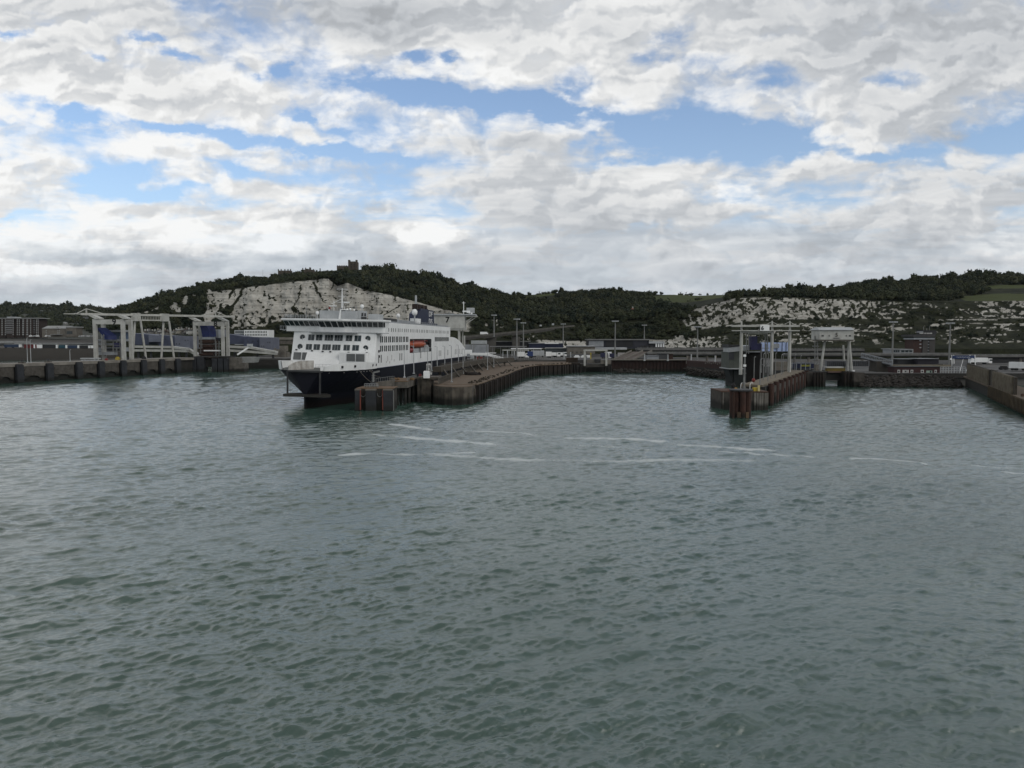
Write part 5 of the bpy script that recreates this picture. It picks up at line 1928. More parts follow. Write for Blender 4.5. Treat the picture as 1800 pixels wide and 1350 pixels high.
mb = MB(); q = P(47.5, 588, 688); mb.box(q.x - .9, q.x + .9, q.y - .2, q.y + .2, q.z, q.z + .3); mb.build('lamp_head', LGREY, o)

# apartment block
Y = 905
ap = thing('apartment_building', P(35, 593, Y), 'long brown brick apartment block on the left seafront', 'building')
for (a, b_, t_) in ((-95, 10, 560), (10, 24, 558.5), (24, 42, 559.5), (42, 58, 559.5), (58, 70, 560)):
    mb = MB(); fbox(mb, a, b_, t_, 594, Y + (0 if a in (10, 42) else 2.5), 16); mb.build('wall', BRICK, ap)
mb = MB(); fbox(mb, -96, 70.5, 558.6, 560, Y - .8, 20); mb.build('roof', PALER, ap); mb = MB(); fbox(mb, 12, 24, 556.8, 558.5, Y + 1, 14); mb.build('roof_house', LGREY, ap)
PALEW = mat('pale_window_bay', (0.42, 0.43, 0.42), (0.28, 0.29, 0.29), scale=3, rough=.5)
for (a, b_) in ((-40, -37), (-20, -17), (2.5, 4.5), (8.5, 10), (22.2, 23.8), (29.5, 31), (33, 34.5), (39, 42), (46.5, 49), (53, 54.5), (63.5, 65.2), (66.5, 67.7)):
    mb = MB()
    for k in range(9): fbox(mb, a, b_, 561.5 + k * 3.2, 563.4 + k * 3.2, Y - .35, .3)
    mb.build('window_column', PALEW, ap)
mb = MB()
for k in range(8): fbox(mb, 10.5, 21, 562.4 + k * 3.2, 563.2 + k * 3.2, Y - .7, .7); fbox(mb, 55, 61, 562.4 + k * 3.2, 563.2 + k * 3.2, Y + 1.5, .9)
mb.build('balcony', LGREY, ap)
# stone building with gable
Y = 880
sb = thing('stone_building', P(105, 592, Y), 'pale stone building with a small gable right of the apartments', 'building')
mb = MB(); fbox(mb, 73.5, 117, 577.5, 593, Y, 16); fbox(mb, 117, 128, 580, 593, Y + 2, 14); mb.build('wall', STONE, sb)
mb = MB()
for (a, b_, e, rg) in ((73, 118, 577.5, 572.5),):
    p0, p1 = P(a, e, Y - .6), P(b_, e, Y - .6); zr = ZAT(rg, Y)
    mb.slab([(p0.x, Y - .6, p0.z), (p0.x + 2, Y + 8, zr), (p0.x, Y + 17, p0.z)], (p1.x - p0.x, 0, 0))
p0 = P(96, 578, Y - 1); p1 = P(105, 578, Y - 1); mb.slab([(p0.x, Y - 1, p0.z), (p1.x, Y - 1, p0.z), ((p0.x + p1.x) / 2, Y - 1, p0.z + 2.6)], (0, 9, 0))
mb.build('roof', PALER, sb)
for px in (80.5, 101, 103.5):
    for k in range(3):
        mb = MB(); fbox(mb, px, px + 1.3, 580 + k * 3.2, 581.9 + k * 3.2, Y - .25, .2); mb.build('window', PALEW, sb)
mb = MB(); fbox(mb, 88, 107, 587.3, 588.2, Y - 4, 4.2); mb.build('canopy', PALER, sb)
mb = MB(); fbox(mb, 116, 135, 575.5, 592, Y - 3, 12); w = mb.build('wall', STONE, sb)
mb = MB(); fbox(mb, 115.5, 136, 574, 576, Y - 3.5, 13); mb.build('roof', PALER, sb)
mb = MB(); fbox(mb, 117, 127, 582, 587, Y - 3.3, .3); mb.build('window', GLASS, sb)
o = thing('church', P(73, 576, 980), 'small pale church with a pointed spire behind the apartments', 'church')
mb = MB(); q = P(73, 573, 985); mb.tube(q, q + Vector((0, 0, 6)), 1.5, .05, 4); mb.build('spire', PALER, o)
mb = MB(); fbox(mb, 70, 80, 573, 581, 985, 10); mb.build('nave', LGREY, o)


def house(a, b_, pe, pr, pb, Y, wall, roof, label, group, chim=True):
    o = thing('house', P((a + b_) / 2, pb, Y), label, 'house', group)
    mb = MB(); fbox(mb, a, b_, pe, pb + 2.5, Y, 9); mb.build('wall', wall, o)
    p0, p1 = P(a - .4, pe, Y - .5), P(b_ + .4, pe, Y - .5); zr = ZAT(pr, Y)
    mb = MB(); mb.slab([(p0.x, Y - .5, p0.z), (p0.x, Y + 4.5, zr), (p0.x, Y + 9.5, p0.z)], (p1.x - p0.x, 0, 0))
    r_o = mb.build('roof', roof, o)
    if chim:
        mb = MB(); mb.cbox((p0.x + (p1.x - p0.x) * .2, Y + 4.5, zr - .5), 1, 1, 2.0); mb.build('chimney', wall, r_o)
    for k in range(max(1, int((b_ - a) / 3))):
        mb = MB(); x0 = a + .8 + k * 3; fbox(mb, x0, x0 + 1.2, pe + .6, pe + 1.8, Y - .2, .2); mb.build('window', GLASS, o)
    return o


rq = random.Random(21)
WT = [mat('render_cream', (0.36, 0.34, 0.29), rough=.9), mat('render_white', (0.46, 0.46, 0.44), rough=.9), mat('render_grey', (0.27, 0.26, 0.25), rough=.9), BRICK]
RF = [SLATE, PALER, mat('tile_brown', (0.10, 0.07, 0.055), rough=.9)]
for k in range(26):      # the town climbing the valley on the left
    px = 66 + rq.random() * 100; py = 556 + rq.random() * 14
    if k < 4: px = 28 + k * 8; py = 548
    Y = 1300 + (575 - py) * 34
    w = 4 + rq.random() * 7
    house(px - w / 2, px + w / 2, py - 2.2, py - 4, py, Y, WT[rq.randrange(3)], RF[rq.randrange(2)], 'small pale house among the trees of the valley town', 'houses of the valley town', False)
for k in range(22):      # terraces under the cliff
    px = 250 + k * 4.6 + rq.random() * 2; py = 588 - rq.random() * 3 - (2 if px > 305 else 0)
    house(px - 2, px + 2, py - 3.5, py - 5.6, py, 640 + rq.random() * 12, WT[rq.randrange(3)], RF[rq.randrange(3)], 'small terraced house at the foot of the wooded slope between the gantries', 'terraced houses below the cliff wood')
for k, (a, b_) in enumerate(((308, 330), (330, 341))):
    house(a, b_, 581 + k, 578.5 + k, 586, 660 + k * 6, WT[1 + k], PALER, ('long pale house with a flat pitched roof below the wood', 'pale house end just left of gantry 8')[k], None, False)
# vehicles parked on the front
for k, px in enumerate((141, 144.5, 147.5, 151, 154, 158, 161, 165, 54, 61, 66, 82, 86)):
    Y = 850; py = 592.5 if px > 100 else 592
    o = thing('parked_car', P(px, py, Y), 'small pale car parked on the left seafront', 'car', 'cars parked on the left seafront')
    mb = MB(); q = P(px, py, Y); mb.cbox((q.x, q.y, q.z + .3), 3.6, 1.7, .8); mb.cbox((q.x, q.y, q.z + 1.1), 2.2, 1.5, .6); mb.build('body', WHITE if k % 3 else LGREY, o)

# blue clad sheds behind the ramps
def shed(a0, t0, b1, t1, pb, Y, dep, m_, label, doors=()):
    o = thing('warehouse', P((a0 + b1) / 2, pb, Y), label, 'warehouse', 'blue clad sheds behind the ramps')
    p0, p1 = P(a0, t0, Y), P(b1, t1, Y); zb = ZAT(pb, Y)
    mb = MB(); mb.slab([(p0.x, Y, zb), (p1.x, Y, zb), p1, p0], (0, dep, 0)); w = mb.build('wall', m_, o)
    for (a, b_, c, d) in doors:
        mb = MB(); fbox(mb, a, b_, c, d, Y - .25, .25); mb.build('panel', DGREY, o)
    n_ = max(2, int((b1 - a0) / 11))
    mb = MB()
    for k in range(1, n_):
        x = p0.x + (p1.x - p0.x) * k / n_; zt = p0.z + (p1.z - p0.z) * k / n_
        mb.box(x - .12, x + .12, Y - .12, Y - .01, zb, zt - .2)
    mb.build('seam', m_, o)
    return o


shed(228, 585.5, 262, 588, 606, 560, 20, BLUEB, 'slate blue shed with a sloping top left of the first blue bay')
shed(261, 588, 283, 590, 601, 556, 18, BLUEL, 'pale blue glazed bay between the girder supports', ())
shed(279, 589, 308, 590.5, 609, 558, 22, BLUEB, 'slate blue shed behind the second girder support', [(290, 291.3, 595, 597), (301, 302.3, 595, 597), (294, 295.3, 604, 606), (301.5, 303, 604, 606)])
shed(307, 590.5, 333, 590.5, 613, 552, 22, BLUEL, 'pale blue corner shed left of gantry 8', [(309.5, 310.8, 603.5, 605.5), (314.5, 316, 603.5, 605.5), (325, 326.2, 597.5, 599), (329.5, 331, 597.5, 599)])
shed(400, 587, 430, 592, 605, 556, 20, BLUEB, 'slate blue shed just right of gantry 8')
shed(428, 592, 457, 593, 611, 552, 20, BLUEB, 'slate blue shed below the white office block', [(435, 436.3, 599, 601), (444, 445.3, 599, 601), (452, 453.3, 599, 601), (444, 445.3, 607.5, 609.5), (452, 453.3, 607.5, 609.5)])
shed(456, 592.5, 476, 593.5, 615, 549, 20, BLUEL, 'pale blue shed nearest the ferry', [(459, 460.2, 607.5, 609.2), (463, 464.2, 607.5, 609.2), (470, 471, 601, 602.6), (473.5, 474.5, 601, 602.6)])
shed(366, 580, 386, 579, 592, 566, 18, BLUEL, 'pale blue block framed by the legs of gantry 8')
# white office block with two rows of windows
Y = 640
wb = thing('office_building', P(443, 593, Y), 'white flat roofed office block with two rows of dark windows', 'building')
mb = MB(); fbox(mb, 429, 473, 580, 606, Y, 14); mb.build('wall', WHITE, wb)
mb = MB(); fbox(mb, 412, 429.5, 580.5, 606, Y + 2, 12); mb.build('wall', LGREY, wb)
for r_ in (582, 587):
    for k in range(14):
        mb = MB(); x0 = 431 + k * 2.8; fbox(mb, x0, x0 + 1.3, r_, r_ + 3, Y - .2, .25); mb.build('window', GLASS, wb)
    for k in range(9):
        mb = MB(); x0 = 413.5 + k * 1.75; fbox(mb, x0, x0 + 1.1, r_, r_ + 3.2, Y + 1.8, .25); mb.build('window', GLASS, wb)
# grey flyover behind the ferry's bow
o = thing('flyover', P(490, 606, 600), 'grey concrete flyover passing behind the bow of the ferry', 'flyover')
mb = MB(); fbox(mb, 476, 540, 593, 597, 600, 10); mb.build('parapet', CONCD, o)
mb = MB(); fbox(mb, 476, 540, 598, 605, 601, 9); mb.build('deck', CONC, o)
mb = MB(); fbox(mb, 478, 500, 608, 618, 590, 10); mb.build('abutment', CONCD, o)
mb = MB()
for k in range(10): q = P(479 + k * 2.4, 622, 540 - k); mb.cbox((q.x, q.y, 7), 1.4, 1.2, 4 + (k * 37 % 5) * .6)
fbox(mb, 480, 505, 619, 625, 535, 6, zlow=6)
tag(mb.build('ramp_gear', STONE), 'cluttered grey ramp machinery on the quay behind the ferry bow', 'machinery')
# ------------------------------------------------------------------ gantry house 7 behind the ferry
Y = 432
b7 = thing('gantry_house', P(789, 600, Y), 'white steel gantry house marked 7 on legs behind the stern of the ferry', 'gantry')
mb = MB(); fbox(mb, 759, 817, 553.5, 577.5, Y, 14); mb.build('house', CREAM, b7)
mb = MB(); fbox(mb, 758, 836, 552, 554, Y - 1, 15); mb.build('roof', LGREY, b7)
mb = MB(); fbox(mb, 788, 790, 549, 552, Y + 4, 2); fbox(mb, 782, 798, 550.5, 552.2, Y + 6, 6); mb.build('roof_gear', GALV, b7)
o_ = P(786.5, 562.5, Y - .08) - b7.location
text('number', '7', 4.6, o_, (R(90), 0, 0), MARK, b7, .03, .15)
for px0, px1, py0, py1, yy in ((805, 809, 578, 604, 1), (812, 814, 578, 606, 12), (776, 779, 578, 600, 6), (815, 817.5, 590, 606, 2)):
    mb = MB(); fbox(mb, px0, px1, py0, py1, Y + yy, 2, zlow=6.9); mb.build('leg', CREAM, b7)
mb = MB(); fbox(mb, 791, 818, 577.5, 580.5, Y + .5, 13); mb.build('base_beam', CREAM, b7)
mb = MB()
mb.bar(P(818, 566, Y + 2), P(835, 555, Y + 2), .6); mb.bar(P(818, 570, Y + 2), P(839, 556, Y + 2), .5); fbox(mb, 818, 839, 555, 557, Y, 5)
mb.build('bracket', CREAM, b7)
mb = MB(); fbox(mb, 820, 834, 541, 550, Y + 4, 3); mb.build('cabin', LGREY, b7)
mb = MB(); mb.bar(P(815, 555, Y + 2), P(815, 530, Y + 2), .4); mb.bar(P(812, 532.5, Y + 2), P(818, 532.5, Y + 2), .25); fbox(mb, 813, 826, 546, 548.5, Y + 2, 2)
for px, py in ((822, 550), (825, 551), (829, 553)): mb.cbox(P(px, py, Y + 1), 1.0, .9, 1.2)
mb.build('aerial_mast', WHITE, b7)

# ------------------------------------------------------------------ centre pier: long deck, sheet piling, lamp posts
PILE = mat('rusty_sheet_pile', (0.046, 0.034, 0.027), (0.026, 0.021, 0.018), scale=.6, rough=.9, streak=.6, grime=(0.02, 0.014, 0.011), tide=2.0)
BROWND = mat('brown_weedy_deck', (0.225, 0.165, 0.11), (0.16, 0.12, 0.085), scale=.35, rough=.95, bump=.4)
CONCP = mat('pier_concrete', (0.175, 0.155, 0.125), (0.085, 0.073, 0.06), scale=.4, rough=.9, streak=.8, grime=(0.04, 0.032, 0.026), tide=2.4, bump=.3)

# right-hand edge of the pier at the water, and deck edge above it
EDGE_W = [(836, 707), (850, 701), (868, 692), (890, 682), (905, 673), (925, 664), (945, 660), (985, 658), (1003, 656)]
PT = 5.9
edge = [PZ(a, b_, 0) for a, b_ in EDGE_W]
# left-hand edge: the fence line (on deck level)
FENCE = [(771, 676), (790, 668), (812, 659), (830, 652), (850, 645), (866, 641), (905, 636.5), (945, 634.5), (988, 632.5)]
dl = [PZ(a, b_, PT) for a, b_ in FENCE]
pier = thing('centre_pier', edge[0], 'long brown decked pier with rusty sheet piling right of the ferry', 'pier')
nose = [PZ(758, 707, 0), PZ(757, 704, 0), PZ(767, 711, 0), PZ(800, 713, 0), PZ(830, 710, 0)]
mb = MB()
plan = [(p.x, p.y) for p in edge] + [(p.x, p.y) for p in reversed(dl)]
# body
mb.prism(plan, -2, PT - .35)
mb.build('sheet_piling', PILE, pier)
mb = MB()
rq = random.Random(3)
for p0, p1 in zip(edge[:-1], edge[1:]):        # ribs of the piling
    L = (p1 - p0).length; n = max(2, int(L / 3.2))
    d = (p1 - p0).normalized(); out = Vector((d.y, -d.x, 0))
    for k in range(n):
        q = p0.lerp(p1, (k + .5) / n)
        mb.slab([q - d * .55 + Vector((0, 0, -2)), q + d * .55 + Vector((0, 0, -2)), q + d * .55 + Vector((0, 0, PT - .7 + rq.random() * .3)), q - d * .55 + Vector((0, 0, PT - .7))], out * (.55 + .5 * (k % 3 == 0)))
mb.build('pile_rib', PILE, pier)
mb = MB()
plan2 = [(p.x + .5, p.y - .2) for p in edge] + [(p.x, p.y) for p in reversed(dl)]
mb.prism(plan2, PT - .34, PT)
mb.build('deck', BROWND, pier)
# rounded concrete nose
c = [PZ(757, 702, 0), PZ(763, 709, 0), PZ(775, 711.5, 0), PZ(795, 713, 0), PZ(815, 712.5, 0), PZ(830, 710.5, 0), PZ(836, 706.5, 0)]
nosep = [(p.x, p.y) for p in c] + [(edge[1].x - .4, edge[1].y), (dl[1].x, dl[1].y), (c[0].x, c[0].y + 10)]
mb = MB(); mb.prism(nosep, -2, 5.6)
for k in range(5):
    a, b_ = c[k + 1], c[k + 2]
    q = a.lerp(b_, .5)
    mb.cbox((q.x, q.y, .0), 1.2, .5, 4.6 - (k % 2) * .8)
mb.build('pier_nose', CONCP, pier)
mb = MB(); mb.prism([(x * .999, y + .6) for x, y in nosep], 5.6, 5.75); mb.build('nose_deck', BROWND, pier)
# fence posts along the left edge
mb = MB()
zr = Vector((0, 0, 2.1))
for p0, p1 in zip(dl[:-1], dl[1:]):
    L = (p1 - p0).length; n = max(2, int(L / 2.5))
    mb.bar(p0 + zr, p1 + zr, .14); mb.bar(p0 + zr * .55, p1 + zr * .55, .1)
    for k in range(n):
        q = p0.lerp(p1, k / n); mb.bar(q, q + zr * 1.03, .30)
mb.build('fence', mat('weathered_rail', (0.17, 0.155, 0.13), (0.12, 0.11, 0.095), rough=.9), pier)
# clumps of weeds and debris along the deck
mb = MB()
for k in range(150):
    i = rq.randrange(len(edge) - 1); q = edge[i].lerp(edge[i + 1], rq.random())
    mb.rock((q.x - rq.random() * 3.5, q.y + 1 + rq.random() * 2, PT + .1), .18 + rq.random() * .35, rq)
o = mb.build('weeds', mat('dry_weeds', (0.07, 0.055, 0.035), (0.045, 0.038, 0.028), rough=.95), pier)
o['kind'] = 'stuff'
mb = MB(); q = PZ(831, 659, PT); mb.ball((q.x, q.y, PT), 3.4, 12, 6, .38, z0=0)
for k in range(14): mb.rock((q.x - 3 + 6 * rq.random(), q.y - 1 + 2 * rq.random(), PT + .2 + .5 * rq.random()), .7, rq)
tag(mb.build('spoil_heap', mat('dark_spoil', (0.022, 0.013, 0.010), (0.014, 0.01, 0.008), rough=.95)), 'low dark heap of spoil lying on the brown pier deck by its fence', 'heap')

# raised service trestle between pier and ferry
TR = [(768, 645, 261), (800, 639.5, 292), (830, 634.5, 330), (860, 630.5, 372), (900, 629, 405)]
tr = [P(a, b_, y) for a, b_, y in TR]
trestle = thing('trestle', tr[0], 'raised brown steel service trestle running beside the ferry', 'trestle')
mb = MB()
for p0, p1 in zip(tr[:-1], tr[1:]):
    mb.bar(p0 - Vector((0, 0, .9)), p1 - Vector((0, 0, .9)), 3.0, 1.9)
mb.build('deck', mat('trestle_steel', (0.115, 0.10, 0.078), (0.075, 0.065, 0.05), scale=.6, rough=.9, streak=.4), trestle)
mb = MB()
for p0, p1 in zip(tr[:-1], tr[1:]):
    n = max(2, int((p1 - p0).length / 2.2))
    for k in range(n):
        q = p0.lerp(p1, k / n) + Vector((1.5, 0, 0)); mb.bar(q, q + Vector((0, 0, 1.1)), .14)
    a, b_ = p0 + Vector((1.5, 0, 1.1)), p1 + Vector((1.5, 0, 1.1)); mb.bar(a, b_, .12); mb.bar(a - Vector((0, 0, .5)), b_ - Vector((0, 0, .5)), .1)
mb.build('railing', mat('weathered_rail'  , (0.17, 0.155, 0.13)), trestle)
for p0, p1 in zip(tr[:-1], tr[1:]):
    n = max(2, int((p1 - p0).length / 13))
    for k in range(n):
        q = p0.lerp(p1, (k + .3) / n)
        mb = MB(); mb.bar(q + Vector((0, 0, -1)), Vector((q.x, q.y, 0)), .9); mb.bar(q + Vector((1.4, -1, -1.2)), Vector((q.x + 4.2, q.y - 3, PT)), .55)
        mb.build('support', CONC, trestle)
# concrete foot under the front end of the trestle
mb = MB()
a = PZ(736, 707, 0)
x0, x1 = PX(733, 236), PX(757, 236)
mb.box(x0, x1, 236, 245, -2, ZAT(667, 236)); mb.box(PX(741, 236), PX(748, 236), 235.2, 236, -1, ZAT(668, 236)); mb.box(PX(731, 234), PX(770, 234), 235.5, 246, ZAT(667, 236) + .003, ZAT(663, 236))
tag(mb.build('concrete_pier', CONCP), 'tall grey concrete pier between the fendered dolphin and the round pier nose', 'pier')
mb = MB(); q = P(750, 659, 234); mb.cbox((q.x, q.y, ZAT(664.5, 234)), 1.9, 1.6, 2.1); mb.cbox((q.x, q.y - .82, ZAT(662, 234)), .8, .1, .8); mb.cbox((q.x, q.y, ZAT(664.5, 234) + 2.1), 1.6, 1.3, .18)
tag(mb.build('cabinet', WHITE), 'white cabinet standing on the concrete pier below the hull letters', 'cabinet')
o = thing('lifebuoy', P(738.5, 660, 236), 'red lifebuoy on the rail left of the white cabinet', 'lifebuoy')
mb = MB(); q = P(738.5, 659.5, 234)
for k in range(12):
    a0, a1 = k * math.pi / 6, (k + 1) * math.pi / 6
    mb.tube((q.x + .35 * math.cos(a0), q.y, q.z + .35 * math.sin(a0)), (q.x + .35 * math.cos(a1), q.y, q.z + .35 * math.sin(a1)), .13, None, 6)
mb.build('ring', REDP, o)

# ---- fendered dolphin in front of the ferry
DY = 208.0
dol = thing('fender_dolphin', P(656, 728, DY), 'big dark fendered dolphin in the water in front of the ferry', 'dolphin')
zt = ZAT(684, DY); zb = -1.5
x = lambda px: PX(px, DY)
mb = MB(); mb.prism([(x(626), DY + .8), (x(688), DY + .3), (x(689), DY + 8), (x(627), DY + 9)], zb, zt); mb.build('core', mat('dark_core', (0.075, 0.068, 0.058), (0.04, 0.036, 0.031), scale=.8, rough=.9, streak=.6, tide=2.5), dol)
for a, b_, dy in ((622.5, 633, .4), (642, 660.5, 0), (673, 689, -.1)):
    mb = MB(); mb.box(x(a), x(b_), DY + dy - .6, DY + dy + .9, .05, zt - .35); mb.box(x(a) + .15, x(b_) - .15, DY + dy - .75, DY + dy - .62, 3.0, zt - .5); mb.build('fender_panel', FENDER, dol)
    mb = MB(); mb.box(x(a), x(b_), DY + dy - .7, DY + dy + .9, zt - .34, zt + .06); mb.build('panel_cap', STONE, dol)
mb = MB(); mb.prism([(x(624), DY + .9), (x(690), DY + .2), (x(690.5), DY + 8), (x(626), DY + 9)], zt + .062, zt + .3); mb.build('deck', mat('ochre_deck', (0.25, 0.16, 0.095), (0.17, 0.12, 0.08), rough=.9), dol)
for px in (632.7, 672.2):
    mb = MB(); mb.bar((x(px), DY - .55, .3), (x(px) + .05, DY - .5, zt - .2), .28); mb.build('ladder', mat('orange_ladder', (0.30, 0.075, 0.045), (0.22, 0.055, 0.04), rough=.7), dol)
for px in (637, 666.5):
    mb = MB()
    for k in range(8):
        a0, a1 = math.pi * (1 + k / 8), math.pi * (1 + (k + 1) / 8)
        mb.tube((x(px) + .75 * math.cos(a0), DY + .1, zt - 1.2 + 1.0 * math.sin(a0)), (x(px) + .75 * math.cos(a1), DY + .1, zt - 1.2 + 1.0 * math.sin(a1)), .09, None, 5)
    mb.build('chain', GALV, dol)
mb = MB()
for px in range(636, 662, 3): mb.bar((x(px), DY + 3, zt + .3), (x(px), DY + 3, zt + 1.35), .08)
mb.bar((x(636), DY + 3, zt + 1.35), (x(660), DY + 3, zt + 1.35), .09); mb.bar((x(636), DY + 3, zt + .8), (x(660), DY + 3, zt + .8), .07)
mb.build('railing', LGREY, dol)
mb = MB(); mb.tube((x(690.3), DY + .2, -1), (x(690.3), DY + .2, zt - .3), .16, .16, 6); mb.build('pipe', GALV, dol)
rr_ = random.Random(8)
mb = MB()
for k in range(9): q = (x(636 + k * 2.6), DY + 2 + rr_.random() * 3, zt + .3); mb.tube(q, (q[0] + .5, q[1] + .2, q[2] + .15), .3, .3, 7)
tag(mb.build('rope_coils', ROPE), 'coils of mooring rope lying on the fendered dolphin', 'rope')
# mast with ladder cage
cm = thing('access_mast', P(657, 678, DY + 4), 'grey access mast with a bent top on the fendered dolphin', 'mast')
mb = MB(); mb.tube(P(656, 680, DY + 5), P(656.5, 655, DY + 5), .32, .25, 7); mb.bar(P(656.5, 655, DY + 5), P(667, 652.5, DY + 5), .5)
for k in range(6): q = P(656.3, 660 + k * 3, DY + 5); mb.bar(q - Vector((.5, 0, 0)), q + Vector((.5, 0, 0)), .18)
mb.build('pole', GALV, cm)
mb = MB(); mb.cbox(P(656, 678, DY + 4.2), 1.3, 1.2, 1.1); mb.build('winch', DGREY, cm)

# walkway and platform behind the dolphin
wk = thing('walkway_platform', P(700, 690, 228), 'concrete walkway platform on piles behind the fendered dolphin', 'platform')
mb = MB()
q = [P(660, 680, 216), P(692, 679, 222), P(693, 668, 232), P(662, 669, 226)]
mb.slab([P(661, 681, 216), P(692, 678, 222), P(692, 668, 222), P(661, 672, 216)], (0, 3.5, 0)); mb.build('gangway', CONC, wk)
Yp = 224
xa, xb, xc = PX(692, Yp), PX(715, Yp), PX(731.5, Yp + 16)
z0, z1 = ZAT(682, Yp), ZAT(671, Yp)
mb = MB(); mb.prism([(xa, Yp), (xb, Yp), (xc, Yp + 16), (xc - 9, Yp + 18), (xa - 1, Yp + 6)], z0, z1); mb.build('slab', CONC, wk)
mb = MB(); mb.prism([(xa - .1, Yp - .1), (xb + .1, Yp - .1), (xc + .1, Yp + 16), (xc - 9, Yp + 18.1), (xa - 1.1, Yp + 6)], z1 + .003, z1 + .25); mb.build('deck', mat('ochre_deck', (0.25, 0.16, 0.095)), wk)
mb = MB()
for k in range(14):
    t_ = k / 13; q = Vector((xb, Yp, z1 + .25)).lerp(Vector((xc, Yp + 16, z1 + .25)), t_); mb.bar(q, q + Vector((0, 0, 1.1)), .12)
mb.bar((xb, Yp, z1 + 1.35), (xc, Yp + 16, z1 + 1.35), .12); mb.bar((xb, Yp, z1 + .8), (xc, Yp + 16, z1 + .8), .1)
for k in range(9):
    q = P(661 + k * 4, 671.5 - k * .5, 215.8 + k * .7); mb.bar(q, q + Vector((0, 0, 1.1)), .1)
mb.bar(P(661, 671.5, 215.8) + Vector((0, 0, 1.1)), P(693, 667.5, 221.4) + Vector((0, 0, 1.1)), .1)
mb.build('railing', GALV, wk)
for px, yy in ((697, 3), (711, 4), (718, 8), (726, 14), (704, 10)):
    mb = MB(); xq = PX(px, Yp + yy); mb.tube((xq, Yp + yy, -2), (xq, Yp + yy, z0), .55, .55, 9); mb.build('pile', DARKC, wk)
mb = MB(); mb.box(PX(702, Yp + 5), PX(733, Yp + 14), Yp + 17, Yp + 20, -2, z0); mb.build('back_wall', DARKC, wk)
for px, py, mt, lab, nm in ((687, 664, ROPE, 'tangle of pink rope on the walkway platform', 'rope'), (699, 662, mat('tan_canvas', (0.30, 0.19, 0.10), rough=.9), 'tan canvas bundle on the walkway platform', 'bundle'), (723, 655, mat('tan_canvas', (0.3, .19, .1)), 'larger tan bundle at the back of the walkway platform', 'bundle')):
    mb = MB(); q = P(px, py + 3, 229)
    for k in range(5): mb.rock((q.x + rr_.uniform(-.8, .8), q.y + rr_.uniform(-.6, .6), z1 + .6), .45, rr_)
    tag(mb.build(nm, mt), lab, nm)

# lamp posts beside the ferry
LP = [(711, 614, 664, 232, 'first tall lamp post beside the ferry, standing on the walkway platform'), (727.5, 609, 657, 244, 'second tall lamp post beside the ferry, below the funnel mast'),
      (752, 609, 655, 262, 'tall lamp post in front of the white hull letters, left of a close pair'), (759, 612, 652, 268, 'lamp post in front of the hull letters with a short neighbour'), (768.5, 609.5, 647, 276, 'lamp post just right of the hull letters'),
      (782, 609, 645, 290, 'lamp post beside the aft slots of the ferry'), (794, 608, 672, 246, 'tallest lamp post, standing on the brown pier deck by its fence'), (806, 607, 640, 318, 'lamp post near the rounded stern of the ferry'), (817, 614, 640, 330, 'lamp post against the stern edge of the ferry'),
      (814, 622, 657, 300, 'short lamp post on the pier fence near the dark heap'), (857, 618, 650, 345, 'lamp post on the pier in front of the white ramp'), (868, 625, 645, 365, 'small lamp post at the foot of the white ramp')]
for px, pt, pb, Yl, lab in LP:
    b_ = P(px, pb, Yl); tp = P(px, pt, Yl)
    lamp_post(b_, tp.z - b_.z, lab, 'lamp posts beside the ferry', -.8, 1, r=.17)

# white ramp down behind the ferry
o = thing('elevated_road', P(860, 630, 420), 'white edged vehicle ramp sloping down behind the stern of the ferry', 'ramp')
mb = MB()
for a, b_ in (((826, 620.5), (856, 621)), ((856, 621), (886, 629.5))):
    q0, q1 = P(a[0], a[1], 400), P(b_[0], b_[1], 400)
    mb.slab([q0, q1, q1 - Vector((0, 0, 1.25)), q0 - Vector((0, 0, 1.25))], (0, 7, 0))
mb.build('deck', WHITE, o)
for px in (835, 842, 850, 862, 868):
    q = P(px, 624, 402); mb = MB(); mb.box(q.x - .4, q.x + .4, 402, 404, 6.9, q.z); mb.build('pillar', STONE, o)
mb = MB(); fbox(mb, 853, 872, 620, 621, 404, 2); mb.build('handrail', WHITE, o)
mb = MB(); fbox(mb, 818, 829, 615, 622, 408, 4); tag(mb.build('cabin', WHITE), 'small white cabin beside the stern of the ferry', 'cabin')
mb = MB(); fbox(mb, 838, 848, 627, 633, 425, 3); tag(mb.build('crate', REDP), 'red container in the shade under the white ramp', 'container')
mb = MB(); fbox(mb, 827, 833, 626, 632, 425, 3); mb.cbox((PX(835, 425), 425, 7), 2, 2, 2.5); tag(mb.build('crate', LGREY), 'grey equipment box under the white ramp by the stern', 'box')
# grey gantry sign frame and terminal building behind
o = thing('sign_gantry', P(842, 612, 470), 'grey sign gantry with a perforated panel behind the white ramp', 'gantry')
mb = MB(); fbox(mb, 828, 856, 598.5, 604.5, 470, .6); mb.build('panel', LGREY, o)
for px in (828.5, 833, 855.5): mb = MB(); mb.bar(P(px, 604, 470.5), P(px, 625, 470.5), .5); mb.build('post', GALV, o)
mb = MB(); fbox(mb, 814, 858, 606, 627, 520, 12); tag(mb.build('building', GREYP), 'plain grey building behind the perforated sign gantry', 'building')

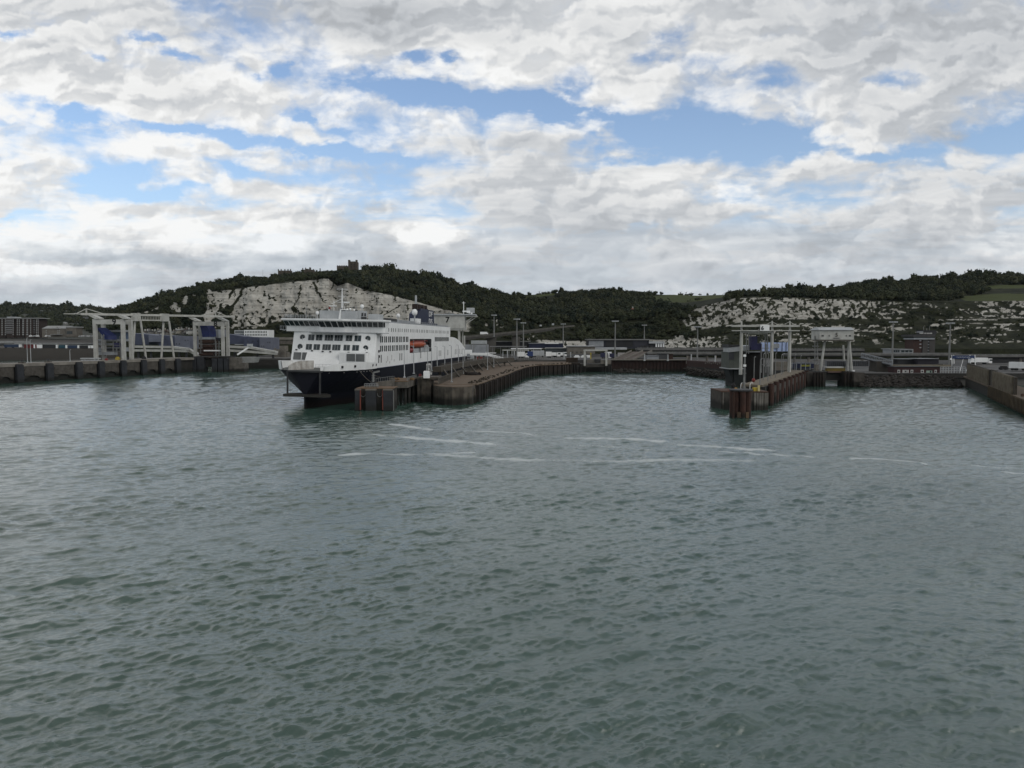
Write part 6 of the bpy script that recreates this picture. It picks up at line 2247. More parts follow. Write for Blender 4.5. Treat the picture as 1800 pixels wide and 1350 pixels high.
# ------------------------------------------------------------------ viaduct
vi = thing('viaduct', P(890, 600, 600), 'concrete road viaduct rising to the right in front of the wooded hill', 'viaduct')
VP = [(815, 590.5, 560), (850, 587.5, 575), (900, 582.5, 595), (940, 578.5, 615), (975, 574.5, 635), (1010, 571, 650)]
vp = [P(a, b_, y) for a, b_, y in VP]
mb = MB()
for p0, p1 in zip(vp[:-1], vp[1:]):
    mb.slab([p0, p1, p1 - Vector((0, 0, 1.6)), p0 - Vector((0, 0, 1.6))], (0, 1.0, 0))
mb.build('parapet', mat('viaduct_concrete', (0.15, 0.145, 0.13), (0.11, 0.105, 0.095), rough=.9, streak=.4), vi)
mb = MB()
for p0, p1 in zip(vp[:-2], vp[1:-1]):
    d0 = Vector((0, 0.4, -1.62))
    mb.slab([p0 + d0, p1 + d0, p1 + d0 - Vector((0, 0, 1.0)), p0 + d0 - Vector((0, 0, 1.9))], (0, 11, 0))
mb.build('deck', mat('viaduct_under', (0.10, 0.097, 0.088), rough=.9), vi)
for px, w0, w1, yy in ((863, 4.5, 2.5, 582), (907, 3.6, 2.2, 600), (817, 3, 2.5, 566)):
    q = P(px, 592, yy)
    mb = MB(); mb.slab([(q.x - w0, yy + 2, q.z), (q.x + w0, yy + 2, q.z), (q.x + w1, yy + 2, 7), (q.x - w1, yy + 2, 7)], (0, 3, 0)); mb.build('pillar', CONCD if w0 < 3 else mat('viaduct_concrete', (0.15, .145, .13)), vi)
o = thing('parked_van', P(850, 586.5, 578), 'white van driving on the viaduct', 'van')
mb = MB(); q = P(850, 586.2, 576.5); mb.cbox((q.x, q.y + 2, q.z - .6), 5.5, 2, 1.9); mb.cbox((q.x + 2.9, q.y + 2, q.z - .6), 1.2, 1.9, 1.2); mb.build('body', WHITE, o)
mb = MB(); mb.bar(P(970, 570, 640), P(974, 570, 640), 1.5); mb.cbox(P(950.5, 573.5, 622), 1.8, 1, 1.3)
tag(mb.build('sign', LGREY), 'pale sign on the road where the viaduct meets the slope', 'sign')

# ------------------------------------------------------------------ port buildings behind the centre basin
def block(nm, a, b_, t_, bt, Y, dep, m_, label, roof=None, roofm=None, group=None, cat='building'):
    o = thing(nm, P((a + b_) / 2, bt, Y), label, cat, group)
    mb = MB(); fbox(mb, a, b_, t_, bt, Y, dep); mb.build('wall', m_, o)
    if roof:
        mb = MB(); fbox(mb, a - .6, b_ + .6, t_ - roof, t_ - .05, Y - 1, dep + 2); mb.build('roof', roofm or PALER, o)
    return o


block('shed', 872, 932, 601, 612, 610, 12, CHAR, 'long low dark shed under the viaduct', 1.3, GALV, 'low sheds behind the centre quay')
block('shed', 930, 990, 604, 612, 600, 12, NAVYP, 'long low navy shed right of the viaduct', 1.0, GREYP, 'low sheds behind the centre quay')
mb = MB(); fbox(mb, 958, 982, 602.5, 604.3, 590, 6); tag(mb.build('white_canopy', WHITE), 'flat white canopy in front of the chalk rubble', 'canopy')
o = thing('canopy', P(900, 612, 545), 'long thin grey roofed canopy on posts behind the parked lorries', 'canopy', 'toll canopies behind the lorries')
mb = MB(); fbox(mb, 861, 926, 608.5, 610, 545, 8); mb.build('roof', GALV, o)
for px in (866, 880, 895, 910, 922): mb = MB(); mb.bar(P(px, 610, 548), P(px, 622, 548), .5); mb.build('post', GALV, o)
o = thing('canopy', P(930, 613, 520), 'bright white roofed canopy on posts behind the parked lorries', 'canopy', 'toll canopies behind the lorries')
mb = MB(); fbox(mb, 898, 952, 612.3, 613.6, 520, 9); mb.build('roof', WHITE, o)
for px in (900, 915, 938, 951): mb = MB(); mb.bar(P(px, 613.6, 522), P(px, 626, 522), .5); mb.build('post', LGREY, o)
o = thing('canopy', P(900, 616, 495), 'lower cream roofed canopy nearest the fence of the pier', 'canopy', 'toll canopies behind the lorries')
mb = MB(); fbox(mb, 883, 930, 615, 616.4, 495, 9); mb.build('roof', CREAM, o)
for px in (884, 892, 904, 919, 929): mb = MB(); mb.bar(P(px, 616.4, 497), P(px, 629, 497), .6); mb.build('post', LGREY, o)
o = block('building', 960, 998, 612.5, 622, 560, 14, mat('teal_grey_cladding', (0.10, 0.12, 0.125), rough=.6), 'grey teal clad hall behind the white lorries', 1.2, PALER)
for k in range(6): mb = MB(); fbox(mb, 962 + k * 6, 964 + k * 6, 617, 618.5, 559.7, .3); mb.build('vent', DGREY, o)
o = block('building', 998, 1046, 609, 622, 548, 16, STONE, 'plain beige warehouse behind the small white linkspan', 1.0, LGREY)
for k in range(4): mb = MB(); fbox(mb, 1005 + k * 7.5, 1008 + k * 7.5, 618.2, 619.8, 547.7, .3); mb.build('vent', DGREY, o)
mb = MB(); fbox(mb, 1046, 1102, 611, 614.5, 560, 12); tag(mb.build('building', LGREY), 'low pale building right of the beige warehouse', 'building')
o = thing('warehouse', P(1090, 610, 600), 'long dark navy warehouse with a pale roof at the foot of the wooded hill', 'warehouse')
mb = MB(); fbox(mb, 1034, 1141, 598, 613, 600, 16); mb.build('wall', mat('dark_navy_cladding', (0.035, 0.038, 0.055), (0.026, 0.029, 0.042), rough=.6), o)
mb = MB(); fbox(mb, 1032, 1143, 596, 598, 598.5, 18); mb.build('roof', GALV, o)
for k, (a, b_, mt) in enumerate(((1035, 1061, GREYP), (1065, 1112, CHAR), (1114, 1138, mat('slate_door', (.05, .052, .07), rough=.6)))):
    mb = MB(); fbox(mb, a, b_, 599, 609.5, 599.7, .3); mb.build('sliding_door', mt, o)
o = thing('building', P(1155, 608, 596), 'short white fronted building at the right end of the navy warehouse', 'building')
mb = MB(); fbox(mb, 1141, 1168, 600, 603.8, 598, 10); mb.build('fascia', LGREY, o)
mb = MB(); fbox(mb, 1142, 1168, 603.8, 613, 601, 8); mb.build('wall', DGREY, o)
for k in range(4): mb = MB(); fbox(mb, 1152.5 + k * 4.2, 1155 + k * 4.2, 603.8, 610, 598.5, .6); mb.build('pillar', WHITE, o)

# lorries and trailers on the quay
def lorry(px, py, Y, L, h, col, label, cab=None, group='lorries on the centre quay', rz=0.0):
    q = P(px, py, Y)
    o = thing('lorry_trailer', q, label, 'lorry', group, rz)
    mb = MB(); mb.box(-L / 2, L / 2, -1.25, 1.25, 1.05, h); mb.build('body', col, o, world=False)
    if cab:
        mb = MB(); mb.box(L / 2 + .3, L / 2 + 2.4, -1.2, 1.2, .6, 3.1); c_ = mb.build('cab', cab, o, world=False)
        mb = MB(); mb.box(L / 2 + .9, L / 2 + 2.44, -1.23, 1.23, 1.8, 2.7); mb.build('windscreen', GLASS, c_, world=False)
    for k, xw in enumerate((-L / 2 + 1.4, -L / 2 + 2.7, L / 2 - 1.2)):
        mb = MB(); mb.tube((xw, -1.3, .5), (xw, 1.3, .5), .5, .5, 9); mb.build('wheel', BLACK, o, world=False)
    return o


lorry(916, 629.5, 452, 4.6, 4.0, WHITE, 'white lorry with its cab beside the blue trailer on the centre quay', WHITE)
lorry(932, 629, 452, 3.4, 4.0, mat('bright_blue_tarp', (0.03, 0.065, 0.22), rough=.6), 'bright blue trailer between the white lorries on the centre quay')
lorry(945, 628, 470, 8.6, 4.3, LGREY, 'long pale grey trailer right of the bright blue one')
lorry(964.5, 629, 455, 3.6, 3.8, WHITE, 'tall white trailer seen end-on in the middle of the row', None)
lorry(974, 628, 460, 3.0, 3.0, WHITE, 'white van right of the tall white trailer', WHITE)
lorry(985, 627.5, 465, 3.0, 2.9, WHITE, 'white van next to last in the row on the centre quay', WHITE)
lorry(1062, 630.5, 500, 5.0, 4.0, mat('navy_tarp', (0.03, 0.035, 0.10), rough=.6), 'navy trailer framed by the small white linkspan', WHITE)
lorry(1069, 629, 520, 4.5, 4.2, WHITE, 'white lorry right of the small white linkspan', WHITE)
lorry(1076, 630.5, 500, 3.8, 3.6, mat('navy_tarp', (.03, .035, .1)), 'dark blue van by the ramp of brown concrete', None)
lorry(1092, 629.5, 512, 4.6, 3.8, mat('pale_pink_box', (0.42, 0.40, 0.39), rough=.6), 'pale trailer beside the brown concrete ramp', None)
for px in (1014, 1026, 1034):
    q = P(px, 629, 468); o = thing('parked_car', q, 'white car behind the timber fence of the centre quay', 'car', 'cars behind the timber fence')
    mb = MB(); mb.cbox((q.x, q.y, q.z + .2), 3.8, 1.7, .9); mb.cbox((q.x, q.y, q.z + 1.1), 2.4, 1.5, .6); mb.build('body', WHITE, o)
# pale posts between
for px, pt, pb in ((892, 617, 631), (904, 618, 632), (991.5, 620, 631), (1003, 620, 631), (1133, 623, 634), (1174, 624, 634), (1215, 624, 635), (1257, 626, 636)):
    q = P(px, pb, 455 if px < 1100 else 445)
    mb = MB(); h = ZAT(pt, q.y) - q.z; mb.tube(q, (q.x, q.y, q.z + h), .42, .30, 8); mb.cbox((q.x, q.y, q.z - .1), 1.1, 1.1, .5); mb.tube((q.x, q.y, q.z + h), (q.x, q.y, q.z + h + .3), .4, .2, 8)
    tag(mb.build('pale_post', LGREY), 'thick pale post standing along the edge of the centre quay', 'post', 'pale posts on the quay edge')
# timber fence block and old timber dolphins at the end of the pier
mb = MB()
for k in range(14): fbox(mb, 995 + k * 1.5, 996.3 + k * 1.5, 628.5, 639.5, 452 + (k % 2) * .3, .8)
tag(mb.build('timber_fender', mat('brown_timber', (0.095, 0.07, 0.05), (0.06, 0.045, 0.034), rough=.95)), 'brown timber screen at the far end of the centre pier', 'fender')
tim = thing('timber_jetty', P(1000, 650, 446), 'dark broken timber piles at the far end of the centre pier', 'jetty')
mb = MB(); fbox(mb, 962, 1020, 638, 642, 444, 5); mb.build('walkway', PILE, tim)
for k in range(13):
    px = 957 + k * 5.2; Yk = 438 + (k % 3) * 3
    mb = MB(); a = PZ(px, 657, 0); mb.tube((PX(px, Yk), Yk, -1), (PX(px + (1 - k % 3), Yk), Yk, ZAT(640, Yk)), .75, .6, 7); mb.build('pile', mat('wet_timber', (0.018, 0.015, 0.013), rough=.9), tim)
# small white linkspan
ls = thing('linkspan', P(1047, 645, 448), 'small white framed linkspan in the far corner of the centre basin', 'linkspan')
Yl = 446
for px in (1028, 1066):
    mb = MB(); fbox(mb, px - 1.6, px + 1.6, 616, 642, Yl, 1.3, zlow=4); mb.build('post', CREAM, ls)
mb = MB(); fbox(mb, 1026, 1068, 614.5, 617, Yl - .3, 1.9); mb.build('cross_beam', CREAM, ls)
mb = MB(); fbox(mb, 1019, 1066, 640, 645, Yl + 2, 14); mb.build('deck', mat('linkspan_deck', (0.10, 0.095, 0.085), rough=.9), ls)
mb = MB(); fbox(mb, 1037.5, 1039.5, 620, 631, Yl + 4, .6); mb.build('barrier', YELLOW, ls)
mb = MB(); fbox(mb, 1032, 1046, 632, 638, Yl + 3, 3); fbox(mb, 1056, 1074, 633, 640, Yl + 1, 3); mb.build('housing', STONE, ls)
mb = MB(); fbox(mb, 1045, 1056, 631.5, 636, Yl + 2, 2); mb.build('dark_box', DGREY, ls)
for px in (1022, 1028, 1064, 1070, 1074):
    mb = MB(); xq = PX(px, Yl + 3); mb.tube((xq, Yl + 3, -1), (xq, Yl + 3, 3.6), .6, .6, 7); mb.build('pile', DARKC, ls)
# dark red quay wall and brown ramp
mb = MB()
n = 44
for k in range(n):
    a = 1076 + k * 3.05
    fbox(mb, a, a + 3.05, 633.5, 654, 454 + (k % 2) * .45, 4, zlow=-1)
tag(mb.build('quay_wall', mat('dark_brown_pile', (0.050, 0.024, 0.019), (0.033, 0.018, 0.015), scale=.4, rough=.85, streak=.5, tide=1.8)), 'dark red-brown sheet piled quay across the centre basin', 'wall')
mb = MB(); fbox(mb, 1076, 1208, 632, 633.4, 452.5, 6); fbox(mb, 1208, 1222, 634.5, 639.5, 447, 3)
tag(mb.build('quay_edge', STONE), 'pale capping along the top of the dark red-brown quay', 'kerb')
rp_ = thing('ramp', P(1120, 630, 475), 'ribbed brown concrete ramp sloping up from the dark red quay', 'ramp')
mb = MB()
for k, (a, b_, c, d) in enumerate(((1080, 1112, 1135, 1092), (1094, 1127, 1152, 1110))):
    q = [P(a, 633, 458), P(a + 14, 633, 458), P(b_ + 14, 618, 520), P(b_, 618, 520)]
    mb.slab(q, (0, 0, -1.2))
mb.build('deck', mat('ramp_brown', (0.16, 0.125, 0.10), (0.12, 0.095, 0.078), rough=.9), rp_)
for px0, px1 in ((1078, 1110), (1096, 1130), (1111, 1146)):
    mb = MB(); mb.bar(P(px0, 632.5, 457), P(px1, 616.5, 522), .5, 1.2); mb.build('kerb', STONE, rp_)
for a, b_, t_, m_, lab in ((1138, 1158, 626, GREYP, 'low grey hut behind the brown ramp'), (1158, 1176, 622, SLATE, 'slate grey box shed on the centre quay'), (1175, 1183, 623, RUST, 'narrow rusty container on the centre quay')):
    mb = MB(); fbox(mb, a, b_, t_, 633, 470, 5); fbox(mb, a - .4, b_ + .4, t_ - .8, t_ - .02, 469.5, 6)
    tag(mb.build('hut', m_), lab, 'hut')
# red brick building facing the water
rb = thing('brick_building', P(1245, 650, 410), 'low red brick building with pale lettering-like windows by the rocks', 'building')
q0, q1 = P(1207, 650, 441), P(1290, 652, 386)
mb = MB(); z0, z1 = 4.0, ZAT(634.5, 430)
mb.slab([(q0.x, q0.y, z0), (q1.x, q1.y, z0), (q1.x, q1.y, z1), (q0.x, q0.y, z1)], (6, 6, 0)); mb.build('wall', mat('red_brick', (0.075, 0.040, 0.035), (0.055, 0.032, 0.028), scale=.8, rough=.9), rb)
d = (q1 - q0)
for k in range(9):
    t0 = .42 + k * .042
    a = q0 + d * t0; b_ = q0 + d * (t0 + .02)
    mb = MB(); zz0 = 6.6 if k % 3 else 6.2; mb.slab([(a.x, a.y, zz0), (b_.x, b_.y, zz0), (b_.x, b_.y, zz0 + .75), (a.x, a.y, zz0 + .75)], (-.12, -.12, 0)); mb.build('window', STONE, rb)
mb = MB(); mb.slab([(q0.x, q0.y, 2.6), (q1.x, q1.y, 2.6), (q1.x, q1.y, 3.98), (q0.x, q0.y, 3.98)], (4, 4, 0)); mb.build('plinth', DARKC, rb)

# elevated road behind the basin, running to the right
def flyover(px0, px1, pt, Y, lab, pillars, th=1.5, rail=True):
    o = thing('elevated_road', P((px0 + px1) / 2, 630, Y), lab, 'flyover', 'elevated roads across the port')
    mb = MB(); fbox(mb, px0, px1, pt, pt + 3.6, Y, 9); mb.build('deck', mat('road_edge_beam', (0.21, 0.21, 0.20), (0.15, 0.15, 0.145), rough=.85, streak=.4), o)
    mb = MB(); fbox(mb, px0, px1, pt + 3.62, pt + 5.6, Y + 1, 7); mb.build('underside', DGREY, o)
    for px in pillars:
        q = P(px, pt + 5, Y); mb = MB(); mb.tube((q.x, Y + 3, 4.9), (q.x, Y + 3, q.z), .8, .8, 9); mb.build('pillar', CONCD, o)
    mb = MB(); fbox(mb, px0, px1, pt - 1.6, pt - 1.2, Y, .15)
    for k in range(int((px1 - px0) / 6)): fbox(mb, px0 + k * 6, px0 + k * 6 + .5, pt - 1.5, pt, Y, .15)
    mb.build('railing', GALV, o)
    return o


flyover(1140, 1300, 619.5, 490, 'elevated road crossing behind the red brick building', (1150, 1180, 1214, 1245, 1280))
flyover(1120, 1300, 612, 560, 'upper elevated road below the white rubble slope in the centre', (1130, 1170, 1210, 1260))
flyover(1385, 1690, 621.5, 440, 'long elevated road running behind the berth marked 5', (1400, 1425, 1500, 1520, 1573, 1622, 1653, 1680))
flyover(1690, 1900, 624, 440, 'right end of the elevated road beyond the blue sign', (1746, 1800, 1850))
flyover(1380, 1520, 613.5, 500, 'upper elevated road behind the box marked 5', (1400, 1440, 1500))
# cars queueing on it
rr_ = random.Random(14)
for k in range(9):
    q = P(1128 + k * 2.6, 611.5, 564); o = thing('parked_car', q, 'small car in the row on the upper elevated road in the centre', 'car', 'cars on the upper elevated road')
    mb = MB(); mb.cbox((q.x, q.y, q.z + .1), 1.0, 3.4, 1.2); mb.cbox((q.x, q.y + .3, q.z + 1.3), .9, 1.8, .5); mb.build('body', [CHAR, DGREY, BLACK][k % 3], o)

# rock armour along the quays
ROCK = mat('wet_rock', (0.075, 0.066, 0.055), (0.035, 0.031, 0.027), scale=1.2, rough=.85, tide=.9, bump=.5)


def rocks(pts, n, wid, zlo, zhi, r0, r1, label, seed):
    rr = random.Random(seed)
    mb = MB()
    for k in range(n):
        i = rr.randrange(len(pts) - 1); q = pts[i].lerp(pts[i + 1], rr.random())
        t_ = rr.random()
        mb.rock((q.x + rr.uniform(-1, 1), q.y + t_ * wid, zlo + (zhi - zlo) * t_), rr.uniform(r0, r1), rr)
    o = mb.build('rock_armour', ROCK)
    return tag(o, label, 'rocks', kind='stuff')


rocks([PZ(1210, 659, 0), PZ(1250, 664, 0), PZ(1292, 669, 0)], 240, 9, -.3, 3.6, .6, 1.5, 'dark tumbled boulders below the red brick building', 5)
rocks([PZ(1080, 656, 0), PZ(1105, 656, 0), PZ(1140, 656, 0)], 70, 3.0, -.3, 2.2, .5, 1.2, 'few dark boulders at the foot of the dark red quay', 6)

# tall lighting masts
def mast(px, pt, pb, Y, lab):
    b_ = P(px, pb, Y); h = ZAT(pt, Y) - b_.z
    o = thing('lighting_mast', b_, lab, 'light mast', 'tall lighting masts of the port')
    mb = MB(); mb.tube((0, 0, 0), (0, 0, h), .55, .28, 8); mb.build('pole', GALV, o, world=False)
    mb = MB(); mb.tube((0, 0, h - .3), (0, 0, h + .25), 1.6, 1.6, 10)
    for k in range(8):
        a = k * math.pi / 4; mb.cbox((1.75 * math.cos(a), 1.75 * math.sin(a), h - .35), .8, .8, .65, a)
    mb.build('lamp_ring', LGREY, o, world=False)


mast(908.5, 561, 632, 470, 'left of two lighting masts close together in front of the viaduct')
mast(920, 567.5, 611, 560, 'shorter right mast of the pair in front of the viaduct')
mast(990, 569.5, 604, 610, 'lighting mast behind the white vans on the centre quay')
mast(1081, 564.5, 632, 470, 'lighting mast right of the small white linkspan')
mast(1132.5, 571.5, 598, 620, 'short lighting mast rising behind the navy warehouse')
mast(1225.5, 574.5, 636, 450, 'lighting mast above the red brick building')
mast(868.5, 554, 592, 560, 'slim mast in front of the scrubby chalk scar above the viaduct')
# ------------------------------------------------------------------ berth 6: head, pier, portal
RPILE = mat('red_brown_pile', (0.085, 0.037, 0.025), (0.048, 0.024, 0.018), scale=.7, rough=.85, streak=.6, grime=(.02, .013, .01), tide=1.2)
WEATH = mat('weathered_timber_concrete', (0.12, 0.105, 0.09), (0.06, 0.052, 0.044), scale=.6, rough=.9, streak=.8, grime=(.04, .034, .028), tide=2.4)
P6T = 6.55
# pier: right edge at water and left edge hidden
R0, R1 = PZ(1353, 713, 0), PZ(1419, 677.5, 0)
pd = (R1 - R0).normalized(); pn = Vector((pd.y, -pd.x, 0))     # towards the right-hand basin
PL = (R1 - R0).length
p6 = thing('pier', R0, 'narrow pier faced with rusty piles leading to the portal marked 6', 'pier')


def rp6(s_, off, z):
    q = R0 + pd * s_ + pn * off
    return Vector((q.x, q.y, z))


mb = MB(); mb.slab([rp6(-4, -.9, -2), rp6(PL, -.9, -2), rp6(PL, -.9, P6T - .6), rp6(-4, -.9, P6T - .6)], pn * -7.5); mb.build('core', DARKC, p6)
mb = MB(); mb.slab([rp6(-4, -1.6, P6T - .6), rp6(PL + 2, -1.6, P6T - .6), rp6(PL + 2, -1.6, P6T), rp6(-4, -1.6, P6T)], pn * -6.2); mb.build('deck', mat('sandy_deck', (0.24, 0.205, 0.15), (0.19, 0.16, 0.12), scale=.3, rough=.95), p6)
n = 10
for k in range(n):
    s_ = 2 + k * (PL - 6) / (n - 1)
    mb = MB()
    for j in range(2):
        c = rp6(s_ - 1.6 + j * 1.5, .15, -2); mb.tube(c, (c.x, c.y, P6T + .25 - j * .2), .82, .82, 9)
    mb.build('pile', RPILE, p6)
    mb = MB()
    a, b_ = s_ + .9, s_ + (PL - 6) / (n - 1) - 2.6
    w = b_ - a
    out = [(a, -1.0), (a, P6T - .9), (b_, P6T - .9), (b_, -1.0), (a + w * .78, -1.0), (a + w * .78, 3.2), (a + w * .62, 4.1), (a + w * .45, 3.2), (a + w * .45, -1.0)]
    mb.slab([rp6(x, -.5, z) for x, z in out], pn * .9); mb.build('fender_panel', WEATH, p6)
# pier head: weathered square caisson
Yh = 209
hx = lambda px: PX(px, Yh)
hd = thing('pier_end', P(1312, 720, Yh), 'weathered ribbed pier head at the near end of the berth marked 6', 'pier')
zh = ZAT(690, Yh)
mb = MB(); mb.prism([(hx(1273), Yh + 2), (hx(1290), Yh + .5), (hx(1351), Yh), (hx(1353), Yh + 9), (hx(1274), Yh + 14)], -2, zh); mb.build('body', WEATH, hd)
for px in (1273.5, 1279, 1284, 1329, 1333.5, 1338, 1342, 1347, 1350.5):
    mb = MB(); yy = Yh + (2 if px < 1290 else .2); x0 = PX(px, yy); mb.box(x0 - .28, x0 + .28, yy - .35, yy + .3, -1.5, zh - .1)
    mb.build('rib', mat('pale_rib', (0.25, 0.235, 0.21), (0.18, 0.165, 0.145), scale=.6, rough=.9, streak=.7, tide=2.0), hd)
mb = MB(); mb.prism([(hx(1272), Yh + 1.7), (hx(1352), Yh - .4), (hx(1354), Yh + 9), (hx(1274), Yh + 14)], zh + .003, zh + .35); mb.build('deck', mat('rusty_deck', (0.15, 0.085, 0.06), (0.1, 0.065, 0.05), rough=.95), hd)
# cluster of red-brown tubular piles with a round cap
dl6 = thing('pile_dolphin', P(1306, 737, 192), 'round cluster of rusty tubular piles with a disc cap before the pier head', 'dolphin')
cq = PZ(1306, 735, 0); cx, cy = cq.x, cq.y + 2.2
for k in range(7):
    a = k * 2 * math.pi / 7 + .2
    mb = MB(); mb.tube((cx + 1.95 * math.cos(a), cy + 1.95 * math.sin(a), -2), (cx + 1.95 * math.cos(a), cy + 1.95 * math.sin(a), 7.0), .82, .82, 10); mb.build('pile', RPILE, dl6)
mb = MB(); mb.tube((cx, cy, 7.0), (cx, cy, 7.35), 3.0, 3.0, 20); mb.build('cap', DGREY, dl6)
for a in (-2.0, -1.2):
    mb = MB(); q = (cx + 2.65 * math.cos(a), cy + 2.65 * math.sin(a)); mb.cbox((q[0], q[1], .1), .9, .3, 1.5, a + 1.57); mb.build('anode', mat('ochre_plate', (0.2, 0.12, 0.06), (0.1, 0.07, 0.045), rough=.8), dl6)
mb = MB(); q = PZ(1288.5, 735, 0); mb.tube((q.x, q.y, -2), (q.x, q.y, 6.6), .36, .36, 8); mb.build('guide_pile', RUST, dl6)
# gear on the head
rr_ = random.Random(17)
mb = MB(); q = P(1289, 687, Yh + 3); mb.tube((q.x, q.y, zh + .3), (q.x, q.y, zh + 1.9), .62, .7, 10); mb.tube((q.x, q.y, zh + 1.9), (q.x, q.y, zh + 2.6), .7, .15, 10)
tag(mb.build('mooring_hook', BLACK), 'black hooded mooring hook on the left corner of the pier head', 'mooring hook')
mb = MB(); q = P(1293.5, 688, Yh + 1.5); mb.tube((q.x, q.y - .1, zh + .9), (q.x, q.y + .1, zh + .9), .45, .45, 14); mb.tube((q.x, q.y, zh + .3), (q.x, q.y, zh + .6), .1, .1, 6)
tag(mb.build('warning_disc', mat('orange_yellow', (0.55, 0.27, 0.03), rough=.6)), 'orange disc beside the black hook on the pier head', 'sign')
o = thing('winch', P(1331, 690, Yh + 1), 'yellow winch box with a pale post on the pier head', 'winch')
mb = MB(); q = P(1329, 690, Yh + 1.5); mb.cbox((q.x, q.y, zh + .35), 1.7, 1.5, 1.0); mb.build('box', YELLOW, o)
mb = MB(); q = P(1333.5, 691, Yh + .5); mb.cbox((q.x, q.y, zh + .35), .5, .5, 1.7); mb.build('post', mat('pale_yellow', (0.6, 0.52, 0.25), rough=.6), o)
mb = MB()
for k in range(30):
    q = P(1298 + rr_.random() * 26, 690, Yh + 1 + rr_.random() * 5); mb.rock((q.x, q.y, zh + .5), .22 + rr_.random() * .3, rr_)
tag(mb.build('rope_pile', ROPE), 'heap of grey ropes and shackles on the pier head', 'rope')
mb = MB()
for k in range(8):
    q = P(1279 + rr_.random() * 14, 690, Yh + 2.5 + rr_.random() * 1.5); mb.rock((q.x, q.y, zh + .42), .35, rr_)
tag(mb.build('rope_pile', mat('pink_rope', (0.4, 0.12, 0.1), rough=.9)), 'faded pink rope on the left edge of the pier head', 'rope')
# light mast with boxes
lm = thing('signal_mast', P(1307, 692, Yh + 4), 'grey signal mast with two white lamp boxes on the pier head', 'mast')
mb = MB(); a = P(1307.5, 691, Yh + 4); top = P(1309.5, 622, Yh + 4); mb.tube((a.x, a.y, zh + .3), top, .34, .22, 8); mb.tube((a.x, a.y, zh + .3), (a.x, a.y, zh + 1.5), .6, .45, 8)
for py in (656, 673): q = P(1308, py, Yh + 4); mb.bar(q - Vector((.6, 0, 0)), q + Vector((.6, 0, 0)), .22)
mb.build('pole', GALV, lm)
for py in (627, 644.5):
    mb = MB(); q = P(1309, py, Yh + 3.6); mb.cbox(q, .7, .5, .62); mb.build('lamp_box', WHITE, lm)
for px, lab in ((1302, 'left white hooked davit arm by the signal mast'), (1318, 'right white hooked davit arm by the signal mast')):
    mb = MB(); q = P(px, 690, Yh + 4); pts = [Vector((q.x, q.y, zh + .3)), Vector((q.x, q.y, zh + 1.9)), Vector((q.x + .15, q.y, zh + 2.4)), Vector((q.x + .6, q.y, zh + 2.6)), Vector((q.x + .9, q.y, zh + 2.4))]
    for u, v in zip(pts[:-1], pts[1:]): mb.tube(u, v, .1, .1, 6)
    tag(mb.build('davit', WHITE), lab, 'davit', 'davits on the pier head')
LP6 = [(1325, 628, 678, 236, 'thin dark-footed post left of the thick one near the pier head'), (1335.5, 632, 690, 222, 'thick grey post with a crosspiece behind the yellow winch'), (1341.5, 622, 671, 246, 'tall thin post right of the thick grey one'), (1349.5, 620, 681, 240, 'tall lamp post on the sandy pier deck near its left edge'), (1355, 620, 669, 262, 'lamp post on the left side of the pier, just before the blue-grey hoarding'), (1362.5, 621, 672, 262, 'slim lamp post on the sandy deck below the blue hoarding'), (1373, 624, 667, 280, 'slim lamp post below the middle of the blue hoarding'), (1376, 622, 664, 290, 'slim lamp post close beside its neighbour below the blue hoarding'), (1387, 628, 660, 300, 'short lamp post under the right leg of the portal'), (1397, 624, 651, 322, 'slim lamp post left of the navy trailer'), (1407, 626, 652, 322, 'slim lamp post in front of the navy trailer with yellow lettering')]
for px, pt, pb, Yl, lab in LP6:
    b_ = P(px, pb, Yl); tp = P(px, pt, Yl); b_.z = min(b_.z, P6T)
    lamp_post(b_, tp.z - b_.z, lab, 'lamp posts on the pier of berth 6', .35, 1, r=.2 if px == 1335.5 else .17, paint=GALV)
mb = MB(); q = P(1324.5, 672, 236); mb.ball((q.x, q.y, P6T + .6), .6, 10, 6, 1.1)
tag(mb.build('buoy', REDP), 'red buoy at the foot of the thin post on the pier', 'buoy')

# dark linkspan building on the left of the pier
Y6 = 312
bk = thing('linkspan_building', P(1302, 650, Y6), 'dark green-grey linkspan house with a white band, left of the portal marked 6', 'building')
mb = MB(); fbox(mb, 1282, 1305, 618, 649, Y6, 12); mb.build('wall', mat('sage_grey', (0.13, 0.145, 0.125), (0.10, 0.11, 0.095), rough=.8, streak=.4), bk)
mb = MB(); q0, q1, q2, q3 = P(1282, 611, Y6 - .6), P(1322, 607, Y6 - .6), P(1322, 615, Y6 - .6), P(1282, 619, Y6 - .6); mb.slab([q0, q1, q2, q3], (0, 9, 0)); mb.build('white_band', LGREY, bk)
mb = MB(); q0, q1, q2, q3 = P(1281, 605.5, Y6 - .8), P(1304, 606.5, Y6 - .8), P(1304, 608.5, Y6 - .8), P(1281, 611, Y6 - .8); mb.slab([q0, q1, q2, q3], (0, 10, 0)); mb.build('roof_edge', DGREY, bk)
mb = MB(); fbox(mb, 1281.5, 1290.5, 619.5, 632, Y6 - .3, .35); mb.build('window', mat('dull_window', (0.06, 0.065, 0.075), rough=.4), bk)
mb = MB(); fbox(mb, 1281, 1309, 647.5, 649, Y6 - 1.5, 14); mb.build('floor_slab', LGREY, bk)
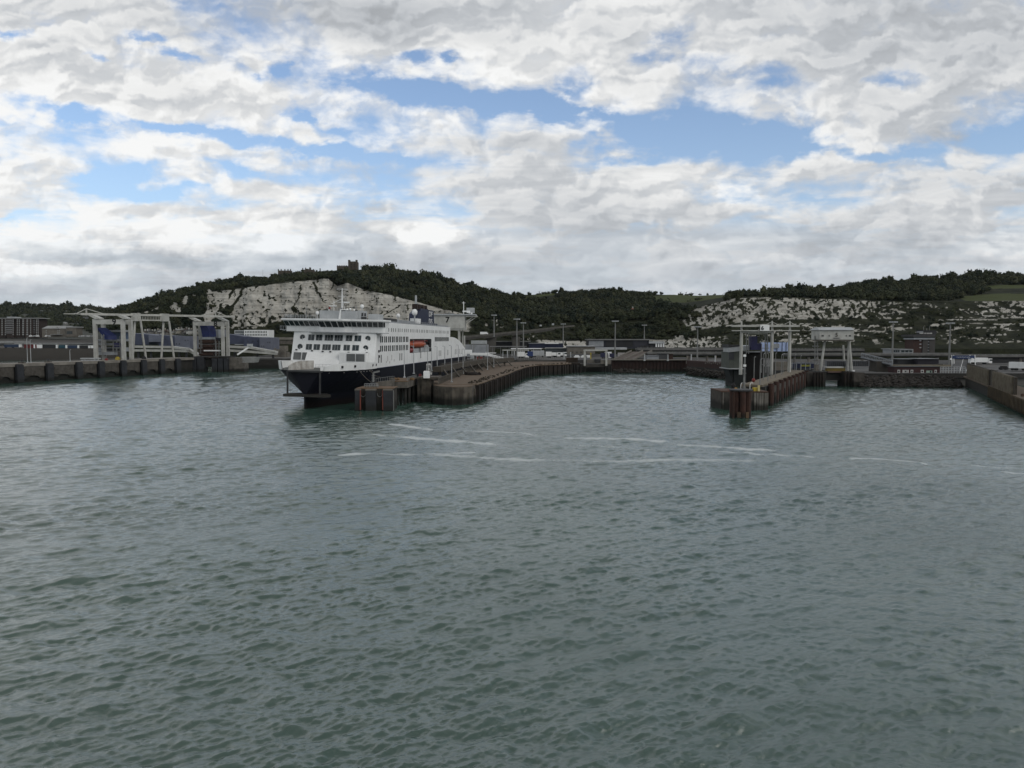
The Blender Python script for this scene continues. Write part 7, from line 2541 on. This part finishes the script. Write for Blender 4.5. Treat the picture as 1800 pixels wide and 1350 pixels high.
mb = MB(); fbox(mb, 1290, 1312, 649, 672, Y6 + 1, 12, zlow=-1.5); q = P(1282, 650, Y6); mb.slab([(q.x, Y6 + 1.2, q.z), (PX(1291, Y6), Y6 + 1.2, q.z), (PX(1291, Y6), Y6 + 1.2, 1.6)], (0, 8, 0)); mb.build('base', mat('black_green_steel', (0.016, 0.022, 0.022), (0.01, 0.014, 0.014), rough=.7, tide=1.0), bk)
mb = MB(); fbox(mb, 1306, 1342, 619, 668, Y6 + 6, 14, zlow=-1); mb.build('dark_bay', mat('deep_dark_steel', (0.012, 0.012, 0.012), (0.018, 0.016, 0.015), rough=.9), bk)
mb = MB(); fbox(mb, 1313, 1340, 617.5, 619.5, Y6 + 5, 3); mb.build('beam', GREYP, bk)

# portal 6
Yp = 306
g6 = thing('portal_gantry', P(1348, 650, Yp), 'white open portal gantry with twin crossbars marked 6', 'gantry')
for px0, px1, pt, pb in ((1303.5, 1302, 564, 648), (1357.5, 1356, 564, 648), (1388.5, 1387.2, 564, 648)):
    mb = MB(); a, b_ = P(px1, pb, Yp), P(px0, pt + 18, Yp); mb.tube((a.x, a.y, 5.5), b_, .72, .62, 9); mb.tube(b_, P(px0, pt, Yp), .5, .3, 8); mb.build('column', CREAM, g6)
mb = MB(); fbox(mb, 1287.5, 1406, 571.3, 574.5, Yp - 1.5, 1.2); mb.build('upper_crossbar', CREAM, g6)
mb = MB(); fbox(mb, 1287.5, 1406, 580.3, 582, Yp - 1.5, 1.0); mb.build('lower_crossbar', CREAM, g6)
mb = MB(); fbox(mb, 1306, 1356, 582.5, 584.8, Yp - .5, 2.0); fbox(mb, 1316, 1349, 586, 587.6, Yp + 2, 1); mb.build('cross_beam', CREAM, g6)
mb = MB()
for a, b_ in ((1345, 1357), (1357, 1369), (1376, 1388), (1388, 1398)):
    m_ = 1357 if b_ <= 1369 and a >= 1345 else 1388
    e = a if a != m_ else b_
    mb.bar(P(m_, 565.5, Yp - 1), P(e, 571.4, Yp - 1), .16)
mb.build('stay', CREAM, g6)
sg = MB(); fbox(sg, 1337, 1352.5, 571, 581.5, Yp - 2.2, .6); so = sg.build('number_board', WHITE, g6)
text('number', '6', 2.25, P(1340.3, 577, Yp - 2.26) - g6.location, (R(90), 0, 0), MARK, g6, .03, .07)
o = thing('linkspan', P(1327, 640, Yp + 4), 'upright dark blue linkspan tower inside the portal marked 6', 'linkspan')
mb = MB(); fbox(mb, 1321, 1331, 591, 615, Yp + 3, 4); fbox(mb, 1330, 1338, 603.5, 615, Yp + 4, 4); mb.build('tower', mat('deep_blue_panel', (0.012, 0.014, 0.10), (0.02, .02, .11), rough=.4), o)
mb = MB()
for px in (1312, 1316, 1345, 1349): mb.bar(P(px, 585, Yp + 3), P(px, 622, Yp + 3), .3)
for px in (1338, 1346): mb.bar(P(px, 604, Yp + 8), P(px, 655, Yp + 8), .5)
for py in (600, 612, 630, 641): mb.bar(P(1338, py, Yp + 7.5), P(1352, py, Yp + 7.5), .28)
mb.build('ladder_frame', GALV, o)
mb = MB(); fbox(mb, 1362, 1388, 636, 651, Yp + 12, 5); mb.build('housing', STONE, o)
mb = MB(); fbox(mb, 1338, 1388, 602, 617.5, Yp + 22, .5)
bb = mb.build('hoarding', mat('pale_blue_sheet', (0.42, 0.52, 0.76), (0.36, 0.45, 0.68), scale=.3, rough=.5, streak=.3))
tag(bb, 'pale blue sheeted hoarding behind the portal marked 6', 'hoarding')
mb = MB()
for px in (1349, 1357, 1366, 1375, 1382): fbox(mb, px, px + .5, 602, 617, Yp + 21.7, .25)
mb.build('seam', mat('blue_seam', (0.12, 0.16, 0.26), rough=.6), bb)
mb = MB(); fbox(mb, 1360, 1370, 604, 612, Yp + 21, .5)
mb.build('frame', GREYP, bb)
tr_ = thing('lorry_trailer', P(1414, 648, 345), 'navy blue trailer with a yellow panel of lettering beside berth 5', 'lorry', 'lorries at the right-hand berths')
mb = MB(); fbox(mb, 1397, 1431, 637.5, 647.5, 345, 2.6); mb.build('body', mat('navy_side', (0.02, 0.03, 0.09), rough=.5), tr_)
mb = MB()
for k in range(8): fbox(mb, 1408 + k * 2.2, 1409.6 + k * 2.2, 641 + (k % 2) * .3, 644.2, 344.93, .05)
mb.build('yellow_marks', mat('lime_yellow', (0.42, 0.42, 0.05), rough=.5), tr_)
for px in (1401, 1404, 1425): mb = MB(); q = P(px, 648.2, 346); mb.tube((q.x, 345.1, 5.5), (q.x, 347, 5.5), .5, .5, 8); mb.build('wheel', BLACK, tr_)
mb = MB(); fbox(mb, 1389, 1434, 638.2, 638.9, 340, .2)
for px in range(1392, 1434, 8): fbox(mb, px, px + .5, 638.2, 650, 340, .2)
tag(mb.build('railing', LGREY), 'thin pale railing between the portal marked 6 and the box marked 5', 'railing')

# ------------------------------------------------------------------ berth 5
Y5 = 322
g5 = thing('gantry_house', P(1472, 655, Y5), 'grey-white gantry house marked 5 standing on splayed legs', 'gantry')
mb = MB(); fbox(mb, 1441, 1501, 580, 597, Y5, 9); mb.build('house', CREAM, g5)
mb = MB(); q0, q1 = P(1440, 580, Y5 - .8), P(1502, 580, Y5 - .8); zr = ZAT(575, Y5)
mb.slab([(q0.x, Y5 - .8, q0.z), (q0.x + .8, Y5 + 4, zr), (q0.x + .8, Y5 + 6, zr), (q0.x, Y5 + 10, q0.z)], (q1.x - q0.x, 0, 0)); mb.build('roof', LGREY, g5)
mb = MB(); fbox(mb, 1441.5, 1500.5, 597, 599.5, Y5 + .4, 8); mb.build('base_beam', STONE, g5)
text('number', '5', 2.35, P(1470.5, 589, Y5 - .1) - g5.location, (R(90), 0, 0), MARK, g5, .03, .03)
mb = MB(); fbox(mb, 1465, 1475.8, 594, 595, Y5 - .12, .1); mb.build('marking', MARK, g5)
for px0, px1 in ((1444.5, 1448), (1457, 1458.5), (1487, 1488.5), (1492.5, 1496)):
    mb = MB(); fbox(mb, px0, px1, 589, 591.5, Y5 - .15, .2); mb.build('lamp_mark', DGREY, g5)
for (a, b_, y0, y1, r_) in ((1450, 1441.5, 600, 655, .55), (1492, 1497, 600, 655, .75), (1491.5, 1490, 600, 655, .4), (1482, 1486, 608, 640, .45)):
    mb = MB(); yo = 4 if a != 1482 else 9; q = P(b_, y1, Y5 + yo); mb.tube((q.x, Y5 + yo, 4.9), P(a, y0 - 1, Y5 + yo), r_, r_, 8); mb.build('leg', CREAM, g5)
l5 = thing('linkspan', P(1472, 655, 316), 'yellow-beamed linkspan deck under the gantry house marked 5', 'linkspan')
mb = MB(); fbox(mb, 1454, 1486, 647, 652.5, 317, 2); mb.build('yellow_beam', mat('dull_yellow', (0.21, 0.145, 0.02), (0.15, 0.105, 0.02), rough=.7), l5)
mb = MB(); fbox(mb, 1453, 1483, 644.8, 646.9, 316.8, 2.4); mb.build('pale_beam', CREAM, l5)
mb = MB(); fbox(mb, 1452, 1488, 656, 668, 318, 10); mb.build('underside', DARKC, l5)
mb = MB(); fbox(mb, 1456, 1482, 652.6, 655, 316.6, 1.2); mb.build('rusty_plate', mat('pinkish_plate', (0.2, 0.13, 0.11), rough=.8), l5)
dk5 = mat('slatted_side', (0.20, 0.21, 0.23), (0.16, 0.17, 0.19), rough=.6)
mb = MB(); fbox(mb, 1454, 1487, 634.5, 644, 330, 2); fbox(mb, 1497, 1528, 634.5, 644, 326, 3); mb.build('deck_side', dk5, l5)
mb = MB()
for k in range(9): fbox(mb, 1498 + k * 3.4, 1499.3 + k * 3.4, 634.5, 643.5, 325.7, .25)
for k in range(9): fbox(mb, 1455 + k * 3.5, 1456.2 + k * 3.5, 635, 643.5, 329.7, .25)
mb.build('slat', DGREY, l5)
fb5 = thing('fender_dolphin', P(1472, 680, 311), 'brown piled fender blocks either side of the berth marked 5', 'dolphin')
for a, b_ in ((1432.5, 1437), (1438, 1442), (1443, 1447), (1448, 1451.5), (1487, 1491.5), (1492.5, 1497), (1498, 1501)):
    mb = MB(); x0, x1 = PX(a, 311), PX(b_, 311); mb.tube(((x0 + x1) / 2, 312, -2), ((x0 + x1) / 2, 312, ZAT(655, 311)), (x1 - x0) / 2, None, 9); mb.build('pile', PILE, fb5)
mb = MB(); fbox(mb, 1433, 1451, 653, 682, 312.5, 8, zlow=-1); fbox(mb, 1487, 1502, 653, 682, 312.5, 8, zlow=-1); fbox(mb, 1431, 1503, 653.5, 656, 320, 8); mb.build('body', DARKC, fb5)
mb = MB(); fbox(mb, 1419, 1432, 654, 680, 313, 9, zlow=-1); tag(mb.build('concrete_pier', WEATH), 'brown-grey concrete block left of the berth marked 5', 'pier')
mb = MB(); fbox(mb, 1501.5, 1519, 655, 682, 310, 9, zlow=-1); fbox(mb, 1502, 1518.5, 671, 672.2, 309.8, .25); tag(mb.build('concrete_pier', WEATH), 'squat pale concrete block right of the berth marked 5', 'pier')
o = thing('access_tower', P(1434, 655, 326), 'thin white ladder tower left of the gantry house marked 5', 'tower')
mb = MB()
for px in (1432.5, 1437): mb.bar(P(px, 590 if px < 1435 else 594, 326), P(px, 655, 326), .3)
for k in range(9): mb.bar(P(1432.5, 596 + k * 7, 326), P(1437, 596 + k * 7, 326), .2)
for py in (608, 631): fbox(mb, 1431, 1440, py, py + 1.2, 325, 2)
mb.build('frame', GALV, o)
mb = MB(); fbox(mb, 1434, 1439, 641, 654, 324, 2); mb.build('cabinet', STONE, o)
mb = MB(); q = P(1500, 651, 314); mb.cbox((q.x, q.y, 5), 1.0, .9, 2.0); mb.cbox((q.x, q.y - .46, 5.4), .5, .05, 1.2); tag(mb.build('kiosk', WHITE), 'small white kiosk beside the right leg of gantry 5', 'kiosk')
mb = MB(); q = P(1507, 655, 314); mb.ball((q.x, q.y, 5.6), .7, 10, 6); tag(mb.build('buoy', STONE), 'round grey float on the concrete block right of berth 5', 'buoy')
# footbridge to the right
fb = thing('footbridge', P(1540, 640, 345), 'grey lattice footbridge sloping down to a brown block right of berth 5', 'footbridge')
A, B_ = P(1514, 621, 350), P(1569, 634, 340)
dn = Vector((0, 0, -1.9))
mb = MB(); mb.bar(A, B_, .5); mb.bar(A + dn, B_ + dn, .6, .8)
for k in range(15):
    t_ = k / 14; q = A.lerp(B_, t_); mb.bar(q, q + dn, .2)
    if k < 14: mb.bar(q + (dn if k % 2 else Vector()), A.lerp(B_, (k + 1) / 14) + (Vector() if k % 2 else dn), .16)
mb.build('truss', GREYP, fb)
mb = MB(); mb.bar(A + dn * 1.15 + Vector((0, 1.2, 0)), B_ + dn * 1.15 + Vector((0, 1.2, 0)), 2.4, .5); mb.build('deck', DGREY, fb)
mb = MB(); fbox(mb, 1542, 1566, 635, 659, 343, 8, zlow=4.9); tag(mb.build('hut', mat('brown_block', (0.085, 0.078, 0.066), (0.065, 0.06, 0.05), rough=.9)), 'plain dark brown block carrying the end of the lattice footbridge', 'building')

# ------------------------------------------------------------------ right-hand shore: control tower, cabin, road, rocks
Yt = 470
ct_o = thing('control_tower', P(1625, 622, Yt), 'brick and concrete port control tower with a flat overhanging cab', 'tower')
mb = MB(); fbox(mb, 1605.5, 1622.5, 597, 626, Yt, 10); mb.build('brick_wall', mat('tower_brick', (0.085, 0.046, 0.038), (0.062, 0.037, 0.032), scale=.6, rough=.9), ct_o)
mb = MB(); fbox(mb, 1622.5, 1630.5, 594, 626, Yt - .6, 11); fbox(mb, 1634, 1643, 594, 626, Yt - .2, 11); mb.build('concrete_wall', mat('tower_concrete', (0.115, 0.11, 0.105), (0.09, 0.086, 0.08), rough=.9, streak=.4), ct_o)
mb = MB(); fbox(mb, 1630.5, 1634, 596, 626, Yt + .4, 10); mb.build('window_strip', GLASS, ct_o)
mb = MB()
for k in range(5): fbox(mb, 1630.5, 1634, 600 + k * 5, 601.6 + k * 5, Yt - .1, .5)
mb.build('spandrel', GREYP, ct_o)
mb = MB(); fbox(mb, 1605, 1644.5, 588, 591.8, Yt - 1.5, 14); mb.build('cab_roof', mat('dark_roof', (0.085, 0.085, 0.088), rough=.8), ct_o)
mb = MB(); fbox(mb, 1606.5, 1643, 592, 594.2, Yt - .9, 12); mb.build('cab_window', GLASS, ct_o)
mb = MB(); fbox(mb, 1606, 1643, 594.2, 596.8, Yt - 1.2, 12); mb.build('cab_wall', GREYP, ct_o)
mb = MB(); fbox(mb, 1623, 1646, 580.5, 587.9, Yt + 3, 8); mb.build('plant_house', CHAR, ct_o)
mb = MB(); fbox(mb, 1616, 1623, 582.5, 584.5, Yt + 1, 3); mb.build('roof_box', GREYP, ct_o)
text('lettering', 'PORT OF DOVER', 1.05, P(1627.5, 586.1, Yt + .6) - ct_o.location, (R(90), 0, 0), WMARK, ct_o, .03, .02)
for px, pt in ((1623.5, 574), (1634, 573), (1629, 577)):
    mb = MB(); mb.bar(P(px, 581, Yt + 5), P(px, pt, Yt + 5), .2); mb.bar(P(px - .8, pt + 2, Yt + 5), P(px + .8, pt + 2, Yt + 5), .14); mb.build('aerial', GALV, ct_o)
for k in range(3): mb = MB(); fbox(mb, 1616.5, 1619.5, 598 + k * 6, 599.8 + k * 6, Yt - .12, .15); mb.build('window', LGREY, ct_o)
o = block('building', 1566, 1582, 614, 626, 462, 10, GREYP, 'low glazed building left of the control tower', .8, LGREY)
for k in range(4): mb = MB(); fbox(mb, 1567.5 + k * 3.7, 1570 + k * 3.7, 615.5, 619, 461.8, .3); mb.build('window', GLASS, o)
o = block('building', 1582.5, 1605, 614.5, 626, 464, 10, LGREY, 'white framed windowed wing joined to the control tower', .8, LGREY)
for k in range(3): mb = MB(); fbox(mb, 1584.5 + k * 7, 1590 + k * 7, 615.8, 619, 463.8, .3); mb.build('window', GLASS, o)
for k in range(3): mb = MB(); fbox(mb, 1584.5 + k * 7, 1590 + k * 7, 620.5, 623, 463.8, .3); mb.build('window', GLASS, o)
# dark sheds and vehicles under the elevated road
block('shed', 1578, 1610, 631.5, 641, 430, 8, CHAR, 'dark low shed under the elevated road left of the control tower', .8, GREYP, 'dark sheds under the elevated road')
block('shed', 1613, 1650, 631, 642, 425, 8, mat('dusk_purple', (0.03, 0.028, 0.042), rough=.8), 'dark bluish shed under the elevated road below the tower', .8, GREYP, 'dark sheds under the elevated road')
block('shed', 1712, 1800, 629.5, 637, 470, 10, CHAR, 'long dark shed under the right end of the elevated road', .8, GREYP, 'dark sheds under the elevated road')
# red cabin at the water
Yc = 333
rc = thing('cabin', P(1612, 659, Yc), 'long dark red cabin with small white framed windows above the rocks', 'cabin')
mb = MB(); fbox(mb, 1573, 1652, 645.5, 660, Yc, 6, zlow=4.95); mb.build('wall', mat('maroon_cladding', (0.062, 0.022, 0.023), (0.045, 0.018, 0.02), scale=.5, rough=.7), rc)
mb = MB(); fbox(mb, 1572, 1653, 644.3, 645.4, Yc - .4, 7); mb.build('roof', DGREY, rc)
for a, b_ in ((1578, 1582), (1587, 1588.5), (1590, 1594), (1595.5, 1597), (1601, 1605), (1619, 1623.5), (1643, 1646.5)):
    mb = MB(); fbox(mb, a, b_, 650.2, 655.5, Yc - .12, .14); w = mb.build('window', WMARK, rc)
    if b_ - a > 2: mb = MB(); fbox(mb, a + .8, b_ - .8, 651.2, 654.6, Yc - .16, .05); mb.build('pane', GLASS, w)
mb = MB(); fbox(mb, 1628.5, 1638.5, 651.5, 655.5, Yc - .1, .12); w = mb.build('window', mat('pale_green_glass', (0.32, 0.42, 0.36), rough=.4), rc)
mb = MB(); fbox(mb, 1634.5, 1637, 652, 655, Yc - .14, .05); mb.build('pane', GLASS, w)
mb = MB(); fbox(mb, 1566, 1672, 641.2, 645, 345, 2); tag(mb.build('wall', mat('sandy_wall', (0.25, 0.225, 0.17), (0.2, 0.18, 0.14), rough=.9)), 'low sandy wall running behind the dark red cabin', 'wall')
mb = MB(); q0, q1 = P(1653, 648, 330), P(1697, 648, 330)
for k in range(10): q = q0.lerp(q1, k / 9); mb.bar((q.x, q.y, 5), (q.x, q.y, q.z + .8), .14)
mb.bar((q0.x, q0.y, q0.z + .8), (q1.x, q1.y, q1.z + .8), .16); mb.bar(q0, q1, .12); mb.bar((q0.x, q0.y, q0.z - .9), (q1.x, q1.y, q1.z - .9), .12)
tag(mb.build('railing', LGREY), 'pale railing between the red cabin and the slatted breakwater wall', 'railing')
# quay edge above the boulders
mb = MB(); mb.box(PX(1519, 321), 240, 321, 322.5, 3.2, 5.3); tag(mb.build('quay_wall', DARKC), 'low dark quay wall above the right-hand boulders', 'wall')
rocks([PZ(1518, 681, 0), PZ(1600, 681, 0), PZ(1698, 682, 0)], 420, 9, -.4, 4.0, .6, 1.7, 'bank of tumbled dark boulders along the right-hand shore', 7)
# blue sign gantry over the ramp road
sgn = thing('sign_gantry', P(1693, 640, 400), 'long blue road sign on white posts over a grey ramp road', 'sign')
mb = MB(); fbox(mb, 1674, 1713, 625, 630.5, 400, .5); so = mb.build('blue_panel', mat('road_sign_blue', (0.025, 0.06, 0.19), rough=.4), sgn)
mb = MB()
for k, px in enumerate((1682, 1684.5, 1687, 1689, 1691.5, 1694, 1697, 1699.5, 1702, 1704)): fbox(mb, px, px + (1.6 if k % 3 else 1.1), 627 + (k % 2) * .4, 628.2 + (k % 2) * .4, 399.93, .06)
mb.build('white_marks', LGREY, so)
for px in (1673, 1676.5, 1705, 1713.5): mb = MB(); mb.bar(P(px, 624, 400.4), P(px + (1 if px > 1700 else .5), 644, 400.4), .4); mb.build('post', WHITE, sgn)
for px in (1671.5, 1709.5): mb = MB(); fbox(mb, px - 1.5, px + 1.5, 629.5, 632.5, 399.5, .6); mb.build('floodlight', WHITE, sgn)
rd = MB(); q = [P(1672, 655, 335), P(1699, 655, 335), P(1706, 627, 470), P(1680, 627, 470)]
q = [Vector((v.x, v.y, max(v.z, 5.05))) for v in q]
rd.slab(q, (0, 0, -.3)); r_o = rd.build('road', mat('ramp_asphalt', (0.115, 0.115, 0.115), (0.095, 0.095, 0.095), rough=.9))
tag(r_o, 'grey ramp road rising under the blue sign', 'road', kind='structure')
mb = MB(); mb.bar(q[0].lerp(q[1], .55) + Vector((0, 0, .05)), q[3].lerp(q[2], .55) + Vector((0, 0, .05)), .22, .03); mb.build('lane_line', WMARK, r_o)
mb = MB(); mb.bar(q[1] + Vector((0, 0, .4)), q[2] + Vector((0, 0, .4)), .4, .9); tag(mb.build('barrier', LGREY), 'pale barrier on the right of the ramp road', 'barrier')
# parked vehicles on the apron
lorry(1719, 640, 410, 9.5, 3.6, WHITE, 'white coach parked right of the blue road sign', WHITE, 'lorries at the right-hand berths')
lorry(1790, 651, 352, 7.5, 4.0, WHITE, 'white articulated lorry with its cab facing, at the right edge', WHITE, 'lorries at the right-hand berths', R(-62))
for px, py, lab in ((1652, 641, 'dark car under the elevated road right of the tower'), (1764, 649, 'small black van alone on the right-hand apron')):
    q = P(px, py, 395 if px < 1700 else 365); q.z = 5.0
    o = thing('parked_car', q, lab, 'car'); mb = MB(); mb.cbox((q.x, q.y, 5.2), 3.8, 1.8, 1.0); mb.cbox((q.x, q.y, 6.2), 2.6, 1.6, .7); mb.build('body', BLACK, o)
    for dx in (-1.2, 1.2): mb = MB(); mb.tube((q.x + dx, q.y - .95, 5.35), (q.x + dx, q.y + .95, 5.35), .34, .34, 8); mb.build('wheel', DGREY, o)
# breakwater with slatted wall
BW0, BW1 = PZ(1697, 680, 0), PZ(1812, 736, 0)
bd = (BW1 - BW0).normalized(); bn_ = Vector((bd.y, -bd.x, 0))       # towards the basin
if bn_.x > 0: bn_ = -bn_
BL = (BW1 - BW0).length + 45
bw = thing('breakwater', BW0, 'brown breakwater with a tall slatted wall at the right edge', 'breakwater')


def bq(s_, off, z):
    q = BW0 + bd * s_ - bn_ * (-off)
    q = BW0 + bd * s_ + bn_ * off
    return Vector((q.x, q.y, z))


BRW = mat('brown_timber_wall', (0.27, 0.235, 0.175), (0.19, 0.165, 0.125), scale=.5, rough=.95, streak=.6, grime=(.05, .043, .032))
def s_at(px):
    u = (px - 900) / FPX * 1.0018
    return (u * BW0.y - BW0.x) / (bd.x - u * bd.y)


sw1, sw2, sw3 = s_at(1735), s_at(1743), s_at(1779)
BT = 4.2
mb = MB(); mb.slab([bq(-8, -.8, -2), bq(BL, -.8, -2), bq(BL, -.8, BT - .5), bq(-8, -.8, BT - .5)], bn_ * -8); mb.build('core', mat('pier_dark', (0.05, 0.045, 0.036), (0.03, 0.027, 0.022), rough=.9, tide=1.5), bw)
mb = MB(); mb.slab([bq(-8, .1, BT - .5), bq(BL, .1, BT - .5), bq(BL, .1, BT), bq(-8, .1, BT)], bn_ * -9.5); mb.build('deck', mat('ochre_weedy_deck', (0.17, 0.125, 0.085), (0.12, 0.095, 0.07), rough=.95, bump=.4), bw)
z5 = 10.2
mb = MB(); mb.slab([bq(-3, -.6, BT), bq(sw1, -.6, BT), bq(sw1, -.6, z5 - .6), bq(-3, -.6, z5)], bn_ * -.7); mb.slab([bq(sw2, -.6, BT), bq(sw3, -.6, BT), bq(sw3, -.6, z5 - .9), bq(sw2, -.6, z5 - .5)], bn_ * -.7); mb.slab([bq(sw1, -.9, BT), bq(sw2, -.9, BT), bq(sw2, -.9, z5 - .4), bq(sw1, -.9, z5 - .4)], bn_ * -.7)
mb.build('slatted_wall', mat('shaded_wall_board', (0.10, 0.088, 0.068), (0.07, 0.06, 0.048), scale=.5, rough=.95, streak=.6), bw)  # wall darker than its posts: shade of the recesses put into the colour
s_ = 2.0
while s_ < sw3 - .3:
    if not (sw1 < s_ < sw2):
        mb = MB(); mb.slab([bq(s_, -.58, BT), bq(s_ + .75, -.58, BT), bq(s_ + .75, -.58, z5 - .7), bq(s_, -.58, z5 - .7)], bn_ * .55); mb.build('wall_post', BRW, bw)
    s_ += 2.1
mb = MB()
s_ = sw2 - 4
while s_ < BL: mb.slab([bq(s_, .12, .4), bq(s_ + .45, .12, .4), bq(s_ + .45, .12, BT + .1), bq(s_, .12, BT + .1)], bn_ * .45); s_ += 2.0
mb.build('fender_post', mat('ochre_timber', (0.155, 0.12, 0.075), (0.10, 0.08, 0.055), rough=.95, streak=.4, tide=.8), bw)
mb = MB(); rr_ = random.Random(3)
for k in range(60): q = bq(sw3 + 1 + rr_.random() * 40, -1 - rr_.random() * 7, BT + .1); mb.rock(q, .3 + rr_.random() * .4, rr_)
o = mb.build('weeds', mat('rusty_weeds', (0.15, 0.085, 0.06), (0.1, 0.065, 0.045), rough=.95), bw); o['kind'] = 'stuff'
# dark quay beyond the breakwater
mb = MB(); mb.box(PX(1779, 345), PX(1830, 345) + 60, 343.5, 345.2, -1, 5.1)
for k in range(6): q = PX(1782 + k * 6, 343); mb.box(q - .5, q + .5, 342.9, 343.5, -.5, 4.6)
tag(mb.build('quay_wall', DARKC), 'dark fendered quay beyond the breakwater at the right edge', 'wall')
mast(1568, 566, 640, 400, 'tall lighting mast left of the control tower')
mast(1668, 568, 641, 400, 'tall lighting mast right of the control tower, before the blue sign')
# white huts on the hillside at far right
for k, px in enumerate((1729, 1737.5, 1742.5, 1753, 1762.5, 1767.5, 1771.5, 1787.5, 1792)):
    Y = 905; q = P(px, 502.8, Y)
    o = thing('white_hut', q, 'tiny white hut at the foot of the wood on the right-hand hill', 'hut', 'white huts on the right-hand hill')
    mb = MB(); mb.cbox((q.x, q.y, q.z - .6), 2.2 + (k % 3) * .4, 2, 1.7); mb.slab([(q.x - 1.4, q.y - 1.1, q.z + 1.1), (q.x + 1.4, q.y - 1.1, q.z + 1.1), (q.x, q.y - 1.1, q.z + 1.9)], (0, 2.2, 0)); mb.build('body', WHITE, o)
# red-roofed house in the middle wood
hs = house(1112, 1122, 545, 541, 552, 770, WT[1], mat('red_tiles', (0.30, 0.12, 0.085), rough=.9), 'lone house with a reddish roof half hidden in the hillside wood', None, True)

# ------------------------------------------------------------------ the castle
CST = mat('castle_stone', (0.14, 0.12, 0.095), (0.10, 0.085, 0.07), scale=.25, rough=.95, bump=.4)
kp = thing('castle_keep', P(620, 472, 1002), 'square stone keep with corner turrets crowning the hill', 'castle')
mb = MB(); fbox(mb, 612.5, 627.5, 460, 480, 1002, 12); mb.build('wall', CST, kp)
for a, b_ in ((611.8, 615.5), (624.7, 628.3)):
    mb = MB(); fbox(mb, a, b_, 456.8, 480, 1001.2, 3); fbox(mb, a, b_, 456.8, 480, 1011, 3); mb.build('turret', CST, kp)
mb = MB(); fbox(mb, 618.8, 621.2, 461, 480, 1001.4, 1); mb.build('buttress', CST, kp)
for k in range(4): mb = MB(); fbox(mb, 616.2 + k * 2.2, 617.2 + k * 2.2, 459, 460, 1002, 1); mb.build('merlon', CST, kp)
for px, py in ((617.2, 464), (622.6, 464), (617.2, 468), (622.6, 468)): mb = MB(); fbox(mb, px, px + .8, py, py + 1.6, 1001.8, .3); mb.build('window', BLACK, kp)
mb = MB(); fbox(mb, 592, 611.5, 467.5, 480, 1004, 4)
for k in range(6): fbox(mb, 592.4 + k * 3.2, 594 + k * 3.2, 466.3, 467.5, 1004, 1)
tag(mb.build('castle_wall', CST), 'crenellated castle wall running left from the keep', 'wall')
c2 = thing('castle_building', P(505, 482, 985), 'long stone castle building with chimneys at the left end of the ridge', 'castle')
mb = MB(); fbox(mb, 488.5, 511, 475.5, 488, 985, 8); mb.build('wall', CST, c2)
for px in (489, 494, 500.5, 506, 510.5): mb = MB(); fbox(mb, px - .7, px + .7, 473, 476, 986, 1.5); mb.build('chimney', CST, c2)
c3 = thing('castle_building', P(546, 482, 990), 'castle building with stepped gables and many chimneys between the keep and the ridge end', 'castle')
mb = MB(); fbox(mb, 530, 551, 474, 488, 990, 8); fbox(mb, 551, 563, 477, 488, 990, 8); fbox(mb, 536, 541, 472.3, 474, 990, 6); mb.build('wall', CST, c3)
for px, pt in ((532, 471), (537, 470.4), (544, 470), (545.8, 470), (551, 473), (557, 474.5), (562.5, 471.5)): mb = MB(); fbox(mb, px - .7, px + .7, pt, 477.5, 991, 1.5); mb.build('chimney', CST, c3)
mb = MB(); fbox(mb, 572, 600, 492, 497, 992, 3); tag(mb.build('castle_wall', CST), 'lower castle wall above the notch in the white cliff', 'wall')
lk = thing('lookout_platform', P(452, 490, 955), 'dark lookout platform on legs on the wooded ridge', 'lookout')
mb = MB(); fbox(mb, 445, 460, 486, 488, 955, 5); mb.build('roof', CHAR, lk)
for px in (447, 452, 458): mb = MB(); mb.bar(P(px, 488, 956), P(px, 493, 956), .4); mb.build('post', CHAR, lk)
mb = MB(); mb.tube(P(462, 492, 958), P(462, 474, 958), .18, .1, 5); tag(mb.build('flagpole', GALV), 'thin flagpole on the ridge left of the castle', 'flagpole')
# ------------------------------------------------------------------ a little sea air between the ship and the far hills
hm = bpy.data.materials.new('sea_air')
hm.use_nodes = True
ht = hm.node_tree
ht.nodes.clear()
ho = ht.nodes.new('ShaderNodeOutputMaterial')
hv = ht.nodes.new('ShaderNodeVolumePrincipled')
hv.inputs['Color'].default_value = (0.80, 0.88, 0.96, 1)
hv.inputs['Density'].default_value = 0.000010
hv.inputs['Anisotropy'].default_value = 0.2
ht.links.new(hv.outputs[0], ho.inputs['Volume'])
mb = MB(); mb.box(-9500, 9500, -400, 14500, -32, 180)
hz_o = mb.build('haze', hm)
tag(hz_o, 'thin grey sea air over the harbour and hills', 'haze', kind='stuff')
